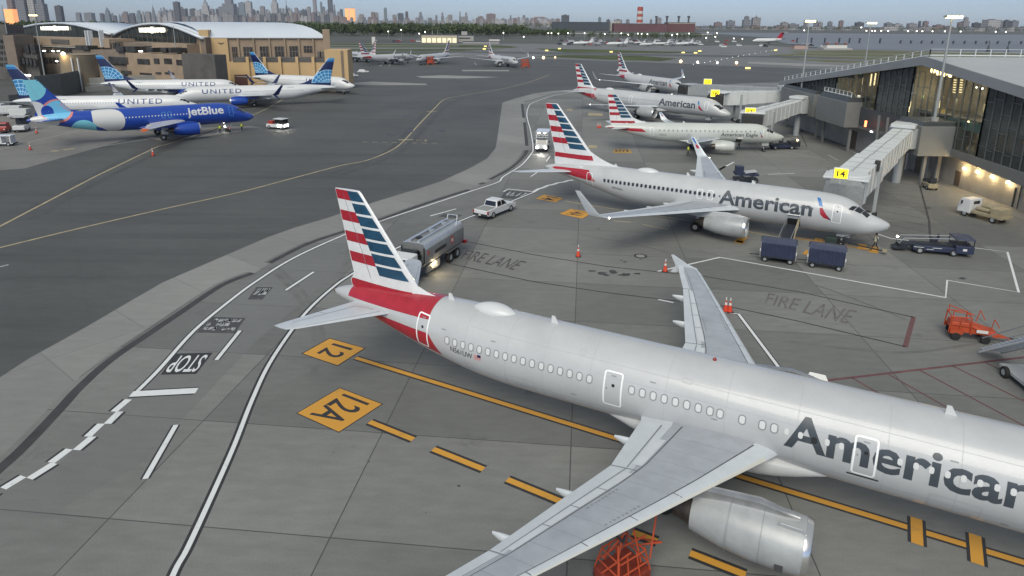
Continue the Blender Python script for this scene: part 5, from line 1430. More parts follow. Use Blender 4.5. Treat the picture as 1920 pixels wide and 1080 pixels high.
wall_thing('blast_wall', 'long pale concrete blast wall behind the globe-tail airliner', 'wall', [(162, 170), (352, 160)], 3.9, H_conc, .6)
mb = MB(); a_ = G(164, 172); b_ = G(250, 165); d_ = b_ - a_
mb.box(((a_.x + b_.x) / 2, (a_.y + b_.y) / 2 - .6, .8), (d_.length, .5, 1.6), atan2(d_.y, d_.x))
tag(mb.build('concrete_barrier', H_conc), 'lower pale concrete barrier in front of the blast wall', 'barrier')
wall_thing('chain_fence', 'grey fence at left behind the parked baggage vehicles', 'fence', [(-60, 205), (20, 202), (70, 196)], 3.2, H_fence)
# ------------------------------------------------------------------ distant city, woods and airfield buildings
def tower_mat(name, c1, c2, win):
    m = bpy.data.materials.new(name); m.use_nodes = True; n = m.node_tree; b = n.nodes['Principled BSDF']; b.inputs['Roughness'].default_value = .6
    tc = n.nodes.new('ShaderNodeTexCoord'); sp_ = n.nodes.new('ShaderNodeSeparateXYZ'); cb_ = n.nodes.new('ShaderNodeCombineXYZ'); ad = n.nodes.new('ShaderNodeMath'); ad.operation = 'ADD'
    n.links.new(tc.outputs['Object'], sp_.inputs[0]); n.links.new(sp_.outputs['X'], ad.inputs[0]); n.links.new(sp_.outputs['Y'], ad.inputs[1]); n.links.new(ad.outputs[0], cb_.inputs['X']); n.links.new(sp_.outputs['Z'], cb_.inputs['Y'])
    br = n.nodes.new('ShaderNodeTexBrick'); br.offset = 0; br.inputs['Color1'].default_value = (*c1, 1); br.inputs['Color2'].default_value = (*c2, 1); br.inputs['Mortar'].default_value = (*win, 1)
    br.inputs['Scale'].default_value = 1; br.inputs['Brick Width'].default_value = 11; br.inputs['Row Height'].default_value = 13; br.inputs['Mortar Size'].default_value = 1.9
    n.links.new(cb_.outputs[0], br.inputs['Vector']); n.links.new(br.outputs['Color'], b.inputs['Base Color'])
    return m
TM = [tower_mat('tower_stone', (.34, .31, .29), (.26, .24, .23), (.15, .15, .16)), tower_mat('tower_grey', (.24, .245, .26), (.19, .195, .21), (.11, .115, .125)), tower_mat('tower_dark', (.10, .105, .12), (.075, .08, .09), (.05, .052, .06)),
      tower_mat('tower_pale', (.50, .48, .46), (.40, .385, .37), (.22, .215, .215)), tower_mat('tower_brick', (.27, .19, .16), (.21, .155, .14), (.13, .10, .10)), tower_mat('tower_glass', (.20, .26, .28), (.16, .21, .235), (.10, .13, .15))]
M_glint = mat('painted_sunrise_glint', (.8, .35, .12), .4, emit=(1, .38, .13), estr=.5)  # sunrise reflection put into the colour as a steady glow
def tower(u0, u1, vt, Y, m, label, group, step=None, spire=None, nm='tower', depth=None, rzv=0.0):
    a = P((u0 + u1) / 2, vt, Y); wd = (P(u1, vt, Y) - P(u0, vt, Y)).length; h = a.z
    t = thing(nm, label, 'building', (a.x, Y, -3), rzv, group)
    dp = depth or wd * .8
    mb = MB()
    if step:
        z0 = 0
        for fz, fw in step: mb.bb((-wd / 2 * fw, -dp / 2 * fw, z0), (wd / 2 * fw, dp / 2 * fw, h * fz + 3)); z0 = h * fz + 3 - .01
    else: mb.bb((-wd / 2, -dp / 2, 0), (wd / 2, dp / 2, h + 3))
    mb.build('body', m, t)
    rf = MB(); k = step[-1][1] if step else 1
    rf.bb((-wd * .2 * k, -dp * .2 * k, h + 3), (wd * .18 * k, dp * .2 * k, h + 3 + max(4, h * .03))); rf.build('roof_plant', TM[2], t)
    if spire:
        sh = P((u0 + u1) / 2, spire, Y).z
        MB().tube((0, 0, h), (0, 0, sh + 3), max(wd * .12, 3), 6, 1.2).build('spire', TM[1], t)
    return t
S3 = [(.62, 1.0), (.85, .72), (1.0, .42)]; S2 = [(.75, 1.0), (1.0, .6)]
YM = 7300
G_LIC = 'glass towers at the far left'; G_MAN = 'towers of the distant skyline'; G_UP = 'blocks of the skyline above the woods'; G_RT = 'blocks on the far shore'
tower(24, 48, -14, 3900, TM[1], 'wide grey glass tower rising out of the top of the picture at far left', G_LIC)
tower(50, 62, -16, 3900, TM[3], 'pale slim tower next to the wide grey one at far left', G_LIC)
tower(67, 82, -6, 3900, TM[1], 'grey tower right of the pale slim one at far left', G_LIC, S2)
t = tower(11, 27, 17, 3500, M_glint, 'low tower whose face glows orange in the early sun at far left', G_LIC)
tower(14, 24, -2, 3700, TM[4], 'tower with red and white top behind the orange glowing face', G_LIC)
tower(104, 115, 11, 3900, TM[2], 'lone dark block above the trees left of the left arch', G_LIC)
tower(325.5, 335.6, 3.7, 6000, TM[2], 'plain dark slab tower standing alone in the left skyline', G_MAN)
tower(377, 392, 4, YM, TM[3], 'pale stepped tower with white roof behind the white hangar roof', G_MAN, S3, -14)
tower(418, 439, -6, YM, TM[1], 'broad grey tower, widest and tallest of the skyline cluster', G_MAN, S2)
tower(448, 459, 5, YM, TM[5], 'greenish tower right of the widest grey tower', G_MAN)
tower(460, 471, 3, YM, TM[3], 'pale flat-topped tower right of the greenish tower', G_MAN)
tower(508, 519, -8, YM, TM[3], 'very tall pale tower left of the dark spire', G_MAN, S2)
tower(534, 540, 11, YM, TM[2], 'dark tower with a long needle spire', G_MAN, S3, -14)
tower(586, 592, -8, YM, TM[0], 'very slender brown tower reaching the top of the picture', G_MAN)
tower(600, 603.5, 4, YM, TM[5], 'thin blue-green tower between two slender ones', G_MAN)
tower(614, 622, -10, YM, TM[2], 'very slender dark tower reaching the top of the picture', G_MAN)
tower(564, 574, 19, YM, TM[2], 'dark glass slab among paler blocks', G_MAN)
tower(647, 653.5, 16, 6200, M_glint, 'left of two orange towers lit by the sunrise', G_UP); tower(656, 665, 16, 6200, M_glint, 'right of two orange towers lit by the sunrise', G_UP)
tower(719.7, 724.7, 15, YM, TM[5], 'lone slim green glass tower above the woods', G_UP)
tower(196, 205, 16, YM, TM[5], 'blue tower with pale tip above the left arch', G_MAN, S3, 12)
tower(284, 289, 14, YM, TM[1], 'grey needle-topped tower above the right arch', G_MAN, S3, 8)
tower(1053, 1067, 28.5, 3800, TM[2], 'dark box-shaped block above the long dark plant building', G_RT)
tower(1394, 1407, 31, 4300, TM[1], 'tall stepped grey block right of the maroon building', G_RT, S2); tower(1411, 1425, 33, 4300, TM[0], 'brown block with thin chimney right of the maroon building', G_RT, None, 28)
tower(1807, 1817, 33, 4100, TM[0], 'brown rounded block, tallest on the far right shore', G_RT, S2); tower(1848, 1871, 37, 4100, TM[3], 'wide pale pink block on the far right shore', G_RT)
generic = [(142, 152, 24, 1), (158, 177, 24, 1), (187, 194, 25, 2), (228, 242, 22, 4), (242, 253, 25, 2), (255, 265, 20, 5), (265.5, 270, 22, 3), (272, 283, 22, 0), (294, 302, 21, 3), (304, 315, 20, 1), (316, 324, 19, 0), (340, 350, 17, 2), (356, 365, 16.5, 2), (365, 378, 20, 3), (392, 402, 17, 0), (402, 412, 18, 2), (409, 419, 13, 1), (439, 448, 13, 1), (471, 480, 18, 2), (480, 487, 20, 2), (487, 497, 12, 0), (498, 508, 20, 3), (522, 529, 16, 1), (539, 549, 20, 3), (549, 562, 15, 0), (575, 583, 13, 0), (593, 600, 22, 3), (604, 613, 20, 0), (624, 629, 9, 1), (630, 641, 22, 0)]
for u0, u1, vt, k in generic: tower(u0 + (u1 - u0) * .1, u1 - (u1 - u0) * .14, vt, YM + 300, TM[k], 'one of many plain grey and brown towers in the hazy skyline', 'plain skyline towers', S2 if (int(u0) % 3 == 0) else None)
rs = random.Random(21)
u = 300
while u < 642:
    wd = rs.uniform(4, 9); tower(u, u + wd, rs.uniform(23, 33), YM - 500, TM[rs.choice((0, 0, 1, 2, 3, 4))], 'one of many plain grey and brown towers in the hazy skyline', 'plain skyline towers', S2 if rs.random() < .3 else None); u += wd * rs.uniform(.9, 1.2)
for lo_, hi_, va, vb in ((192, 302, 24, 31), (300, 642, 13, 27)):
    u = lo_
    while u < hi_:
        wd = rs.uniform(2.4, 5); tower(u, u + wd, rs.uniform(va, vb), YM + 700, TM[rs.choice((0, 1, 1, 2, 3, 5))], 'one of many plain grey and brown towers in the hazy skyline', 'plain skyline towers', S2 if rs.random() < .4 else None); u += wd * rs.uniform(1.0, 1.9)
up = [(671, 684, 27, 0), (696, 703, 23, 4), (704, 709, 24, 0), (736, 743, 28, 0), (746, 756, 25, 2), (760, 765, 22, 2), (785, 792, 23, 1), (816, 820, 29, 1), (827, 832, 24, 1), (840, 848, 28, 0), (861, 864, 22, 1), (871, 877, 24, 0), (893, 910, 31, 4), (912, 929, 26, 4), (940, 947, 35, 1), (955, 960, 29, 1), (970, 975, 32, 0), (980, 985, 29, 1), (994, 999, 34, 0)]
for u0, u1, vt, k in up: tower(u0, u1, vt, 6400, TM[k], 'one of many brown and grey apartment blocks above the woods', 'apartment blocks above the woods', S2 if u0 % 2 else None)
u = 642
while u < 1045:
    wd = rs.uniform(4, 9); tower(u, u + wd, rs.uniform(32, 40), 5900, TM[rs.choice((0, 0, 1, 3, 4, 4))], 'one of many brown and grey apartment blocks above the woods', 'apartment blocks above the woods'); u += wd * rs.uniform(.95, 1.35)
rt = [(1122, 1127, 33, 5), (1137, 1144, 37, 2), (1152, 1166, 37, 0), (1174, 1180, 37, 1), (1219, 1223, 37, 1), (1232, 1240, 34, 0), (1340, 1353, 42, 4), (1363, 1377, 39, 1), (1465, 1477, 42, 0), (1478, 1496, 45, 1), (1508, 1514, 40, 1), (1527, 1533, 39, 1), (1535, 1542, 42, 0), (1553, 1560, 41, 1), (1574, 1581, 39, 4), (1605, 1618, 42, 2), (1660, 1672, 43, 1), (1676, 1690, 45, 3), (1703, 1717, 44, 0), (1723, 1727, 40, 2), (1732, 1740, 40, 4), (1752, 1768, 47, 4), (1797, 1806, 42, 4), (1825, 1837, 43, 2), (1873, 1880, 39, 1), (1884, 1892, 38, 2), (1897, 1908, 39, 1)]
for u0, u1, vt, k in rt: tower(u0, u1, vt, 4200, TM[k], 'one of many dull brown and grey blocks on the far shore', 'plain blocks on the far shore')
u = 1230
while u < 1925:
    wd = rs.uniform(7, 17); tower(u, u + wd, rs.uniform(47, 52.5) + (u - 1230) * .004, 3950, TM[rs.choice((0, 1, 1, 3, 4))], 'one of many dull brown and grey blocks on the far shore', 'plain blocks on the far shore'); u += wd * rs.uniform(.8, 1.1)

# woods: leaf clumps heaped into crowns with gaps, one mass
def woods(name, px, n, hs, seed, leaves=90):
    rs = random.Random(seed); mb = MB()
    for _ in range(n):
        u, Y, hk = px(rs); x = P(u, 60, Y).x; h = hs * rs.uniform(.7, 1.2) * hk; r = h * rs.uniform(.38, .55)
        mb.m = 2; mb.tube((x, Y, -.3), (x, Y, h * .4), .35, 4, .2, cap=False)
        for _ in range(leaves):
            a, b, k = rs.uniform(0, 2 * pi), rs.uniform(-1, 1), rs.random() ** .4
            c = Vector((x + r * k * cos(a) * sqrt(1 - b * b), Y + r * k * sin(a) * sqrt(1 - b * b), h * .6 + h * .42 * k * b))
            s_ = h * rs.uniform(.045, .09); e1 = Vector((rs.uniform(-1, 1), rs.uniform(-1, 1), rs.uniform(-1, 1))).normalized(); e2 = e1.orthogonal().normalized()
            mb.m = 0 if rs.random() < .6 else 1
            mb.add([c - e1 * s_ - e2 * s_ * .7, c + e1 * s_ - e2 * s_, c + e1 * s_ * .8 + e2 * s_, c - e1 * s_ + e2 * s_ * .8], [(0, 1, 2, 3)])
    return tag(mb.build(name, [mat('leaf_dark', (.05, .068, .034), .9, var=.3, vscale=.02, spec=.1), mat('leaf_mid', (.085, .115, .05), .9, var=.3, vscale=.02, spec=.1), mat('bark', (.07, .055, .04), .9)], fix=False), kind='stuff')
def wl(rs):
    u = rs.uniform(500, 1075); k = (u - 500) / 575
    return u, rs.uniform(1150, 1650) , (1.05 if u < 985 else .62)
woods('woods', wl, 430, 17.5, 4)
woods('woods', lambda rs: (rs.uniform(-30, 238), rs.uniform(760, 1050), 1.0), 150, 17.5, 9)
woods('woods', lambda rs: (rs.uniform(1100, 1345), rs.uniform(1050, 1200), .42), 90, 22, 12, 30)
woods('shore_trees', lambda rs: (rs.uniform(1330, 1925), rs.uniform(3300, 3700), .8), 170, 24, 15, 26)
woods('tree_row', lambda rs: (rs.uniform(480, 1060), rs.uniform(3200, 4300), .9), 150, 30, 17, 30)
# power plant, maroon hall, striped chimney
K_dark = mat('plant_dark', (.045, .055, .065), .6, var=.2, vscale=.02); K_maroon = mat('maroon_cladding', (.125, .048, .05), .65, var=.18, vscale=.03); K_cream = mat('cream_wall', (.48, .43, .33), .8, var=.1, vscale=.05)
def slab(name, label, cat, u0, u1, vt, vb, Y, m, dp=60, extra=None):
    if Y < 1000: Y = G((u0 + u1) / 2, vb).y
    a = P(u0, vt, Y); b = P(u1, vt, Y)
    t = thing(name, label, cat, ((a.x + b.x) / 2, Y, 0), 0); wd = b.x - a.x; h = P((u0 + u1) / 2, vt, Y).z
    MB().bb((-wd / 2, 0, -1), (wd / 2, dp, h)).build('wall', m, t)
    MB().bb((-wd / 2 - .5, -.5, h), (wd / 2 + .5, dp + .5, h + max(.4, h * .03))).build('roof', K_dark, t)
    return t, wd, h
t, wd, h = slab('plant_building', 'long dark blue-grey plant building left of the maroon hall', 'building', 1037, 1142, 41.5, 56, 2300, K_dark)
for k in range(3): MB().bb((wd / 2 + 6 + 12 * k, -2, 0), (wd / 2 + 10 + 12 * k, 8, h * .98)).build('frame_post', K_cream, t)
MB().bb((wd / 2 + 4, -2, h * .98), (wd / 2 + 36, 8, h * 1.08)).build('frame_beam', K_cream, t)
t, wd, h = slab('maroon_hall', 'long maroon industrial hall below the red and white chimney', 'building', 1152, 1252, 44.5, 60, 2200, K_maroon)
for k in range(12): MB().bb((-wd / 2 + wd * (k + .4) / 12, -.6, 0), (-wd / 2 + wd * (k + .4) / 12 + 1.2, 0, h)).build('rib', K_dark, t)
t, wd, h = slab('maroon_hall', 'smaller maroon hall with pale eaves right of the long one', 'building', 1253, 1304, 42.5, 58, 2250, K_maroon)
MB().bb((-wd / 2, -1, h * .9), (wd / 2, -.1, h * .96)).build('eave', K_cream, t)
t = thing('chimney', 'fat chimney with red and white bands above the maroon hall', 'chimney', (P(1199, 45, 2400).x, 2400, 0)); hz = P(1199, 15, 2400).z; r_ = 11
for k in range(8):
    z0 = hz * k / 8; z1 = hz * (k + 1) / 8; MB().tube((0, 0, z0), (0, 0, z1), r_ * (1.0 - .012 * k), 16, r_ * (1 - .012 * (k + 1)), cap=k == 7).build('band', mat('chimney_red', (.40, .075, .05), .7) if k % 2 else mat('chimney_white', (.55, .53, .50), .7), t, smooth=40)
MB().tube((0, 0, hz), (0, 0, hz + 4), r_ * .86, 16).build('collar', MATS['chimney_red'], t)
for k, u in enumerate((1230, 1250, 1272, 1290.5)):
    t = thing('smoke_stack', 'one of four dark flared stacks behind the maroon halls', 'stack', (P(u, 45, 2420).x, 2420, 0), 0, 'dark flared stacks'); hz = P(u, 30, 2420).z
    MB().tube((0, 0, 0), (0, 0, hz - 6), 3.2, 10).build('shaft', TM[2], t); MB().tube((0, 0, hz - 6), (0, 0, hz), 4.6, 10, 5.6).build('flare', TM[2], t)
# arch bridge, viaduct
t = thing('arch_bridge', 'far steel arch bridge on the horizon left of the dark plant', 'bridge', (P(1013, 45, 5600).x, 5600, 0)); mb = MB(); W = (P(1036, 45, 5600).x - P(993, 45, 5600).x) / 2; hz = P(1013, 32, 5600).z; B_st = mat('bridge_steel', (.25, .19, .18), .7)
arc = [(W * cos(pi * i / 14), hz * .25 + hz * .75 * sin(pi * i / 14)) for i in range(15)]
mb.path([(x, 0, z) for x, z in arc], 4.2); mb.build('arch', B_st, t); mb = MB(); mb.path([(x * .92, 0, z * .86) for x, z in arc], 2.6); mb.build('lower_chord', B_st, t)
mb = MB()
for x, z in arc[1:-1]: MB().tube((x, 0, hz * .3), (x, 0, z), 1.5, 4).build('hanger', B_st, t)
MB().bb((-W * 1.6, -8, hz * .27), (W * 1.6, 8, hz * .35)).build('deck', B_st, t)
for s_ in (-1, 1): MB().bb((s_ * W * 1.02 - 9, -10, 0), (s_ * W * 1.02 + 9, 10, hz * .55)).build('tower', TM[0], t)
K_via = mat('viaduct_grey', (.36, .35, .33), .8)
t = thing('viaduct', 'long pale low bridge running along the far shore to the right', 'bridge', (P(1450, 60, 2900).x, 2900, 0)); x0 = P(1352, 60, 2900).x - t.location.x; x1 = P(1930, 60, 2900).x - t.location.x; zz = P(1500, 61.2, 2900).z
MB().bb((x0, -6, zz - 3), (x1, 6, zz)).build('deck', K_via, t)
for k in range(16): MB().bb((x0 + (x1 - x0) * k / 16, -4, 0), (x0 + (x1 - x0) * k / 16 + 6, 4, zz - 3)).build('pier', K_via, t)
t = thing('elevated_road', 'pale elevated road on piers in front of the power plant', 'bridge', (P(1180, 64, 1500).x, 1500, 0)); x0 = P(1010, 64, 1500).x - t.location.x; x1 = P(1345, 64, 1500).x - t.location.x; zz = P(1180, 62.5, 1500).z
MB().bb((x0, -5, zz - 2.0), (x1, 5, zz)).build('deck', K_via, t)
for k in range(18): MB().bb((x0 + (x1 - x0) * (k + .3) / 18, -3, 0), (x0 + (x1 - x0) * (k + .3) / 18 + 2.5, 3, zz - 2)).build('pier', K_via, t)
# approach light piers in the water
for k, u in enumerate((1494, 1521, 1546, 1573, 1592, 1611, 1649.5, 1688, 1707.5, 1727.5, 1747, 1767, 1787, 1808, 1829, 1849, 1870, 1892, 1914)):
    b_ = G(u, 81.0 + (u - 1600) * .006); t = thing('light_pier', 'dark approach-light pier standing in the water, one of a row', 'pier', (b_.x, b_.y, 0), 0, 'approach light piers'); hh = 6 if u < 1660 else 3.6
    MB().box((0, 0, hh * .6), (1.3, 2, hh * .9)).build('frame', K_dark, t); MB().box((1.2, 0, hh), (2.8, 2, .6)).build('platform', TM[1], t); MB().tube((0, 0, -2), (0, 0, hh * .3), .9, 6).build('pile', K_dark, t)
for u, v, hh in ((1852, 97, 6), (1888, 98, 6)):
    b_ = G(u, v); t = thing('navigation_marker', 'dark cone-shaped marker at the near edge of the water, one of two', 'marker', (b_.x, b_.y, 0), 0, 'markers at the water edge'); MB().tube((0, 0, 0), (0, 0, hh), 1.7, 8, .3).build('body', K_dark, t); MB().tube((0, 0, hh), (0, 0, hh + 4), .3, 6).build('mast', K_dark, t)
# low airfield buildings
t, wd, h = slab('fire_station', 'low cream airfield building with a row of lit bay doors before the woods', 'building', 790, 857, 65.5, 80, 880, K_cream, 20)
for k in range(7): MB().bb((-wd / 2 + wd * (k + .12) / 7, -.4, 0), (-wd / 2 + wd * (k + .85) / 7, 0, h * .58)).build('bay_door', mat('lit_bay_door', (.8, .72, .5), .6, emit=(1, .84, .5), estr=.28), t)
for k in range(2): MB().tube((-wd * .2 + 6 * k, 4, h), (-wd * .2 + 6 * k, 4, h + 5), .25, 6).build('mast', K_via, t)
t, wd, h = slab('annex_building', 'low grey stepped building right of the cream airfield building', 'building', 857.5, 888, 66.5, 79, 878, K_via, 16)
MB().bb((-wd * .25, 1, h), (wd * .1, 12, h + 4.6)).build('upper_storey', K_via, t); MB().bb((-wd * .4, -.3, h * .5), (wd * .3, 0, h * .68)).build('window_band', K_dark, t)
slab('low_shed', 'long low grey shed behind the parked striped-tail airliner near the woods', 'building', 868, 936, 78, 81, 860, K_via, 8)
slab('white_shed', 'small white shed with flat roof at the end of the grey shed', 'building', 917, 937, 73, 78, 900, mat('shed_white', (.6, .58, .54), .7), 8)
t, wd, h = slab('pump_house', 'small white building on a plinth with three roof turrets beside the water', 'building', 1551, 1589, 83.5, 93, 820, mat('shed_white', (.6, .58, .54), .7), 10)
for k in (-1, 0, 1): MB().bb((k * wd * .45 - .9, 1, h), (k * wd * .45 + .9, 3, h + 1.6)).build('turret', mat('chimney_red', (.40, .075, .05), .7), t)
MB().bb((-wd * .72, -3, 0), (wd * .7, 12, 1.4)).build('plinth', K_via, t)
slab('shed', 'pale pink shed row near the water left of the small white building', 'building', 1490, 1516, 84.5, 92, 800, mat('pink_wall', (.42, .30, .26), .8), 10)
t = thing('guard_tower', 'slim white hut tower far left on the grass', 'tower', (P(701, 80, 700).x, 700, 0)); MB().bb((-1.7, -1.7, 0), (1.7, 1.7, 7.5)).build('wall', MATS['shed_white'], t); MB().bb((-1.3, -1.75, 0), (1.3, -1.7, 1.6)).build('door', MATS['pink_wall'], t)
# small parked jets and cars on the far ramp
jet_w = A_white
def small_jet(label, u, v, hd, sc=1.0, red=False):
    b_ = G(u, v); t = thing('small_jet', label, 'jet', (b_.x, b_.y, 0), hd, 'small white jets parked on the far ramp')
    mb = MB(); rings = []
    for x, r, z in ((8, .15, 1.7), (7.2, .6, 1.8), (5.5, 1.05, 2.0), (-2, 1.1, 2.05), (-6, .7, 2.4), (-8, .2, 2.8)): rings.append([(x * sc, r * sc * cos(a), (z + r * sin(a)) * sc) for a in [2 * pi * i / 12 for i in range(12)]])
    mb.loft(rings).build('fuselage', jet_w, t, smooth=True)
    for s_ in (-1, 1):
        MB().add([(1.5 * sc, s_ * .8 * sc, 1.3 * sc), (-1.2 * sc, s_ * .8 * sc, 1.3 * sc), (-2.8 * sc, s_ * 8 * sc, 1.9 * sc), (-1.6 * sc, s_ * 8 * sc, 1.9 * sc)], [(0, 1, 2, 3)]).add([(1.5 * sc, s_ * .8 * sc, 1.55 * sc), (-1.2 * sc, s_ * .8 * sc, 1.45 * sc), (-2.8 * sc, s_ * 8 * sc, 1.97 * sc), (-1.6 * sc, s_ * 8 * sc, 1.99 * sc)], [(0, 1, 2, 3)]).build('wing', jet_w, t)
        MB().lathe([(-1.4, .05), (-1.2, .42), (.9, .5), (1.1, .38), (1.0, .02)], (-4.2 * sc, s_ * 1.7 * sc, 2.7 * sc), 'x', 12).build('engine', jet_w, t, smooth=True)
        MB().tube((-1 * sc, s_ * 1.3, 0), (-1 * sc, s_ * 1.3, 1.3 * sc), .2, 6).build('gear', A_dark, t)
    MB().prism([(-4.6 * sc, 2.9 * sc), (-7.2 * sc, 6.2 * sc), (-9.0 * sc, 6.2 * sc), (-7.6 * sc, 2.7 * sc)], -.12 * sc, .12 * sc).build('tail_fin', A_red if red else jet_w, t)
    MB().bb((-9.3 * sc, -2.6 * sc, 6.1 * sc), (-7.4 * sc, 2.6 * sc, 6.25 * sc)).build('tailplane', jet_w, t)
for k, (u, v, hd, sc) in enumerate(((1093, 85.6, 3.3, 1.35), (1120, 86, 1.0, 1.1), (1157, 87, 3.2, 1.4), (1171, 87.2, 1.2, 1.2), (1199, 83, 2.6, .9), (1214, 87.4, 3.5, 1.2), (1240, 85.5, 3.2, 1.1), (1262, 86.5, 1.2, 1.1), (1283, 86, 3.3, 1.2), (1301, 85.5, .6, 1.1))):
    small_jet('small white private jet in the row of jets parked below the elevated road', u, v, hd, sc)
small_jet('long white airliner with a dark red tail far off beside the water', 1438, 83.2, 3.25, 2.3, True)
car_cols = [mat('car_white', (.6, .6, .6), .35), mat('car_silver', (.32, .33, .34), .3, .3), mat('car_dark', (.05, .05, .055), .3), mat('car_red', (.3, .06, .05), .35)]
rs = random.Random(8)
for k in range(84):
    u = rs.uniform(1040, 1335) if k < 60 else rs.uniform(1340, 1545) if k < 76 else rs.uniform(690, 790); v = rs.uniform(76.5, 85) if k < 60 else rs.uniform(77, 90) if k < 76 else rs.uniform(76.5, 79.5)
    b_ = G(u, v)
    t = thing('parked_van', 'one of the small vans and cars parked far off beyond the runway', 'van', (b_.x, b_.y, 0), rs.uniform(-.3, .3), 'vehicles parked far beyond the runway')
    MB().bb((-2.8, -1, .4), (2.8, 1, 1.5)).box((-.6, 0, 2.0), (3.8, 1.9, 1.1), 0, .85).build('body', car_cols[rs.choice((0, 0, 0, 1, 2, 3))], t); MB().box((-.6, 0, 1.95), (3.5, 1.96, .6), 0, .9).build('window', A_glass, t)
# lamps of the far airfield
gl_w = mat('far_lamp_white', (1, 1, 1), .5, emit=(1, .97, .86), estr=2.6); gl_o = mat('far_lamp_amber', (1, .6, .3), .5, emit=(1, .62, .30), estr=3); gl_y = mat('airfield_sign_glow', (1, .75, .2), .5, emit=(1, .74, .22), estr=1.0)
def farlamp(u, v, Y, r, m, lab, grp, nm='area_light'):
    p = P(u, v, Y); t = thing(nm, lab, 'light', (p.x, p.y, 0), 0, grp)
    if p.z > 2: MB().tube((0, 0, 0), (0, 0, p.z - r * .5), .18, 6).build('pole', L_pole, t)
    MB().lathe([(-r, .02), (-r * .7, r * .75), (0, r), (r * .7, r * .72), (r, .02)], (0, 0, max(p.z, r)), 'z', 10).build('lamp', m, t, smooth=True)
for u, v in ((728, 59), (752, 56), (797, 60), (786, 63), (944, 61.5), (982, 69), (1028, 62), (1034, 62), (1047, 63), (1065, 62), (1096, 62), (1134, 64), (1165, 62.5), (1178, 65), (1196, 63), (1203, 63.5), (1214, 64), (1260, 66), (1270, 64), (1292, 63), (1327, 61), (1324, 71), (1341, 69), (1344, 62), (1392, 73), (1376, 72)): farlamp(u, v, 940, 0.75, gl_w, 'one of many white lamps lighting the far ramps', 'white lamps of the far ramps')
for u, v in ((1507, 65), (1615, 51.5), (1624, 62.5), (1640, 62), (1652, 60.5), (1665, 60.5), (1634, 67.5), (1702, 61.5), (1718.5, 61), (1729, 61.5), (1748, 61.5), (1771, 64), (1800.5, 63), (1866, 65), (1885, 65)): farlamp(u, v, 3100, 2.7, gl_w, 'one of many white lamps along the far shore', 'white lamps on the far shore')
for u, v, r, m in ((1000, 108, .9, gl_w), (1019, 108, 1.2, gl_o), (1041, 107.5, .7, gl_o), (1276.5, 115, 1.2, gl_o), (1308, 116.5, .9, gl_w), (1345, 117.5, .8, gl_w), (1381, 117.5, 1.1, gl_o)):
    b_ = G(u, v + 3); farlamp(u, v, b_.y, r * .72, m, 'one of the bright lamps set low on the taxiway', 'bright lamps on the taxiway', 'taxiway_light')
for k in range(16): b_ = G(1300 + 10.5 * k, 121 - 1.9 * k); farlamp(1300 + 10.5 * k, 121 - 1.9 * k, b_.y, .11, gl_w, 'one of a slanting row of small white lights in the runway', 'small lights in the runway', 'runway_light')
for u, v in ((1402, 129), (1454, 94.5), (1049, 91.5), (1025, 95), (1146, 97.5), (1281, 99), (1304, 99.5), (1312, 96), (908, 92), (910, 87)):
    b_ = G(u, v + 1.2); t = thing('airfield_sign', 'one of the small glowing yellow signs beside the taxiways', 'sign', (b_.x, b_.y, 0), 0, 'small glowing signs on the airfield'); MB().bb((-1.2, -.2, .3), (1.2, .2, 1.1)).build('face', gl_y, t); MB().bb((-1.0, -.1, 0), (1.0, .1, .3)).build('leg', K_dark, t)
# ------------------------------------------------------------------ the parked aircraft
def eagle_mark(fu, root, s0, z0, hgt, side=-1):
    """blue and red tail-feather mark beside the forward door"""
    k = hgt / 1.9
    d = 1 if side < 0 else 1
    up = [(s0 + .62 * k, z0 + 1.9 * k), (s0 + .30 * k, z0 + 1.86 * k), (s0 - .05 * k, z0 + 1.15 * k), (s0 + .30 * k, z0 + 1.2 * k)]
    lo = [(s0 + .22 * k, z0 + 1.0 * k), (s0 - .02 * k, z0 + 1.05 * k), (s0 - .45 * k, z0 + .45 * k), (s0 - .75 * k, z0 - .05 * k), (s0 - .25 * k, z0 + .08 * k), (s0 + .1 * k, z0 + .42 * k)]
    f = lambda pts: fpoly(fu, pts)
    fdecal(fu, [f(up)], 'emblem_blue', A_logob, root, side, .012)
    fdecal(fu, [f(lo)], 'emblem_red', A_red, root, side, .012)
    fdecal(fu, [f([(s0 - .45 * k, z0 + .45 * k), (s0 - .98 * k, z0 - .12 * k), (s0 - .75 * k, z0 - .05 * k)])], 'emblem_tip', A_navy, root, side, .013)
def red_bands(fu, root, side, top, low):
    """red bands round the tail cone: each = list of (s, z)"""
    for pts in (top, low):
        if pts: fdecal(fu, [fpoly(fu, pts)], 'red_band', A_red, root, side, .010, .14, .4)

# 1 ---- the large aircraft in front
rA, fA, finA, fuA, spA = aircraft('a321', 'flag', 'airliner', 'huge silver foreground airliner with striped tail and N561UW on its side, cut by right edge', 'airliner', (27.872, 19.003, 0), -.48645, dict(detail=4, group='airliners parked on the ramp'))
flag_tail(spA, fuA, rA, finA, 0, 6.35, 11.56)
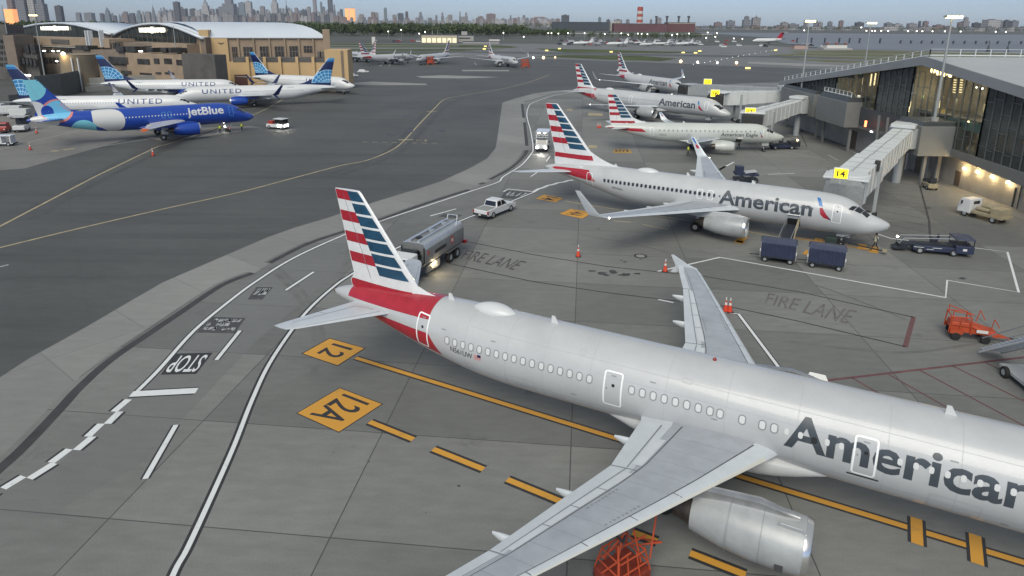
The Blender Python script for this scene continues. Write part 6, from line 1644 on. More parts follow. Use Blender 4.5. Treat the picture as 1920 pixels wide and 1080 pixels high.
# whole-width red bar at the fin root, running down over the crown
fin_decal(spA, [fin_cells(spA, 5.2, 5.88, .10, .99, .10, .99)], 'red_stripe', A_red, finA, .014)
for sd in (-1, 1):
    top = fuA
    def crownband(s0, s1):
        pts_hi = []; pts_lo = []
        for i in range(13):
            s_ = s0 + (s1 - s0) * i / 12
            pts_hi.append((s_, pi / 2 * fuA.h(s_)))
            pts_lo.append((s_, fuA.arc(s_, 5.12 - (s_ - 36.3) * .030)))
        return pts_lo + pts_hi[::-1]
    fdecal(fuA, [crownband(36.25, 42.9)], 'red_band', A_red, rA, sd, .010, .14, .4)
    red_bands(fuA, rA, sd, [(36.1, 4.42), (37.5, 4.44), (39.5, 4.47), (41.2, 4.50), (41.6, 4.42), (40.2, 4.05), (38.5, 3.72), (36.8, 3.42), (35.25, 3.18), (35.75, 3.95)], None)
xs = [34.74 - .5333 * i for i in range(17)] + [34.74 - .06 - .5333 * i for i in range(20, 28)]
xs += [19.83, 18.86, 18.0, 17.5]
pos = [16.99, 16.43, 15.38, 14.83, 12.67, 12.11, 11.58, 11.03, 10.5, 9.96, 9.41, 8.9, 8.37, 7.84, 7.3]
lettering(fuA, rA, 'American', 17.05, 8.15, 3.68, 5.10, A_letter, -1, .024)
cabin_windows(fuA, rA, xs, 4.35, A_shade, -1, .25, .37, A_frame, off=.012)
cabin_windows(fuA, rA, pos, 4.35, A_shade, -1, .19, .29, None, off=.016)
cabin_windows(fuA, rA, [15.88], 4.28, A_win, -1, .25, .3, None, off=.022)
door(fuA, rA, 36.55, 3.48, 5.36, .86, -1)
door(fuA, rA, 24.98, 3.2, 4.98, .98, -1)
dd = door(fuA, rA, 13.92, 3.24, 4.96, .92, -1)
fdecal(fuA, [[(14.5, fuA.arc(14, 3.2)), (13.3, fuA.arc(14, 3.2)), (13.3, fuA.arc(14, 3.12)), (14.5, fuA.arc(14, 3.12))]], 'door_sill', A_dark, dd, -1, .012)
door(fuA, rA, 5.0, 3.4, 5.2, .86, -1)
lettering(fuA, rA, 'N561UW', 34.5, 33.05, 3.72, 4.03, A_letter, -1, .01, 'registration')
st_ = [[(32.95, 3.72 + .06 * k), (32.5, 3.72 + .06 * k), (32.5, 3.75 + .06 * k), (32.95, 3.75 + .06 * k)] for k in range(5)]
fdecal(fuA, [fpoly(fuA, p) for p in st_], 'small_flag', A_coral, rA, -1, .01)
fdecal(fuA, [fpoly(fuA, [(32.72, 3.87), (32.5, 3.87), (32.5, 4.03), (32.72, 4.03)])], 'small_flag', A_navy, rA, -1, .013)
M_seam2 = mat('light_seam', (.40, .41, .415), .5)
for x_, z_, w_, h_ in ((30.2, 2.75, 1.75, 1.2), (10.6, 2.75, 1.8, 1.2), (28.0, 2.6, .5, .4), (33.4, 3.1, .45, .45), (21.5, 5.3, .5, .25), (12.2, 2.3, .4, .3), (26.8, 5.4, .35, .3)): fdecal(fuA, [rring(x_, fuA.arc(x_, z_), w_, h_, .1, .025)], 'access_door', M_seam2, rA, -1, .006, .16)
for x_, z_ in ((37.8, 3.4), (35.2, 4.85), (32.0, 4.9), (27.2, 3.2), (23.2, 4.9), (20.2, 4.0), (11.0, 4.85), (9.0, 2.6)): fdecal(fuA, [fpoly(fuA, [(x_, z_), (x_ - .28, z_), (x_ - .28, z_ + .05), (x_, z_ + .05)])], 'stencil', A_frame, rA, -1, .008)
# belly seam, satcom dome, blade antennas, beacon
mb = MB(); rings = []
for i in range(13):
    t = i / 12; s_ = 34.05 - 2.65 * t; r = max(sin(pi * (t * .94 + .03)) ** .6, .06)
    rings.append([(-s_, .62 * r * cos(a), fuA.top(s_) - .12 + (.48 * r) * max(sin(a), -.2)) for a in [2 * pi * j / 20 for j in range(20)]])
mb.loft(rings).build('satcom_dome', A_white, rA, smooth=True)
def blade(fu, root, s_, h_=.42, m=A_white):
    zt = fu.top(s_) - .03
    MB().prism([(-s_ - .22, zt), (-s_ + .22, zt), (-s_ - .02, zt + h_), (-s_ - .2, zt + h_)], -.025, .025).build('antenna', m, root)
for s_ in (29.0, 35.6, 11.0): blade(fuA, rA, s_)
MB().lathe([(0, .10), (.08, .09), (.14, .04), (.15, .0)], (-20.6, 0, fuA.top(20.6) - .02), 'z', 10).build('beacon', mat('beacon_red', (.25, .02, .02), .3), rA)
MB().lathe([(0, .13), (-.1, .16), (-.12, .02)], (-44.5, 0, 4.73), 'x', 14).build('apu_exhaust', A_hot, rA)
mb = MB()
b0, b1, bw, bz0, bz1 = spA['belly']
fdecal(fuA, [[(30.5, fuA.arc(30, 2.75)), (29.3, fuA.arc(30, 2.75)), (29.3, fuA.arc(30, 2.77)), (30.5, fuA.arc(30, 2.77))]], 'cargo_door_seam', A_frame, rA, -1, .006)
fdecal(fuA, [[(26.0, fuA.arc(20, 4.70)), (14.8, fuA.arc(20, 4.70)), (14.8, fuA.arc(20, 4.685)), (26, fuA.arc(20, 4.685))]], 'skin_seam', mat('light_seam', (.40, .41, .415), .5), rA, -1, .005)
for s_ in (7.9, 10.6, 13.15, 16.6, 19.6, 22.4, 26.2, 28.8, 31.0, 33.6): fdecal(fuA, [[(s_, -1.6), (s_ + .022, -1.6), (s_ + .022, 2.9), (s_, 2.9)]], 'skin_joint', mat('light_seam', (.40, .41, .415), .5), rA, -1, .004, .2)
for z_ in (2.9, 5.25): fdecal(fuA, [[(33.5, fuA.arc(20, z_)), (8, fuA.arc(20, z_)), (8, fuA.arc(20, z_) + .02), (33.5, fuA.arc(20, z_) + .02)]], 'skin_seam', MATS['light_seam'], rA, -1, .004, None, 1.5)

# 2 ---- second aircraft at the lit gate
rB, fB, finB, fuB, spB = aircraft('b738', 'flag', 'airliner', 'silver striped-tail airliner with tall winglets, nose against the jet bridge marked 14', 'airliner', (36.456, 61.328, 0), -.5418, dict(detail=2, group='airliners parked on the ramp', lamps=True))
flag_tail(spB, fuB, rB, finB, 0, 6.75, 12.12)
fin_decal(spB, [fin_cells(spB, 5.72, 6.28, .02, .99)], 'red_stripe', A_red, finB, .014)
red_bands(fuB, rB, -1, [(31.6, 4.75), (34.5, 4.66), (36.5, 4.55), (36.9, 4.38), (35.2, 3.95), (33.4, 3.72), (31.9, 3.62), (30.55, 3.55), (31.1, 4.15)], None)
fdecal(fuB, [fpoly(fuB, [(32.5, 5.0), (36.6, 4.82), (36.9, 4.72), (32.6, 4.86)])], 'red_band', A_fwhite, rB, -1, .008)
wx = [29.31 - .508 * i for i in range(26)]
wx = [x for x in wx if not 15.2 < x < 16.3]
lettering(fuB, rB, 'American', 16.05, 6.85, 3.10, 4.55, A_letter, -1, .024)
cabin_windows(fuB, rB, wx, 3.90, A_win, -1, .26, .38, A_frame)
cabin_windows(fuB, rB, [16.0 - .508 * i for i in range(19) if i not in (4, 9, 14)], 3.90, mat('title_window', (.13, .14, .15), .3), -1, .17, .24, None, off=.014)
for x_ in (18.1, 17.0): door(fuB, rB, x_, 3.35, 4.35, .62, -1, extras=False)
door(fuB, rB, 31.35, 2.72, 4.5, .80, -1); door(fuB, rB, 4.62, 2.75, 4.5, .84, -1)
eagle_mark(fuB, rB, 6.0, 3.05, 1.9)
cargo = [(9.05, 1.72), (7.85, 1.72), (7.85, 2.62), (9.05, 2.62)]
fdecal(fuB, [fpoly(fuB, cargo)], 'cargo_hold', A_dark, rB, -1, .012, .12)
MB().box((-8.45, -1.72, 2.9), (1.22, .08, .75), rx=1.1).build('cargo_door', A_silver, rB)
lettering(fuB, rB, 'N937NN', 28.3, 27.0, 3.05, 3.3, A_letter, -1, .01, 'registration')
mb = MB(); rings = []
for i in range(11):
    t = i / 10; s_ = 26.0 - 2.6 * t; r = max(sin(pi * (t * .94 + .03)) ** .6, .06)
    rings.append([(-s_, .6 * r * cos(a), fuB.top(s_) - .1 + .42 * r * max(sin(a), -.2)) for a in [2 * pi * j / 16 for j in range(16)]])
mb.loft(rings).build('satcom_dome', A_white, rB, smooth=True)
for s_ in (28.6, 13.0, 20.0): blade(fuB, rB, s_, .36)

# 3, 4, 5 ---- the three beyond
rC, fC, finC, fuC, spC = aircraft('a321', 'flag', 'airliner', 'silver striped-tail airliner docked beyond the regional jet, dark engine intake showing', 'airliner', (46.82, 143.5, 0), -.78, dict(detail=1, group='airliners parked on the ramp', lamps=True))
flag_tail(spC, fuC, rC, finC, 0, 6.35, 11.56); fin_decal(spC, [fin_cells(spC, 5.2, 5.88, .1, .99)], 'red_stripe', A_red, finC, .014)
red_bands(fuC, rC, -1, [(36.1, 4.6), (39.5, 4.55), (41.6, 4.5), (40.2, 4.05), (38.5, 3.72), (36.8, 3.42), (35.25, 3.3), (35.75, 3.95)], None)
fdecal(fuC, [fpoly(fuC, [(36.25, 5.15), (42.6, 4.95), (42.8, 5.3), (36.3, 5.85)])], 'red_band', A_red, rC, -1, .01)
lettering(fuC, rC, 'American', 17.05, 7.6, 3.5, 5.05, A_letter, -1, .024); eagle_mark(fuC, rC, 6.6, 3.2, 2.0)
cabin_windows(fuC, rC, [34.7 - .533 * i for i in range(34)], 4.35, A_frame, -1, .22, .3)
door(fuC, rC, 36.5, 3.48, 5.3, .86, -1, extras=False); door(fuC, rC, 5.0, 3.4, 5.2, .86, -1, extras=False); door(fuC, rC, 25, 3.2, 4.98, .9, -1, extras=False)
rings = []; mb = MB()
for i in range(9):
    t = i / 8; s_ = 34.0 - 2.6 * t; r = max(sin(pi * (t * .94 + .03)) ** .6, .06)
    rings.append([(-s_, .6 * r * cos(a), fuC.top(s_) - .1 + .45 * r * max(sin(a), -.2)) for a in [2 * pi * j / 14 for j in range(14)]])
mb.loft(rings).build('satcom_dome', A_white, rC, smooth=True)

rD, fD, finD, fuD, spD = aircraft('e175', 'eagle', 'airliner', 'small pearl regional jet with AMERICAN EAGLE lettering and a person under its open hold', 'airliner', (47.15, 114.8, 0), -.045, dict(detail=2, group='airliners parked on the ramp'))
flag_tail(spD, fuD, rD, finD, 0, 5.55, 9.68); fin_decal(spD, [fin_cells(spD, 4.72, 5.12, .05, .99)], 'red_stripe', A_red, finD, .014)
red_bands(fuD, rD, -1, [(25.0, 3.95), (28.0, 3.95), (30.8, 4.0), (30.9, 3.9), (28.5, 3.62), (26.5, 3.42), (24.2, 3.35), (24.6, 3.7)], None)
cabin_windows(fuD, rD, [21.9 - .78 * i for i in range(22)], 3.72, A_frame, -1, .26, .34)
lettering(fuD, rD, 'American Eagle', 11.3, 5.0, 2.86, 3.45, A_letter, -1, .012); eagle_mark(fuD, rD, 4.4, 2.75, .85)
door(fuD, rD, 23.2, 2.7, 4.2, .7, -1, extras=False); door(fuD, rD, 3.7, 2.6, 4.1, .68, -1, extras=False)
lettering(fuD, rD, 'N406YX', 21.9, 20.7, 2.85, 3.05, A_letter, -1, 0, 'registration')
fdecal(fuD, [fpoly(fuD, [(8.6, 1.75), (7.6, 1.75), (7.6, 2.4), (8.6, 2.4)])], 'cargo_hold', A_dark, rD, -1, .012, .12)
MB().box((-8.0, -1.5, 2.55), (1.0, .7, .07), rx=.2).build('cargo_door', A_eagle, rD)
for s_ in (24.4, 17.5): blade(fuD, rD, s_, .3)

rE, fE, finE, fuE, spE = aircraft('b738', 'flag', 'airliner', 'silver striped-tail airliner at the farthest docked gate, mostly behind its neighbour', 'airliner', (51.78, 202.76, 0), -1.14, dict(detail=1, group='airliners parked on the ramp', lamps=True))
flag_tail(spE, fuE, rE, finE, 0, 6.75, 12.12); fin_decal(spE, [fin_cells(spE, 5.72, 6.28, .02, .99)], 'red_stripe', A_red, finE, .014)
red_bands(fuE, rE, -1, [(31.6, 4.75), (36.5, 4.5), (35.2, 3.95), (33.4, 3.72), (31.9, 3.62), (30.55, 3.55)], None)
lettering(fuE, rE, 'American', 16.3, 6.9, 3.1, 4.6, A_letter, -1, .024); eagle_mark(fuE, rE, 5.6, 2.9, 2.1)
rings = []; mb = MB()
for i in range(9):
    t = i / 8; s_ = 25.6 - 2.6 * t; r = max(sin(pi * (t * .94 + .03)) ** .6, .06)
    rings.append([(-s_, .6 * r * cos(a), fuE.top(s_) - .1 + .45 * r * max(sin(a), -.2)) for a in [2 * pi * j / 14 for j in range(14)]])
mb.loft(rings).build('satcom_dome', A_white, rE, smooth=True)

# 6 ---- the blue one on the left
rJ, fJ, finJ, fuJ, spJ = aircraft('a320', 'blue', 'airliner', 'bright blue airliner with JETBLUE lettering and large aqua and white circles on its tail', 'airliner', (-53.62, 135.14, 0), .614, dict(detail=2, group='airliners parked on the left ramp'))
lettering(fuJ, rJ, 'jetBlue', 12.5, 6.0, 4.0, 5.42, A_white, -1, .024)
cabin_windows(fuJ, rJ, [27.6 - .533 * i for i in range(34)], 4.38, A_off, -1, .2, .24)
door(fuJ, rJ, 4.6, 3.4, 5.2, .8, -1, m=A_ltblue, extras=False)
for x_ in (16.6, 15.6): door(fuJ, rJ, x_, 3.9, 4.95, .62, -1, m=A_ltblue, extras=False)
def jd(polys, name, m, off): return fdecal(fuJ, polys, name, m, rJ, -1, off, .14, .4)
lim = lambda p: 3.1 - abs(p[1])
jd([clip_poly(clip_poly(disc(25.9, .1, 2.9, 40), lambda p: 2.9 - p[1]), lambda p: 28.0 - p[0])], 'white_disc', A_off, .010)
jd([clip_poly(clip_poly(disc(29.3, -1.9, 2.1, 36), lambda p: 28.0 - p[0] if False else p[0] - 27.3), lambda p: p[1] + 3.2)], 'aqua_disc', A_aqua, .012)
jd([[(27.6, -.9), (26.6, -1.4), (25.9, -2.2), (25.8, -2.9), (27.3, -2.9), (27.6, -2.0)]], 'blue_petal', A_blue, .014)
jd([disc(33.2, 2.1, 2.55, 32, 0, 2 * pi)], 'coral_ring', A_coral, .010)
jd([disc(33.3, 2.25, 2.35, 32)], 'sky_disc', A_sky, .013)
jd([clip_poly(disc(34.9, .2, 2.1, 32), lambda p: 1.6 - p[1])], 'white_disc', A_off, .011)
# fin: blue with aqua, navy, white and sky shapes
def ffill(c, r, z_lo=5.0, z_hi=11.6, k=1.0):
    pts = []
    for i in range(40):
        t = 2 * pi * i / 40; pts.append((c[0] + r * cos(t) * k, c[1] + r * sin(t)))
    def ins(pts, fn): return clip_poly(pts, fn)
    F = spJ['fin']
    pts = clip_poly(pts, lambda p: p[1] - z_lo); pts = clip_poly(pts, lambda p: z_hi - p[1])
    l0, c0 = fin_lc(spJ, 6.2); l1, c1 = fin_lc(spJ, 11.5)
    le = lambda z: l0 + (l1 - l0) * (z - 6.2) / 5.3
    te = lambda z: (l0 + c0) + (l1 + c1 - l0 - c0) * (z - 6.2) / 5.3
    if pts: pts = clip_poly(pts, lambda p: p[0] - le(p[1]) - .02)
    if pts: pts = clip_poly(pts, lambda p: te(p[1]) - .02 - p[0])
    return pts
fin_decal(spJ, [ffill((36.2, 10.2), 2.15)], 'aqua_disc', A_aqua, finJ, .012)
fin_decal(spJ, [ffill((32.8, 5.6), 2.6)], 'coral_ring', A_coral, finJ, .012)
fin_decal(spJ, [ffill((32.6, 5.4), 2.55)], 'sky_disc', A_sky, finJ, .016)
fin_decal(spJ, [ffill((36.2, 6.2), 1.75)], 'white_disc', A_off, finJ, .014)
fin_decal(spJ, [ffill((34.4, 6.0), 1.15, k=.8)], 'navy_petal', A_blue, finJ, .020)
mb = MB(); mb.prism([(-20.9, 4.15), (-22.0, 4.25), (-22.2, 3.75), (-21.5, 3.7)], -17.0, -16.92); mb.build('wingtip_fence', mat('orange_fence', (.75, .17, .06), .4), rJ)
mb = MB(); mb.prism([(-20.8, 4.1), (-22.2, 4.2), (-22.9, 5.3), (-22.4, 5.3)], 17.0, 16.92); mb.build('wingtip_fence', A_blue, rJ)

# 7-10 ---- four white aircraft with globe tails
def globe_tail(sp, fin):
    def inside(pts, lo=.02, hi=.985):
        F = sp['fin']
        l0, c0 = fin_lc(sp, 6.3); l1, c1 = fin_lc(sp, 12.0)
        le = lambda z: l0 + c0 * lo + (l1 - l0) * (z - 6.3) / 5.7
        te = lambda z: (l0 + c0 * hi) + (l1 + c1 - l0 - c0) * (z - 6.3) / 5.7
        pts = clip_poly(pts, lambda p: p[0] - le(p[1]))
        if pts: pts = clip_poly(pts, lambda p: te(p[1]) - p[0])
        if pts: pts = clip_poly(pts, lambda p: p[1] - 5.6)
        return pts
    l6, c6 = fin_lc(sp, 5.9)
    cx, cz_ = l6 + c6 * .86, 4.6
    fin_decal(sp, [inside(disc(cx, cz_, 4.4, 44))], 'globe', A_gblue, fin, .012)
    arcs = []
    for k in range(1, 9):
        a = R(40 + 15.5 * k)
        p0 = (cx + .6 * cos(a), cz_ + .6 * sin(a)); p1 = (cx + 4.3 * cos(a), cz_ + 4.3 * sin(a)); n = (-sin(a) * .075, cos(a) * .075)
        q = inside([(p0[0] + n[0], p0[1] + n[1]), (p1[0] + n[0], p1[1] + n[1]), (p1[0] - n[0], p1[1] - n[1]), (p0[0] - n[0], p0[1] - n[1])])
        if q: arcs.append(q)
    for r in (4.38, 3.55, 2.7, 1.85):
        for i in range(18):
            a = R(45 + 130 * i / 18); b = R(45 + 130 * (i + 1.02) / 18); w_ = .075
            q = inside([(cx + (r - w_) * cos(a), cz_ + (r - w_) * sin(a)), (cx + (r + w_) * cos(a), cz_ + (r + w_) * sin(a)), (cx + (r + w_) * cos(b), cz_ + (r + w_) * sin(b)), (cx + (r - w_) * cos(b), cz_ + (r - w_) * sin(b))])
            if q: arcs.append(q)
    fin_decal(sp, arcs, 'globe_lines', A_gline, fin, .018)
    fin_decal(sp, [fin_cells(sp, 11.75, 12.16, .02, .985)], 'fin_tip', A_ltblue, fin, .012)
    fin_decal(sp, [fin_cells(sp, 11.2, 11.75, .02, .985)], 'fin_upper', A_logob, fin, .012)
    fin_decal(sp, [fin_cells(sp, 6.4, 12.1, .0, .045)], 'leading_edge', A_white, fin, .014)
UN = [('b738', (-72.75, 152.4), .19, -1, 'white airliner with a globe tail parked directly behind the blue airliner'),
      ('b738', (-79.9, 195.9), .20, -1, 'white globe-tail airliner standing in front of the tan tank and blast wall'),
      ('b739', (-87.6, 169.6), 3.49, 1, 'white globe-tail airliner whose tail points right and nose points left'),
      ('b738', (-49.3, 204.7), -.33, -1, 'white globe-tail airliner with its nose past the tan hangar, white cart at its nose')]
for typ, xy, hd, sd, lab in UN:
    r_, f_, fin_, fu_, sp_ = aircraft(typ, 'globe', 'airliner', lab, 'airliner', (*xy, 0), hd, dict(detail=1, side=sd, group='airliners parked on the left ramp'))
    globe_tail(sp_, fin_)
    d = 2.6 if typ == 'b739' else 0
    if sd < 0: lettering(fu_, r_, 'UNITED', 16.3, 7.2, 3.55, 4.62, A_ublue, -1, .012, space=1.25)
    else: lettering(fu_, r_, 'UNITED', 7.2, 16.6, 3.55, 4.62, A_ublue, 1, .012, space=1.25)
    cabin_windows(fu_, r_, [29.3 + d - .55 * i for i in range(24 if sd < 0 else 27)], 3.9, mat('pale_window', (.22, .25, .30), .3), sd, .2, .26)
    lettering(fu_, r_, 'N37277', *( (28.5, 26.8) if sd < 0 else (28.0, 29.7)), 4.55, 4.75, A_ublue, sd, 0, 'registration')
# 11-14 ---- far striped tails by the taxiway
for xy, hd, lab in (((-57.5, 378), .92, 'far silver striped-tail airliner parked beyond the tan hangar, nose to the right'), ((-52.1, 355), 4.33, 'far silver striped-tail airliner facing the camera with an orange stand at its nose'),
                    ((1.1, 336.7), -1.13, 'far silver striped-tail airliner alone at the taxiway edge beside an orange stand'), ((-98, 398), 2.2, 'far striped-tail airliner almost hidden behind the tan hangar, only its tail showing')):
    r_, f_, fin_, fu_, sp_ = aircraft('b738', 'flag', 'airliner', lab, 'airliner', (*xy, 0), hd, dict(detail=0, group='airliners parked far off'))
    flag_tail(sp_, fu_, r_, fin_, 0, 6.75, 12.12); fin_decal(sp_, [fin_cells(sp_, 5.72, 6.28, .02, .99)], 'red_stripe', A_red, fin_, .014)
    red_bands(fu_, r_, -1, [(31.6, 4.75), (36.5, 4.5), (35.2, 3.95), (33.4, 3.72), (31.9, 3.62), (30.55, 3.55)], None)
    lettering(fu_, r_, 'American', 16.3, 6.9, 3.1, 4.6, A_letter, -1 if hd < 2 else 1, .02) if hd < 2 else lettering(fu_, r_, 'American', 6.9, 16.3, 3.1, 4.6, A_letter, 1, .02)
# ------------------------------------------------------------------ vehicles and ground equipment
V_white = mat('vehicle_white', (.62, .63, .63), .3, var=.05, vscale=1, coat=.3)
V_navy = mat('equipment_navy', (.022, .030, .065), .5, var=.2, vscale=1.5)
V_dark = mat('equipment_dark', (.018, .022, .03), .5, var=.3, vscale=2)
V_orange = mat('equipment_orange', (.42, .065, .022), .5, var=.15, vscale=2)
V_red = mat('vehicle_red', (.33, .035, .025), .4)
V_alu = mat('tank_aluminium', (.50, .53, .55), .32, .6, var=.1, vscale=.8)
V_tank = mat('tank_side', (.22, .225, .225), .4, .35, var=.25, vscale=.8)
V_glass = mat('vehicle_glass', (.012, .014, .016), .08, spec=.8)
V_trim = mat('black_trim', (.02, .02, .022), .6)
V_light = mat('headlight_glow', (1, 1, .95), .3, emit=(1, .97, .85), estr=14)
V_amber = mat('amber_glow', (1, .7, .3), .3, emit=(1, .68, .28), estr=7)
V_tail = mat('tail_light', (.3, .02, .02), .3)
V_beige = mat('equipment_beige', (.30, .26, .17), .6, var=.2, vscale=2)
def wheels(t, pos, r, w_, rim=V_alu):
    for x, y in pos:
        o = MB().lathe([(-w_ / 2, r * .55), (-w_ / 2, r * .88), (-w_ * .3, r), (w_ * .3, r), (w_ / 2, r * .88), (w_ / 2, r * .55)], (x, y, r), 'y', 18).build('wheel', A_tyre, t, smooth=40)
        MB().lathe([(-w_ * .42, .02), (-w_ * .46, r * .5), (-w_ * .38, r * .57), (w_ * .38, r * .57), (w_ * .46, r * .5), (w_ * .42, .02)], (x, y, r), 'y', 14).build('rim', rim, o)
def part(t, name, m, mb, **k): return mb.build(name, m, t, **k)
def gdir(p, q):
    a = G(*p); b = G(*q); return a, (b - a).normalized()
# pickup
a, h = gdir((925, 410), (957, 397)); lf = Vector((-h.y, h.x, 0)); c = a + h * 1.75 + lf * .95
t = thing('pickup_truck', 'white crew-cab pickup truck driving on the service road behind the fuel truck', 'truck', c, atan2(h.y, h.x))
prof = [(-2.95, .55), (-2.95, 1.12), (-1.0, 1.14), (-1.0, 1.14), (1.15, 1.16), (2.3, 1.08), (2.9, .95), (2.95, .55), (2.6, .42), (-2.7, .42)]
part(t, 'body', V_white, MB().prism(prof, -.98, .98), bevel=.06)
mb = MB(); mb.loft([[(-1.05, -.94, 1.14), (1.25, -.94, 1.14), (1.25, .94, 1.14), (-1.05, .94, 1.14)], [(-.82, -.76, 1.86), (.42, -.76, 1.9), (.42, .76, 1.9), (-.82, .76, 1.86)]]); part(t, 'cab', V_white, mb, bevel=.06)
mb = MB()
for s_ in (-1, 1):
    for x0, x1, x2, x3 in ((-.86, -.05, -.1, -.74), (.03, 1.0, .40, .03)): mb.add([(x0, s_ * .925, 1.22), (x1, s_ * .925, 1.22), (x2, s_ * .80, 1.76), (x3, s_ * .80, 1.76)], [(0, 1, 2, 3)])
part(t, 'side_window', V_glass, mb, fix=False)
part(t, 'rear_window', V_glass, MB().add([(-1.04, -.78, 1.24), (-1.04, .78, 1.24), (-.87, .68, 1.76), (-.87, -.68, 1.76)], [(0, 1, 2, 3)]), fix=False)
part(t, 'windscreen', V_glass, MB().add([(1.2, -.82, 1.22), (1.2, .82, 1.22), (.52, .70, 1.82), (.52, -.70, 1.82)], [(0, 1, 2, 3)]), fix=False)
part(t, 'bed', mat('bed_liner', (.25, .255, .25), .7), MB().bb((-2.82, -.80, 1.05), (-1.12, .80, 1.165)))
part(t, 'bumper', V_trim, MB().bb((-3.08, -.95, .5), (-2.9, .95, .72)), bevel=.03)
for s_ in (-1, 1): part(t, 'tail_lamp', V_tail, MB().bb((-2.99, s_ * .98 - .12, .78), (-2.86, s_ * .98 + .02, 1.1))); part(t, 'mirror', V_white, MB().box((1.0, s_ * 1.12, 1.28), (.12, .26, .2)))
part(t, 'licence_plate', A_off, MB().box((-3.09, 0, .62), (.02, .32, .14)))
wheels(t, [(-1.75, .86), (-1.75, -.86), (1.85, .86), (1.85, -.86)], .42, .27)
# fuel truck
a1 = G(793, 472.6, 2.75); a2 = G(875, 422, 2.75); h = (a1 - a2); h.z = 0; h.normalize(); rt_ = Vector((h.y, -h.x, 0)); a = (a1 + a2) / 2; a.z = 0
t = thing('fuel_truck', 'long grey aluminium fuel tanker half hidden behind the striped tail fin', 'truck', a + rt_ * 1.28 + h * .95, atan2(h.y, h.x))
rings = []
for x in (-4.6, -4.5, 2.6, 2.7):
    k = .96 if abs(x) > 4.55 or x > 2.65 else 1; rings.append([(x, y * k, z) for y, z in ((-1.2, 1.35), (-1.28, 1.6), (-1.28, 2.75), (-1.05, 3.15), (-.55, 3.25), (.55, 3.25), (1.05, 3.15), (1.28, 2.75), (1.28, 1.6), (1.2, 1.35))])
mb = MB(); mb.loft(rings); o = part(t, 'tank', [V_alu, V_tank], mb, smooth=30)
for p_ in o.data.polygons:
    if abs(p_.normal.z) < .45: p_.material_index = 1
mb = MB()
for y in (-.42, .42): mb.bb((-4.4, y - .10, 3.25), (2.5, y + .10, 3.42))
part(t, 'coaming', V_alu, mb); 
part(t, 'walkway', V_tank, MB().bb((-4.3, -.3, 3.26), (2.4, .3, 3.30)))
for x in (-3.0, -.6, 1.6): part(t, 'manhole', V_alu if x != 1.6 else V_trim, MB().tube((x, 0, 3.3), (x, 0, 3.45), .28, 12))
part(t, 'rail', V_alu, MB().path([(-4.6, -.5, 3.3), (-4.75, -.5, 3.75), (-4.75, .5, 3.75), (-4.6, .5, 3.3)], .05))
part(t, 'chassis', V_trim, MB().bb((-4.8, -.5, .75), (5.3, .5, 1.3)))
part(t, 'cab', V_white, MB().prism([(3.9, .7), (5.6, .7), (5.6, 1.7), (5.2, 2.7), (3.9, 2.8)], -1.15, 1.15), bevel=.08)
part(t, 'windscreen', V_glass, MB().add([(5.63, -1.0, 1.75), (5.63, 1.0, 1.75), (5.26, .95, 2.6), (5.26, -.95, 2.6)], [(0, 1, 2, 3)]), fix=False)
mb = MB(); rs = random.Random(4)
mb.bb((2.75, -1.2, 1.3), (3.85, 1.2, 1.5))
for i in range(9): mb.tube((2.85 + .1 * i, -1.0 + rs.uniform(0, .4), 1.5), (2.85 + .1 * i, .9 - rs.uniform(0, .5), 1.9 + rs.uniform(0, .9)), .06, 6)
for y in (-1.1, 1.1): mb.tube((2.8, y, 1.3), (2.8, y, 2.9), .05); mb.tube((3.8, y, 1.3), (3.8, y, 2.6), .05)
mb.lathe([(-.7, .5), (-.7, .7), (.7, .7), (.7, .5)], (3.3, 0, 2.1), 'y', 16); part(t, 'hose_reel', V_dark, mb)
mb = MB(); mb.bb((.2, 1.0, .55), (2.5, 1.22, 1.2)); part(t, 'pump_cabinet', V_tank, mb)
for x in (1.2, 1.55): part(t, 'work_lamp', V_amber, MB().lathe([(-.05, .02), (0, .15), (.06, .02)], (x, 1.25, 1.15 - (x - 1.2) * .6), 'y', 10))
ld = bpy.data.lights.new('work_lamp_light', 'POINT'); ld.energy = 25; ld.color = (1, .8, .5); ld.shadow_soft_size = .1; lo = bpy.data.objects.new('work_lamp_light', ld); COL.objects.link(lo); lo.parent = t; lo.location = (1.0, 1.55, .9)
part(t, 'placard', mat('placard_red', (.45, .05, .04), .5), MB().prism([(-2.45, 2.2), (-2.1, 2.65), (-1.75, 2.2), (-2.1, 1.75)], 1.285, 1.30)); part(t, 'placard', A_off, MB().box((-2.1, 1.305, 2.2), (.3, .01, .28)))
part(t, 'name_plate', V_trim, MB().bb((-.9, 1.285, 1.95), (1.2, 1.30, 2.25)))
part(t, 'sticker', mat('placard_red', (.45, .05, .04), .5), MB().bb((2.2, 1.285, 2.2), (2.5, 1.30, 2.55)))
part(t, 'rear_light_bar', V_tail, MB().bb((-5.2, .2, 1.0), (-4.9, 1.3, 1.3))); part(t, 'mudguard', V_tank, MB().bb((-4.1, .95, 1.12), (-1.3, 1.25, 1.25)))
wheels(t, [(-2.0, 1.0), (-3.35, 1.0), (-2.0, -1.0), (-3.35, -1.0), (4.6, 1.0), (4.6, -1.0)], .52, .42)
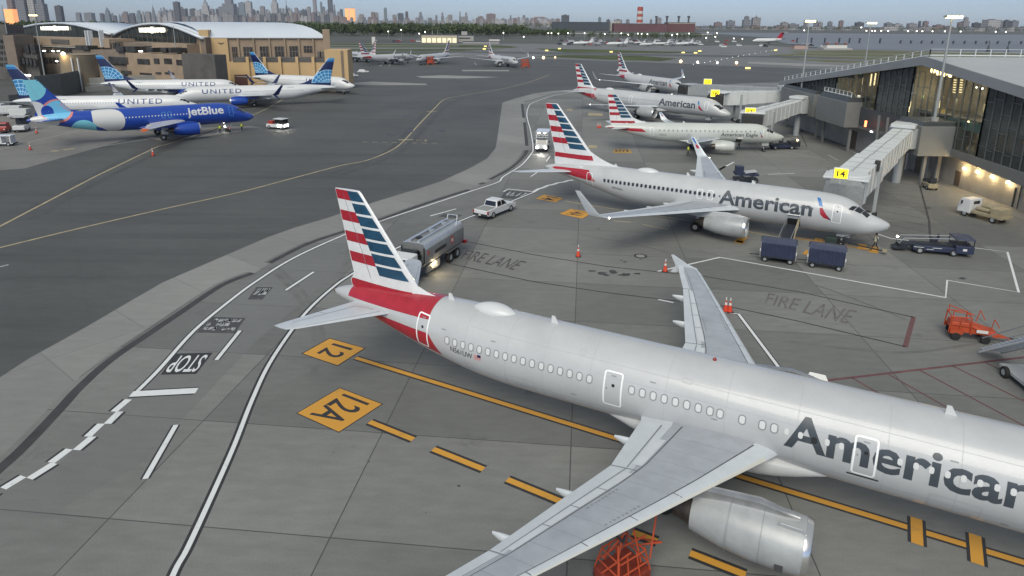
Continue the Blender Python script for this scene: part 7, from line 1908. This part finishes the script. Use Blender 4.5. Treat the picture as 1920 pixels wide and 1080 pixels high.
# white service truck with its lights on
a = G(1016, 285); t = thing('service_truck', 'white high-sided service truck with bright headlights coming towards the camera', 'truck', (a.x + .2, a.y + 2.4, 0), R(-97))
part(t, 'cab', V_white, MB().prism([(.9, .5), (2.6, .5), (2.6, 1.25), (2.1, 1.35), (1.65, 2.15), (.9, 2.15)], -1.0, 1.0), bevel=.06)
part(t, 'windscreen', V_glass, MB().add([(2.13, -.88, 1.4), (2.13, .88, 1.4), (1.70, .82, 2.08), (1.70, -.82, 2.08)], [(0, 1, 2, 3)]), fix=False)
part(t, 'box_body', V_white, MB().bb((-2.9, -1.15, .9), (.75, 1.15, 3.3)), bevel=.05)
part(t, 'front_platform', A_belly, MB().bb((.75, -1.1, 2.35), (2.0, 1.1, 2.5)).bb((.8, -1.15, 3.2), (1.9, 1.15, 3.3)))
mb = MB()
for y in (-1.1, -.4, .4, 1.1): mb.tube((1.95, y, 2.5), (1.95, y, 3.3), .04)
mb.tube((1.95, -1.1, 2.9), (1.95, 1.1, 2.9), .04); part(t, 'guard_rail', A_metal, mb)
for s_ in (-1, 1): part(t, 'headlight', V_light, MB().lathe([(-.02, .02), (.02, .2), (.06, .02)], (2.62, s_ * .72, .82), 'x', 12)); part(t, 'mirror', V_trim, MB().box((1.9, s_ * 1.3, 1.7), (.08, .2, .4)))
for s_ in (-.5, .5):
    part(t, 'marker_lamp', V_light, MB().box((1.98, s_, 3.25), (.06, .3, .12)))
part(t, 'bumper', V_trim, MB().bb((2.6, -.98, .4), (2.72, .98, .62)))
wheels(t, [(1.7, .85), (1.7, -.85), (-1.9, .85), (-1.9, -.85)], .42, .3)
sp_l = bpy.data.lights.new('headlight_beam', 'SPOT'); sp_l.energy = 320; sp_l.spot_size = R(70); sp_l.spot_blend = .8; sp_l.color = (1, .96, .86); sp_l.shadow_soft_size = .2; lo = bpy.data.objects.new('headlight_beam', sp_l); COL.objects.link(lo); lo.parent = t; lo.location = (2.9, 0, .9); lo.rotation_euler = (R(72), 0, R(-90))
# tug with lights near the blue aircraft
a = G(521, 241); t = thing('baggage_tug', 'white open tug with glowing lights and red coupling right of the blue nose', 'tug', a, R(-20))
part(t, 'body', V_white, MB().bb((-2.2, -.9, .35), (2.3, .9, 1.0)).bb((.2, -.9, 1.0), (2.2, .9, 1.15)), bevel=.06)
mb = MB()
for x in (-.1, 2.0):
    for y in (-.85, .85): mb.tube((x, y, 1.0), (x, y, 2.1), .05)
part(t, 'cab_post', V_trim, mb); part(t, 'roof', V_white, MB().bb((-.3, -.95, 2.05), (2.2, .95, 2.18)), bevel=.04); part(t, 'windscreen', V_glass, MB().bb((.1, -.86, 1.1), (1.9, .86, 2.0)))
part(t, 'hitch', V_red, MB().bb((-1.9, -.6, 1.0), (-.8, .6, 1.6)))
for y in (-.55, .3): part(t, 'headlight', V_light, MB().box((2.33, y, .8), (.05, .42, .32)))
part(t, 'side_lamp', V_light, MB().box((1.2, -.93, .75), (.9, .05, .4)))
wheels(t, [(1.5, .8), (1.5, -.8), (-1.5, .8), (-1.5, -.8)], .38, .28)
# baggage carts
def baggage_cart(label, c, rz, m=V_navy, grp='navy baggage carts'):
    t = thing('baggage_cart', label, 'baggage cart', c, rz, grp)
    part(t, 'floor', V_dark, MB().bb((-1.55, -.8, .5), (1.55, .8, .65)))
    mb = MB(); sc_ = [(-1.6 + 3.2 * i / 16, 1.92 - (.10 if i % 2 else 0)) for i in range(17)]
    mb.loft([[(-1.6, -.84, 2.0), (1.6, -.84, 2.0), (1.6, .84, 2.0), (-1.6, .84, 2.0)], [(-1.45, -.5, 2.2), (1.45, -.5, 2.2), (1.45, .5, 2.2), (-1.45, .5, 2.2)]])
    for s_ in (-1, 1):
        for (x0, z0), (x1, z1) in zip(sc_[:-1], sc_[1:]): mb.add([(x0, s_ * .86, z0), (x1, s_ * .86, z1), (x1, s_ * .84, 2.02), (x0, s_ * .84, 2.02)], [(0, 1, 2, 3)])
    part(t, 'roof', mat('cart_roof', (.045, .055, .095), .5, var=.2, vscale=2), mb, fix=False)
    for s_ in (-1, 1):
        mb = MB(); n = 22; vs = []
        for i in range(n + 1):
            x = -1.5 + 3.0 * i / n; y = s_ * (.80 + .025 * (i % 2)); vs += [(x, y, .62), (x, y, 1.98)]
        mb.add(vs, [(2 * i, 2 * i + 2, 2 * i + 3, 2 * i + 1) for i in range(n)]); part(t, 'curtain', m, mb, fix=False)
        part(t, 'end_panel', m, MB().bb((s_ * 1.5 - .03, -.8, .6), (s_ * 1.5 + .03, .8, 2.0)))
        for x in (-1.55, 1.55): part(t, 'corner_post', A_metal, MB().bb((x - .05, s_ * .82 - .05, .5), (x + .05, s_ * .82 + .05, 2.0)))
        for x in (-1.56, 1.56): part(t, 'reflector', A_off, MB().box((x, s_ * .875, 1.2), (.08, .02, .3)))
    part(t, 'tow_bar', V_trim, MB().tube((-1.5, 0, .45), (-2.5, 0, .4), .05))
    wheels(t, [(-1.1, .6), (-1.1, -.6), (1.1, .6), (1.1, -.6)], .27, .18)
    return t
a1 = G(1461, 493); a2 = G(1552, 505); d_ = a2 - a1; yw = atan2(d_.y, d_.x)
ct = baggage_cart('navy curtained baggage cart under the belt loader, left of two', a1 + Vector((0, .5, 0)), yw)
dup(ct, a2 + Vector((0, .5, 0)), yw - .06, 'navy curtained baggage cart nearer the nose, right of two')
# belt loader at the open hold
hB = -.5418; portB = Vector((-sin(hB), cos(hB), 0)); fB_ = Vector((cos(hB), sin(hB), 0)); holdp = Vector((36.456, 61.328, 0)) - fB_ * 8.45 - portB * 1.9
def belt_loader(label, c, rz, L_=6.2, z0=.9, z1=2.0, m=V_navy, cabin=False, lamps=False):
    t = thing('belt_loader', label, 'belt loader', c, rz, None)
    part(t, 'chassis', m, MB().bb((-L_ * .38, -.85, .35), (L_ * .3, .85, .85)), bevel=.05)
    mb = MB(); mb.loft([[(-L_ / 2, -.5, z0 - .18), (-L_ / 2, .5, z0 - .18), (-L_ / 2, .5, z0 + .05), (-L_ / 2, -.5, z0 + .05)], [(L_ / 2, -.5, z1 - .18), (L_ / 2, .5, z1 - .18), (L_ / 2, .5, z1 + .05), (L_ / 2, -.5, z1 + .05)]]); part(t, 'conveyor', V_dark, mb)
    for s_ in (-1, 1): part(t, 'side_rail', A_metal if not cabin else V_dark, MB().path([(-L_ / 2, s_ * .55, z0 + .1), (-L_ / 2 + .3, s_ * .55, z0 + .7), (L_ / 2 - .4, s_ * .55, z1 + .65), (L_ / 2, s_ * .55, z1 + .1)], .035))
    part(t, 'seat', V_dark, MB().bb((-.6, -.95, .85), (0, -.55, 1.3)).bb((-.7, -.95, 1.2), (-.6, -.55, 1.7)))
    wheels(t, [(-L_ * .27, .75), (-L_ * .27, -.75), (L_ * .2, .75), (L_ * .2, -.75)], .36, .24)
    return t
t = belt_loader('dark belt loader with yellow rail reaching the open hold of the silver airliner', holdp - portB * 3.6, atan2(portB.y, portB.x), 6.6, .8, 2.05)
part(t, 'yellow_rail', V_beige, MB().path([(.2, -.62, 1.2), (2.0, -.62, 2.9), (3.1, -.62, 2.9), (2.2, -.62, 1.9)], .05).path([(1.2, -.62, 1.6), (2.3, -.62, 2.6)], .04))
# long dark belt loader with canopy
a, h = gdir((1690, 474), (1806, 484)); t = belt_loader('long dark navy belt loader with canopied cab parked clear of the nose', (a + G(1806, 484)) / 2 + Vector((.45, .9, 0)), atan2(h.y, h.x) + pi, 6.2, 1.1, .75)
part(t, 'nose_ramp', V_dark, MB().prism([(2.3, .85), (3.5, .3), (3.5, .24), (2.3, .35)], -.6, .6))
part(t, 'cab', V_navy, MB().bb((-3.3, -1.0, .4), (-1.7, 1.0, 1.15)), bevel=.06); part(t, 'canopy', mat('cart_roof', (.045, .055, .095), .5), MB().bb((-3.3, -1.02, 1.75), (-1.6, 1.02, 1.86)), bevel=.03)
mb = MB()
for x in (-3.2, -1.7):
    for y in (-.95, .95): mb.tube((x, y, 1.1), (x, y, 1.78), .05)
part(t, 'canopy_post', V_dark, mb); part(t, 'decal', A_off, MB().box((-2.5, .86 + .15, .8), (.35, .02, .22)).box((-.2, .86, .72), (.8, .02, .05)).box((.4, .86, .55), (.6, .02, .05)).box((1.4, .86, .7), (.9, .02, .05))); part(t, 'lamp', V_light, MB().box((3.0, -.6, 1.2), (.12, .12, .12)))
# loader in front of the regional jet, uld dolly behind the second airliner
a, h = gdir((1430, 279), (1496, 279)); t = belt_loader('dark low loader under the pointed nose of the regional jet', (a + G(1496, 279)) / 2, atan2(h.y, h.x) + pi, 6.4, 1.3, .7); part(t, 'lamp', V_amber, MB().box((-3.0, 0, 1.6), (.2, .2, .2)).box((2.6, .4, 1.0), (.16, .16, .16))); part(t, 'hood', V_dark, MB().bb((-3.2, -.9, .5), (-1.4, .9, 1.4)), bevel=.08)
a = G(1397, 341); t = thing('cargo_loader', 'navy cargo loader with raised platform beyond the second airliner fuselage', 'loader', a, R(-8)); part(t, 'platform', V_navy, MB().bb((-1.6, -1, 1.1), (1.6, 1, 1.35))); part(t, 'frame', V_dark, MB().bb((-1.6, -.9, .3), (1.6, .9, .6)).path([(-1.4, -.9, .4), (1.3, -.9, 1.2)], .07).path([(1.4, -.9, .4), (-1.3, -.9, 1.2)], .07)); part(t, 'cab', V_navy, MB().bb((-1.6, -1, 1.3), (-.5, 0, 2.4)), bevel=.05); part(t, 'deck_cover', A_belly, MB().box((.6, .1, 1.5), (1.6, 1.4, .1), 0, 1, ry=-.15)); wheels(t, [(-1.2, .8), (1.2, .8), (-1.2, -.8), (1.2, -.8)], .3, .25)
# orange air start unit
a = G(1828, 642); t = thing('air_start_unit', 'bright orange-red wheeled ground unit with handrails beside the white stair', 'ground unit', a + Vector((0, .7, 0)), R(160))
part(t, 'housing', V_orange, MB().prism([(-1.5, .55), (1.2, .55), (1.4, .8), (1.3, 1.25), (.3, 1.3), (-.3, 1.05), (-1.55, .75)], -.55, .55), bevel=.05)
part(t, 'cage', V_orange, MB().path([(1.45, -.62, .5), (1.4, -.62, 1.7), (.2, -.62, 1.75), (.1, -.62, .5)], .045).path([(1.45, .62, .5), (1.4, .62, 1.7), (.2, .62, 1.75), (.1, .62, .5)], .045).path([(1.4, -.62, 1.7), (1.4, .62, 1.7)], .045).path([(.2, -.62, 1.75), (.2, .62, 1.75)], .045).path([(.8, .62, .5), (.8, .62, 1.72)], .03).path([(1.42, .62, 1.1), (.15, .62, 1.1)], .03).path([(-1.5, .6, .5), (.1, .6, 1.1)], .04))
part(t, 'panel', A_off, MB().box((-.55, .665, .85), (.7, .02, .22)))
part(t, 'handrail', V_orange, MB().path([(1.3, -.6, 1.5), (1.35, -.6, 2.1), (.1, .6, 2.0), (1.35, .6, 2.1), (1.3, .6, 1.5)], .035).path([(-.4, -.5, 1.1), (-.55, -.5, 2.0), (-.95, -.5, 1.3)], .03).path([(-1.1, .4, .9), (-1.2, .4, 1.8), (-1.6, .4, 1.2)], .03))
part(t, 'tow_bar', V_orange, MB().prism([(-1.5, .4), (-2.5, .35), (-1.5, .62)], -.18, .18)); part(t, 'hitch', V_trim, MB().tube((-2.4, 0, .38), (-2.9, 0, .38), .06))
for s_ in (-1, 1): part(t, 'wheel_arch', V_orange, MB().bb((.6, s_ * .72 - .08, .5), (1.4, s_ * .72 + .08, .8)))
wheels(t, [(1.0, .72), (1.0, -.72), (-.8, .7), (-.8, -.7)], .3, .22, V_trim)
# orange tubular cart under the wing at the bottom edge
a = G(1165, 1092); t = thing('towbar_rack', 'orange-red tubular stand under the near wing at the bottom edge', 'stand', a, R(35))
part(t, 'base', mat('dark_orange', (.20, .03, .015), .6, var=.3, vscale=4), MB().bb((-.9, -.7, .3), (.9, .7, .75)), bevel=.05); mb = MB()
for x_ in (-.85, -.3, .3, .85):
    for y_ in (-.68, .68): mb.tube((x_, y_, .7), (x_ * .8, y_ * .7, 1.7), .035, 6)
for z_, k_ in ((1.1, .9), (1.6, .78)): mb.path([(-.85 * k_, -.68 * k_, z_), (.85 * k_, -.68 * k_, z_), (.85 * k_, .68 * k_, z_), (-.85 * k_, .68 * k_, z_), (-.85 * k_, -.68 * k_, z_)], .035)
for p, q in (((-.8, -.6, 1.1), (-.6, -.3, 2.3)), ((.5, -.5, 1.1), (.3, -.2, 2.5)), ((-.6, .5, 1.1), (.2, .1, 2.2)), ((.3, .5, 1.1), (.9, -.3, 2.0)), ((.9, .4, 1.0), (1.5, -.6, 1.6)), ((1.5, -.6, 1.6), (1.6, .5, .9)), ((-.3, 0, 1.1), (.5, .4, 2.4)), ((-.9, .2, .8), (-.2, -.6, 2.0)), ((1.0, -.5, 1.0), (1.9, .1, 2.3))): mb.tube(p, q, .04, 8)
part(t, 'tube_frame', V_orange, mb); part(t, 'arm', V_trim, MB().path([(-.5, .6, 2.6), (0, 0, 1.9), (.6, .4, 2.7)], .05)); part(t, 'head', A_belly, MB().box((.1, .6, 2.6), (.9, .25, .22), .2)); wheels(t, [(-.6, .7), (.6, .7), (-.6, -.7), (.6, -.7)], .25, .18, V_trim)
# passenger stair cut by the right edge
a = G(1908, 772); t = thing('passenger_stairs', 'white boarding stair vehicle cut off by the right edge', 'stairs', a + Vector((2.4, .4, 0)), R(84))
mb = MB()
for i in range(13): part(t, 'step', V_alu, MB().box((2.0 + .36 * i, 0, 3.6 - .26 * i), (.34, 1.25, .06)))
for s_ in (-1, 1): part(t, 'stringer', V_white, MB().tube((1.8, s_ * .68, 3.5), (6.4, s_ * .68, .2), .07)); part(t, 'handrail', V_alu, MB().path([(-1.0, s_ * .68, 4.6), (1.8, s_ * .68, 4.6), (6.4, s_ * .68, 1.25)], .035))
part(t, 'platform', V_white, MB().bb((-1.1, -.75, 3.45), (1.9, .75, 3.6))); part(t, 'bumper', V_white, MB().box((-1.2, 0, 3.5), (.25, 1.7, .3)))
mb = MB()
for x in (-.8, 1.6):
    for y in (-.7, .7): mb.tube((x, y, .6), (x, y, 4.6), .06)
part(t, 'mast', V_alu, mb); part(t, 'cab', V_white, MB().prism([(-2.4, .5), (-.4, .5), (-.4, 2.0), (-1.8, 2.0), (-2.4, 1.3)], -.95, .95), bevel=.06); part(t, 'window', V_glass, MB().bb((-1.7, -.97, 1.2), (-.6, .97, 1.85))); part(t, 'chassis', A_belly, MB().bb((-2.3, -.7, .4), (4.2, .7, .58)))
part(t, 'sunroof', V_white, MB().add([(-2.6, -1.0, 2.3), (-.2, -1.0, 2.1), (-.2, 1.0, 2.1), (-2.6, 1.0, 2.3), (-2.6, -1.0, 2.36), (-.2, -1.0, 2.16), (-.2, 1.0, 2.16), (-2.6, 1.0, 2.36)], [(0, 1, 2, 3), (7, 6, 5, 4), (0, 4, 5, 1), (1, 5, 6, 2), (2, 6, 7, 3), (3, 7, 4, 0)]))
wheels(t, [(-1.6, .8), (-1.6, -.8), (3.4, .8), (3.4, -.8)], .38, .25)
# beige lavatory truck by the terminal wall and small tug
a = G(1856, 416); t = thing('utility_truck', 'dirty white cab truck with beige machinery bed below the wall lamps', 'truck', a + Vector((0, 1.2, 0)), R(112))
part(t, 'cab', V_white, MB().prism([(1.0, .5), (2.5, .5), (2.5, 1.2), (2.2, 2.1), (1.0, 2.15)], -1.0, 1.0), bevel=.06); part(t, 'windscreen', V_glass, MB().add([(2.53, -.85, 1.25), (2.53, .85, 1.25), (2.24, .8, 2.0), (2.24, -.8, 2.0)], [(0, 1, 2, 3)]), fix=False); part(t, 'rear_window', V_glass, MB().bb((.96, -.5, 1.55), (1.0, .5, 1.9)))
part(t, 'bed', V_beige, MB().bb((-2.6, -1.0, .6), (.8, 1.0, .95)), bevel=.04); part(t, 'machinery', V_beige, MB().bb((-2.4, -.9, .95), (-1.2, .9, 1.7)).tube((-1.0, -.7, 1.3), (.7, -.7, 1.3), .3, 10).tube((-1.0, .5, 1.2), (.6, .5, 1.2), .24, 10).path([(-1.1, 0, 1.0), (-.2, 0, 1.9), (.6, .3, 1.0)], .06), bevel=.03)
for y in (-.5, .5): part(t, 'side_mirror', V_trim, MB().box((1.9, y * 2.5, 1.7), (.1, .2, .4)))
wheels(t, [(1.6, .85), (1.6, -.85), (-1.6, .85), (-1.6, -.85)], .4, .28)
a = G(1742, 354); t = thing('push_tug', 'small beige and dark tug standing by the wall under the grey bay', 'tug', a, R(80)); part(t, 'body', V_beige, MB().bb((-1.1, -.6, .3), (1.1, .6, .9)), bevel=.05); part(t, 'hood', V_dark, MB().bb((.2, -.55, .9), (1.1, .55, 1.2))); part(t, 'seat', V_dark, MB().bb((-.8, -.4, .9), (-.2, .4, 1.2)).bb((-.9, -.4, 1.1), (-.75, .4, 1.7))); wheels(t, [(-.7, .55), (.7, .55), (-.7, -.55), (.7, -.55)], .3, .22)
# traffic cones
def cone(label, u, v, grp='orange traffic cones', hgt=.95):
    a = G(u, v); t = thing('traffic_cone', label, 'traffic cone', a, 0, grp)
    part(t, 'base', V_trim, MB().box((0, 0, .03), (.5, .5, .06))); part(t, 'cone', mat('cone_orange', (.62, .06, .025), .5), MB().tube((0, 0, .06), (0, 0, hgt), .21, 14, .04)); part(t, 'band', A_off, MB().tube((0, 0, hgt * .62), (0, 0, hgt * .82), .115, 14, .078)); part(t, 'lamp', A_off, MB().tube((0, 0, hgt), (0, 0, hgt + .22), .05, 8))
cone('orange cone standing alone on the open concrete', 1084, 481); cone('orange cone on the white line by the far wing tip', 1247, 509)
cone('left of two orange cones behind the far wing', 1360, 584); cone('right of two orange cones behind the far wing', 1368, 585)
cone('pink-orange cone in front of the blue airliner gear', 287, 292, hgt=1.1); cone('white-topped cone on the left concrete nearest the camera', 57, 281, hgt=1.0); cone('white-topped cone left of the blue airliner, below the baggage tractor', 69, 250, hgt=1.0)
cone('left of two small cones below the regional jet tail', 1121, 240); cone('right of two small cones below the regional jet tail', 1125, 240)
# vehicles at the left edge
def box_vehicle(name, label, cat, u, v, rz, m, L_, W_, H_, cab=True, grp=None):
    a = G(u, v); t = thing(name, label, cat, a, rz, grp)
    part(t, 'body', m, MB().bb((-L_ / 2, -W_ / 2, .4), (L_ / 2, W_ / 2, H_ * .55)), bevel=.06)
    if cab:
        mb = MB(); mb.loft([[(-L_ * .4, -W_ * .48, H_ * .55), (L_ * .28, -W_ * .48, H_ * .55), (L_ * .28, W_ * .48, H_ * .55), (-L_ * .4, W_ * .48, H_ * .55)], [(-L_ * .36, -W_ * .4, H_), (L_ * .1, -W_ * .4, H_), (L_ * .1, W_ * .4, H_), (-L_ * .36, W_ * .4, H_)]]); part(t, 'cab', m, mb, bevel=.05)
        mb = MB(); mb.box((-L_ * .07, 0, H_ * .78), (L_ * .6, W_ * .9, H_ * .24), 0, .88); part(t, 'window', V_glass, mb)
    for s_ in (-1, 1): part(t, 'headlight', A_off, MB().box((L_ / 2 + .01, s_ * W_ * .36, H_ * .42), (.04, .25, .16)))
    part(t, 'bumper', V_trim, MB().bb((L_ / 2, -W_ / 2, .35), (L_ / 2 + .12, W_ / 2, .55)))
    wheels(t, [(-L_ * .3, W_ * .45), (-L_ * .3, -W_ * .45), (L_ * .3, W_ * .45), (L_ * .3, -W_ * .45)], .36, .24)
    return t
t = box_vehicle('baggage_tractor', 'red baggage tractor at the left edge beside a white loader', 'tractor', 8, 248, R(-70), V_red, 3.4, 1.7, 1.9); 
t = box_vehicle('airport_loader', 'white and grey loader with black canopy at the left below the blue tail', 'loader', 42, 246, R(-70), V_white, 3.8, 2.0, 2.4, False); part(t, 'mast', V_dark, MB().bb((-1.8, -.9, 1.3), (-.2, .9, 2.8)).path([(-.2, 0, 2.6), (1.6, 0, 1.5)], .12)); part(t, 'canopy', A_belly, MB().bb((-.8, -1, 2.8), (.9, 1, 2.95)))
t = box_vehicle('utility_cart', 'low white open cart at the left edge on the pale concrete', 'cart', 8, 273, R(10), V_white, 3.6, 1.6, 1.0, False); part(t, 'roof', V_white, MB().bb((-1.7, -.85, 1.75), (1.7, .85, 1.9)), bevel=.05); part(t, 'roof_post', V_white, MB().bb((-.2, -.8, .5), (.1, .8, 1.8)).bb((1.4, -.8, .5), (1.55, .8, 1.8)))
for k, (u, v, rz, L_) in enumerate(((-10, 212, .2, 5), (22, 216, .3, 5), (40, 222, .1, 4.5))):
    a = G(u, v); t = thing('container_dolly', ('pale container dolly partly cut by the left edge', 'pale container dolly in the row left of the blue tail', 'pale container dolly nearest the blue tail')[k], 'dolly', a, rz, 'pale dollies parked at left'); part(t, 'deck', A_belly, MB().bb((-L_ / 2, -1.1, .5), (L_ / 2, 1.1, .8))); part(t, 'container', J_wall, MB().prism([(-L_ * .4, .8), (L_ * .3, .8), (L_ * .42, 1.4), (L_ * .42, 2.2), (-L_ * .4, 2.2)], -1, 1), bevel=.05); wheels(t, [(-1.5, 1), (1.5, 1), (-1.5, -1), (1.5, -1)], .25, .2)
box_vehicle('parked_car', 'white car by the corner of the tan annex, farther of two', 'car', 681, 137, R(10), V_white, 4.8, 1.9, 1.6)
box_vehicle('parked_car', 'white car touching the tan annex end, nearer of two', 'car', 661, 144.5, R(15), V_white, 4.6, 1.9, 1.5)
box_vehicle('white_van', 'white van driving on the taxiway left of the farthest striped tail', 'van', 1167, 135, R(-5), V_white, 5.2, 2.0, 2.1)
t = box_vehicle('ground_power_cart', 'white boxy cart under the nose of the right globe-tail airliner', 'cart', 642, 173, R(-15), V_white, 4.2, 2.2, 2.6, False); part(t, 'top', V_white, MB().bb((-2.0, -1.05, 1.4), (2.0, 1.05, 2.5)), bevel=.06)
# orange stands by the far airliners
for u, v, lab in ((806, 121, 'orange access stand at the nose of the far airliner facing the camera'), (984, 127, 'orange access stand beside the lone far airliner')):
    a = G(u, v); t = thing('access_stand', lab, 'stand', a, .4, 'orange access stands'); part(t, 'frame', V_orange, MB().path([(-1.5, -1, 0), (-1.5, -1, 4), (1.5, -1, 4), (1.5, -1, 0)], .18).path([(-1.5, 1, 0), (-1.5, 1, 4), (1.5, 1, 4), (1.5, 1, 0)], .18).path([(-1.5, -1, 0), (1.5, -1, 4)], .15).path([(2.8, 0, 0), (1.5, 0, 4)], .25)); part(t, 'deck', V_orange, MB().bb((-1.7, -1.2, 3.0), (1.7, 1.2, 3.3))); part(t, 'side_panel', V_orange, MB().bb((-1.5, -1.1, .8), (1.0, -1.0, 2.6)))

# ------------------------------------------------------------------ people
P_skin = mat('skin', (.35, .20, .14), .6); P_dark = mat('dark_clothes', (.025, .028, .035), .8); P_vest = mat('safety_vest', (.50, .62, .06), .6); P_vestp = mat('pale_vest', (.55, .55, .42), .6); P_hair = mat('dark_hair', (.02, .015, .012), .7)
def person(label, u, v, rz, pose='stand', vest=P_vest, z=0.0):
    a = G(u, v); t = thing('person', label, 'person', (a.x, a.y, z), rz)
    st = {'stand': .10, 'walk': .32, 'reach': .12}[pose]
    J = dict(pel=(0, 0, .95), ch=(0, 0, 1.32), nk=(.02, 0, 1.50), hd=(.04, 0, 1.62), top=(.05, 0, 1.76), hl=(0, .10, .92), hr=(0, -.10, .92), kl=(st * .6 + .04, .11, .50), kr=(-st * .4 + .04, -.11, .50), al=(st, .12, .08), ar=(-st - .05, -.12, .09), fl=(st + .18, .13, .04), fr=(-st + .14, -.13, .04), sl=(0, .19, 1.42), sr=(0, -.19, 1.42))
    if pose == 'reach': J.update(el=(.22, .30, 1.36), wl=(.48, .26, 1.46), fgl=(.58, .25, 1.48), er=(.18, -.30, 1.30), wr=(.42, -.24, 1.38), fgr=(.52, -.23, 1.40))
    else: J.update(el=(-st * .4, .27, 1.16), wl=(-st * .2 + .08, .29, .92), fgl=(-st * .2 + .12, .28, .82), er=(st * .4, -.27, 1.16), wr=(st * .9 + .05, -.29, .95), fgr=(st * .9 + .10, -.28, .85))
    rad = dict(pel=.15, ch=.165, nk=.06, hd=.095, top=.08, hl=.10, hr=.10, kl=.065, kr=.065, al=.045, ar=.045, fl=.04, fr=.04, sl=.075, sr=.075, el=.05, er=.05, wl=.036, wr=.036, fgl=.04, fgr=.04)
    ks = list(J); E_ = [('pel', 'ch'), ('ch', 'nk'), ('nk', 'hd'), ('hd', 'top'), ('pel', 'hl'), ('pel', 'hr'), ('hl', 'kl'), ('kl', 'al'), ('al', 'fl'), ('hr', 'kr'), ('kr', 'ar'), ('ar', 'fr'), ('ch', 'sl'), ('ch', 'sr'), ('sl', 'el'), ('el', 'wl'), ('wl', 'fgl'), ('sr', 'er'), ('er', 'wr'), ('wr', 'fgr')]
    me = bpy.data.meshes.new('body'); me.from_pydata([J[k] for k in ks], [(ks.index(p), ks.index(q)) for p, q in E_], [])
    o = bpy.data.objects.new('body', me); COL.objects.link(o)
    o.modifiers.new('skin', 'SKIN'); sb = o.modifiers.new('sub', 'SUBSURF'); sb.levels = 1; sb.render_levels = 1
    sv = me.skin_vertices[0].data
    for i, k in enumerate(ks): sv[i].radius = (rad[k], rad[k]); sv[i].use_root = k == 'pel'
    me2 = bpy.data.meshes.new_from_object(o.evaluated_get(bpy.context.evaluated_depsgraph_get())); bpy.data.objects.remove(o)
    b = bpy.data.objects.new('body', me2); COL.objects.link(b); b.parent = t
    me2.materials.clear(); me2.materials.append(P_dark); me2.materials.append(P_skin)
    for p_ in me2.polygons:
        c = p_.center; p_.use_smooth = True
        if c.z > 1.50 or (abs(c.y) > .22 and c.z < 1.0 and pose != 'reach') or (pose == 'reach' and c.x > .4): p_.material_index = 1
    mb = MB(); rings = []
    for zz, rx_, ry_ in ((1.0, .17, .21), (1.15, .175, .21), (1.32, .19, .235), (1.43, .15, .23), (1.50, .09, .11)): rings.append([(rx_ * cos(q) + .01, ry_ * sin(q), zz) for q in [2 * pi * i / 14 for i in range(14)]])
    mb.loft(rings, False, False); mb.build('vest', vest, t, smooth=True)
    MB().lathe([(-.02, .115), (.05, .11), (.10, .075), (.12, .01)], (.035, 0, 1.70), 'z', 12).build('cap', P_hair, t, smooth=True)
    MB().bb((.135, -.012, 1.61), (.165, .012, 1.65)).build('nose', P_skin, t)
    return t
person('worker in yellow-green vest walking beyond the far winglet', 1290, 292, R(200), 'walk')
person('worker in pale vest standing under the regional jet hold with arms raised', 1385, 279, R(100), 'reach', P_vestp)
person('worker in yellow vest standing under the nose of the second airliner', 1640, 470, R(150), 'walk', P_vestp)
person('worker in bright vest left of the blue airliner nose gear', 413, 250, R(-60), 'stand'); person('worker in pink vest bending beside the blue airliner nose gear', 432, 251, R(200), 'reach', mat('pink_vest', (.6, .25, .25), .6)); person('worker in lime vest right of the blue airliner nose gear', 454, 246, R(-100), 'stand')
a = G(415, 247); t = thing('work_lamp', 'glowing lamp on the ground between workers under the blue nose', 'lamp', (a.x + .9, a.y, 0), 0); part(t, 'stand', V_trim, MB().tube((0, 0, 0), (0, 0, 1.0), .05)); part(t, 'lamp', V_light, MB().lathe([(-.2, .02), (0, .28), (.2, .02)], (0, 0, 1.1), 'z', 12))
# tow bar and ground power cable cart at the second airliner nose
nB = Vector((36.456, 61.328, 0)) - fB_ * 4.0
t = thing('tow_bar', 'dark tow bar and stand hanging at the nose gear of the second airliner', 'tow bar', nB + fB_ * .6, hB); part(t, 'bar', V_trim, MB().tube((0, 0, .4), (3.2, -.6, .35), .07)); part(t, 'head', V_beige, MB().box((3.3, -.6, .4), (.4, .5, .2)))
t = thing('ground_cart', 'small dark green cart standing before the nose gear of the second airliner', 'cart', nB - portB * 1.6 - fB_ * .8, hB); part(t, 'body', mat('cart_green', (.02, .035, .03), .6), MB().bb((-.5, -.5, .3), (.5, .5, 1.3)), bevel=.05); part(t, 'handle', V_trim, MB().path([(.5, 0, 1.1), (1.2, 0, 1.5), (2.0, .3, 1.7)], .05)); wheels(t, [(-.35, .45), (.35, .45), (-.35, -.45), (.35, -.45)], .2, .12)

# ------------------------------------------------------------------ thin morning air
hz_ = MB().bb((-9500, -900, -1.4), (9500, 9200, 430)).build('haze', bpy.data.materials.new('haze_air'))
hm = hz_.data.materials[0]; hm.use_nodes = True; hn = hm.node_tree; hn.nodes.clear()
ho = hn.nodes.new('ShaderNodeOutputMaterial'); hv = hn.nodes.new('ShaderNodeVolumePrincipled')
hv.inputs['Color'].default_value = (.86, .91, 1.0, 1); hv.inputs['Density'].default_value = 3.6e-5; hv.inputs['Anisotropy'].default_value = .1
hn.links.new(hv.outputs[0], ho.inputs['Volume']); tag(hz_, kind='stuff')
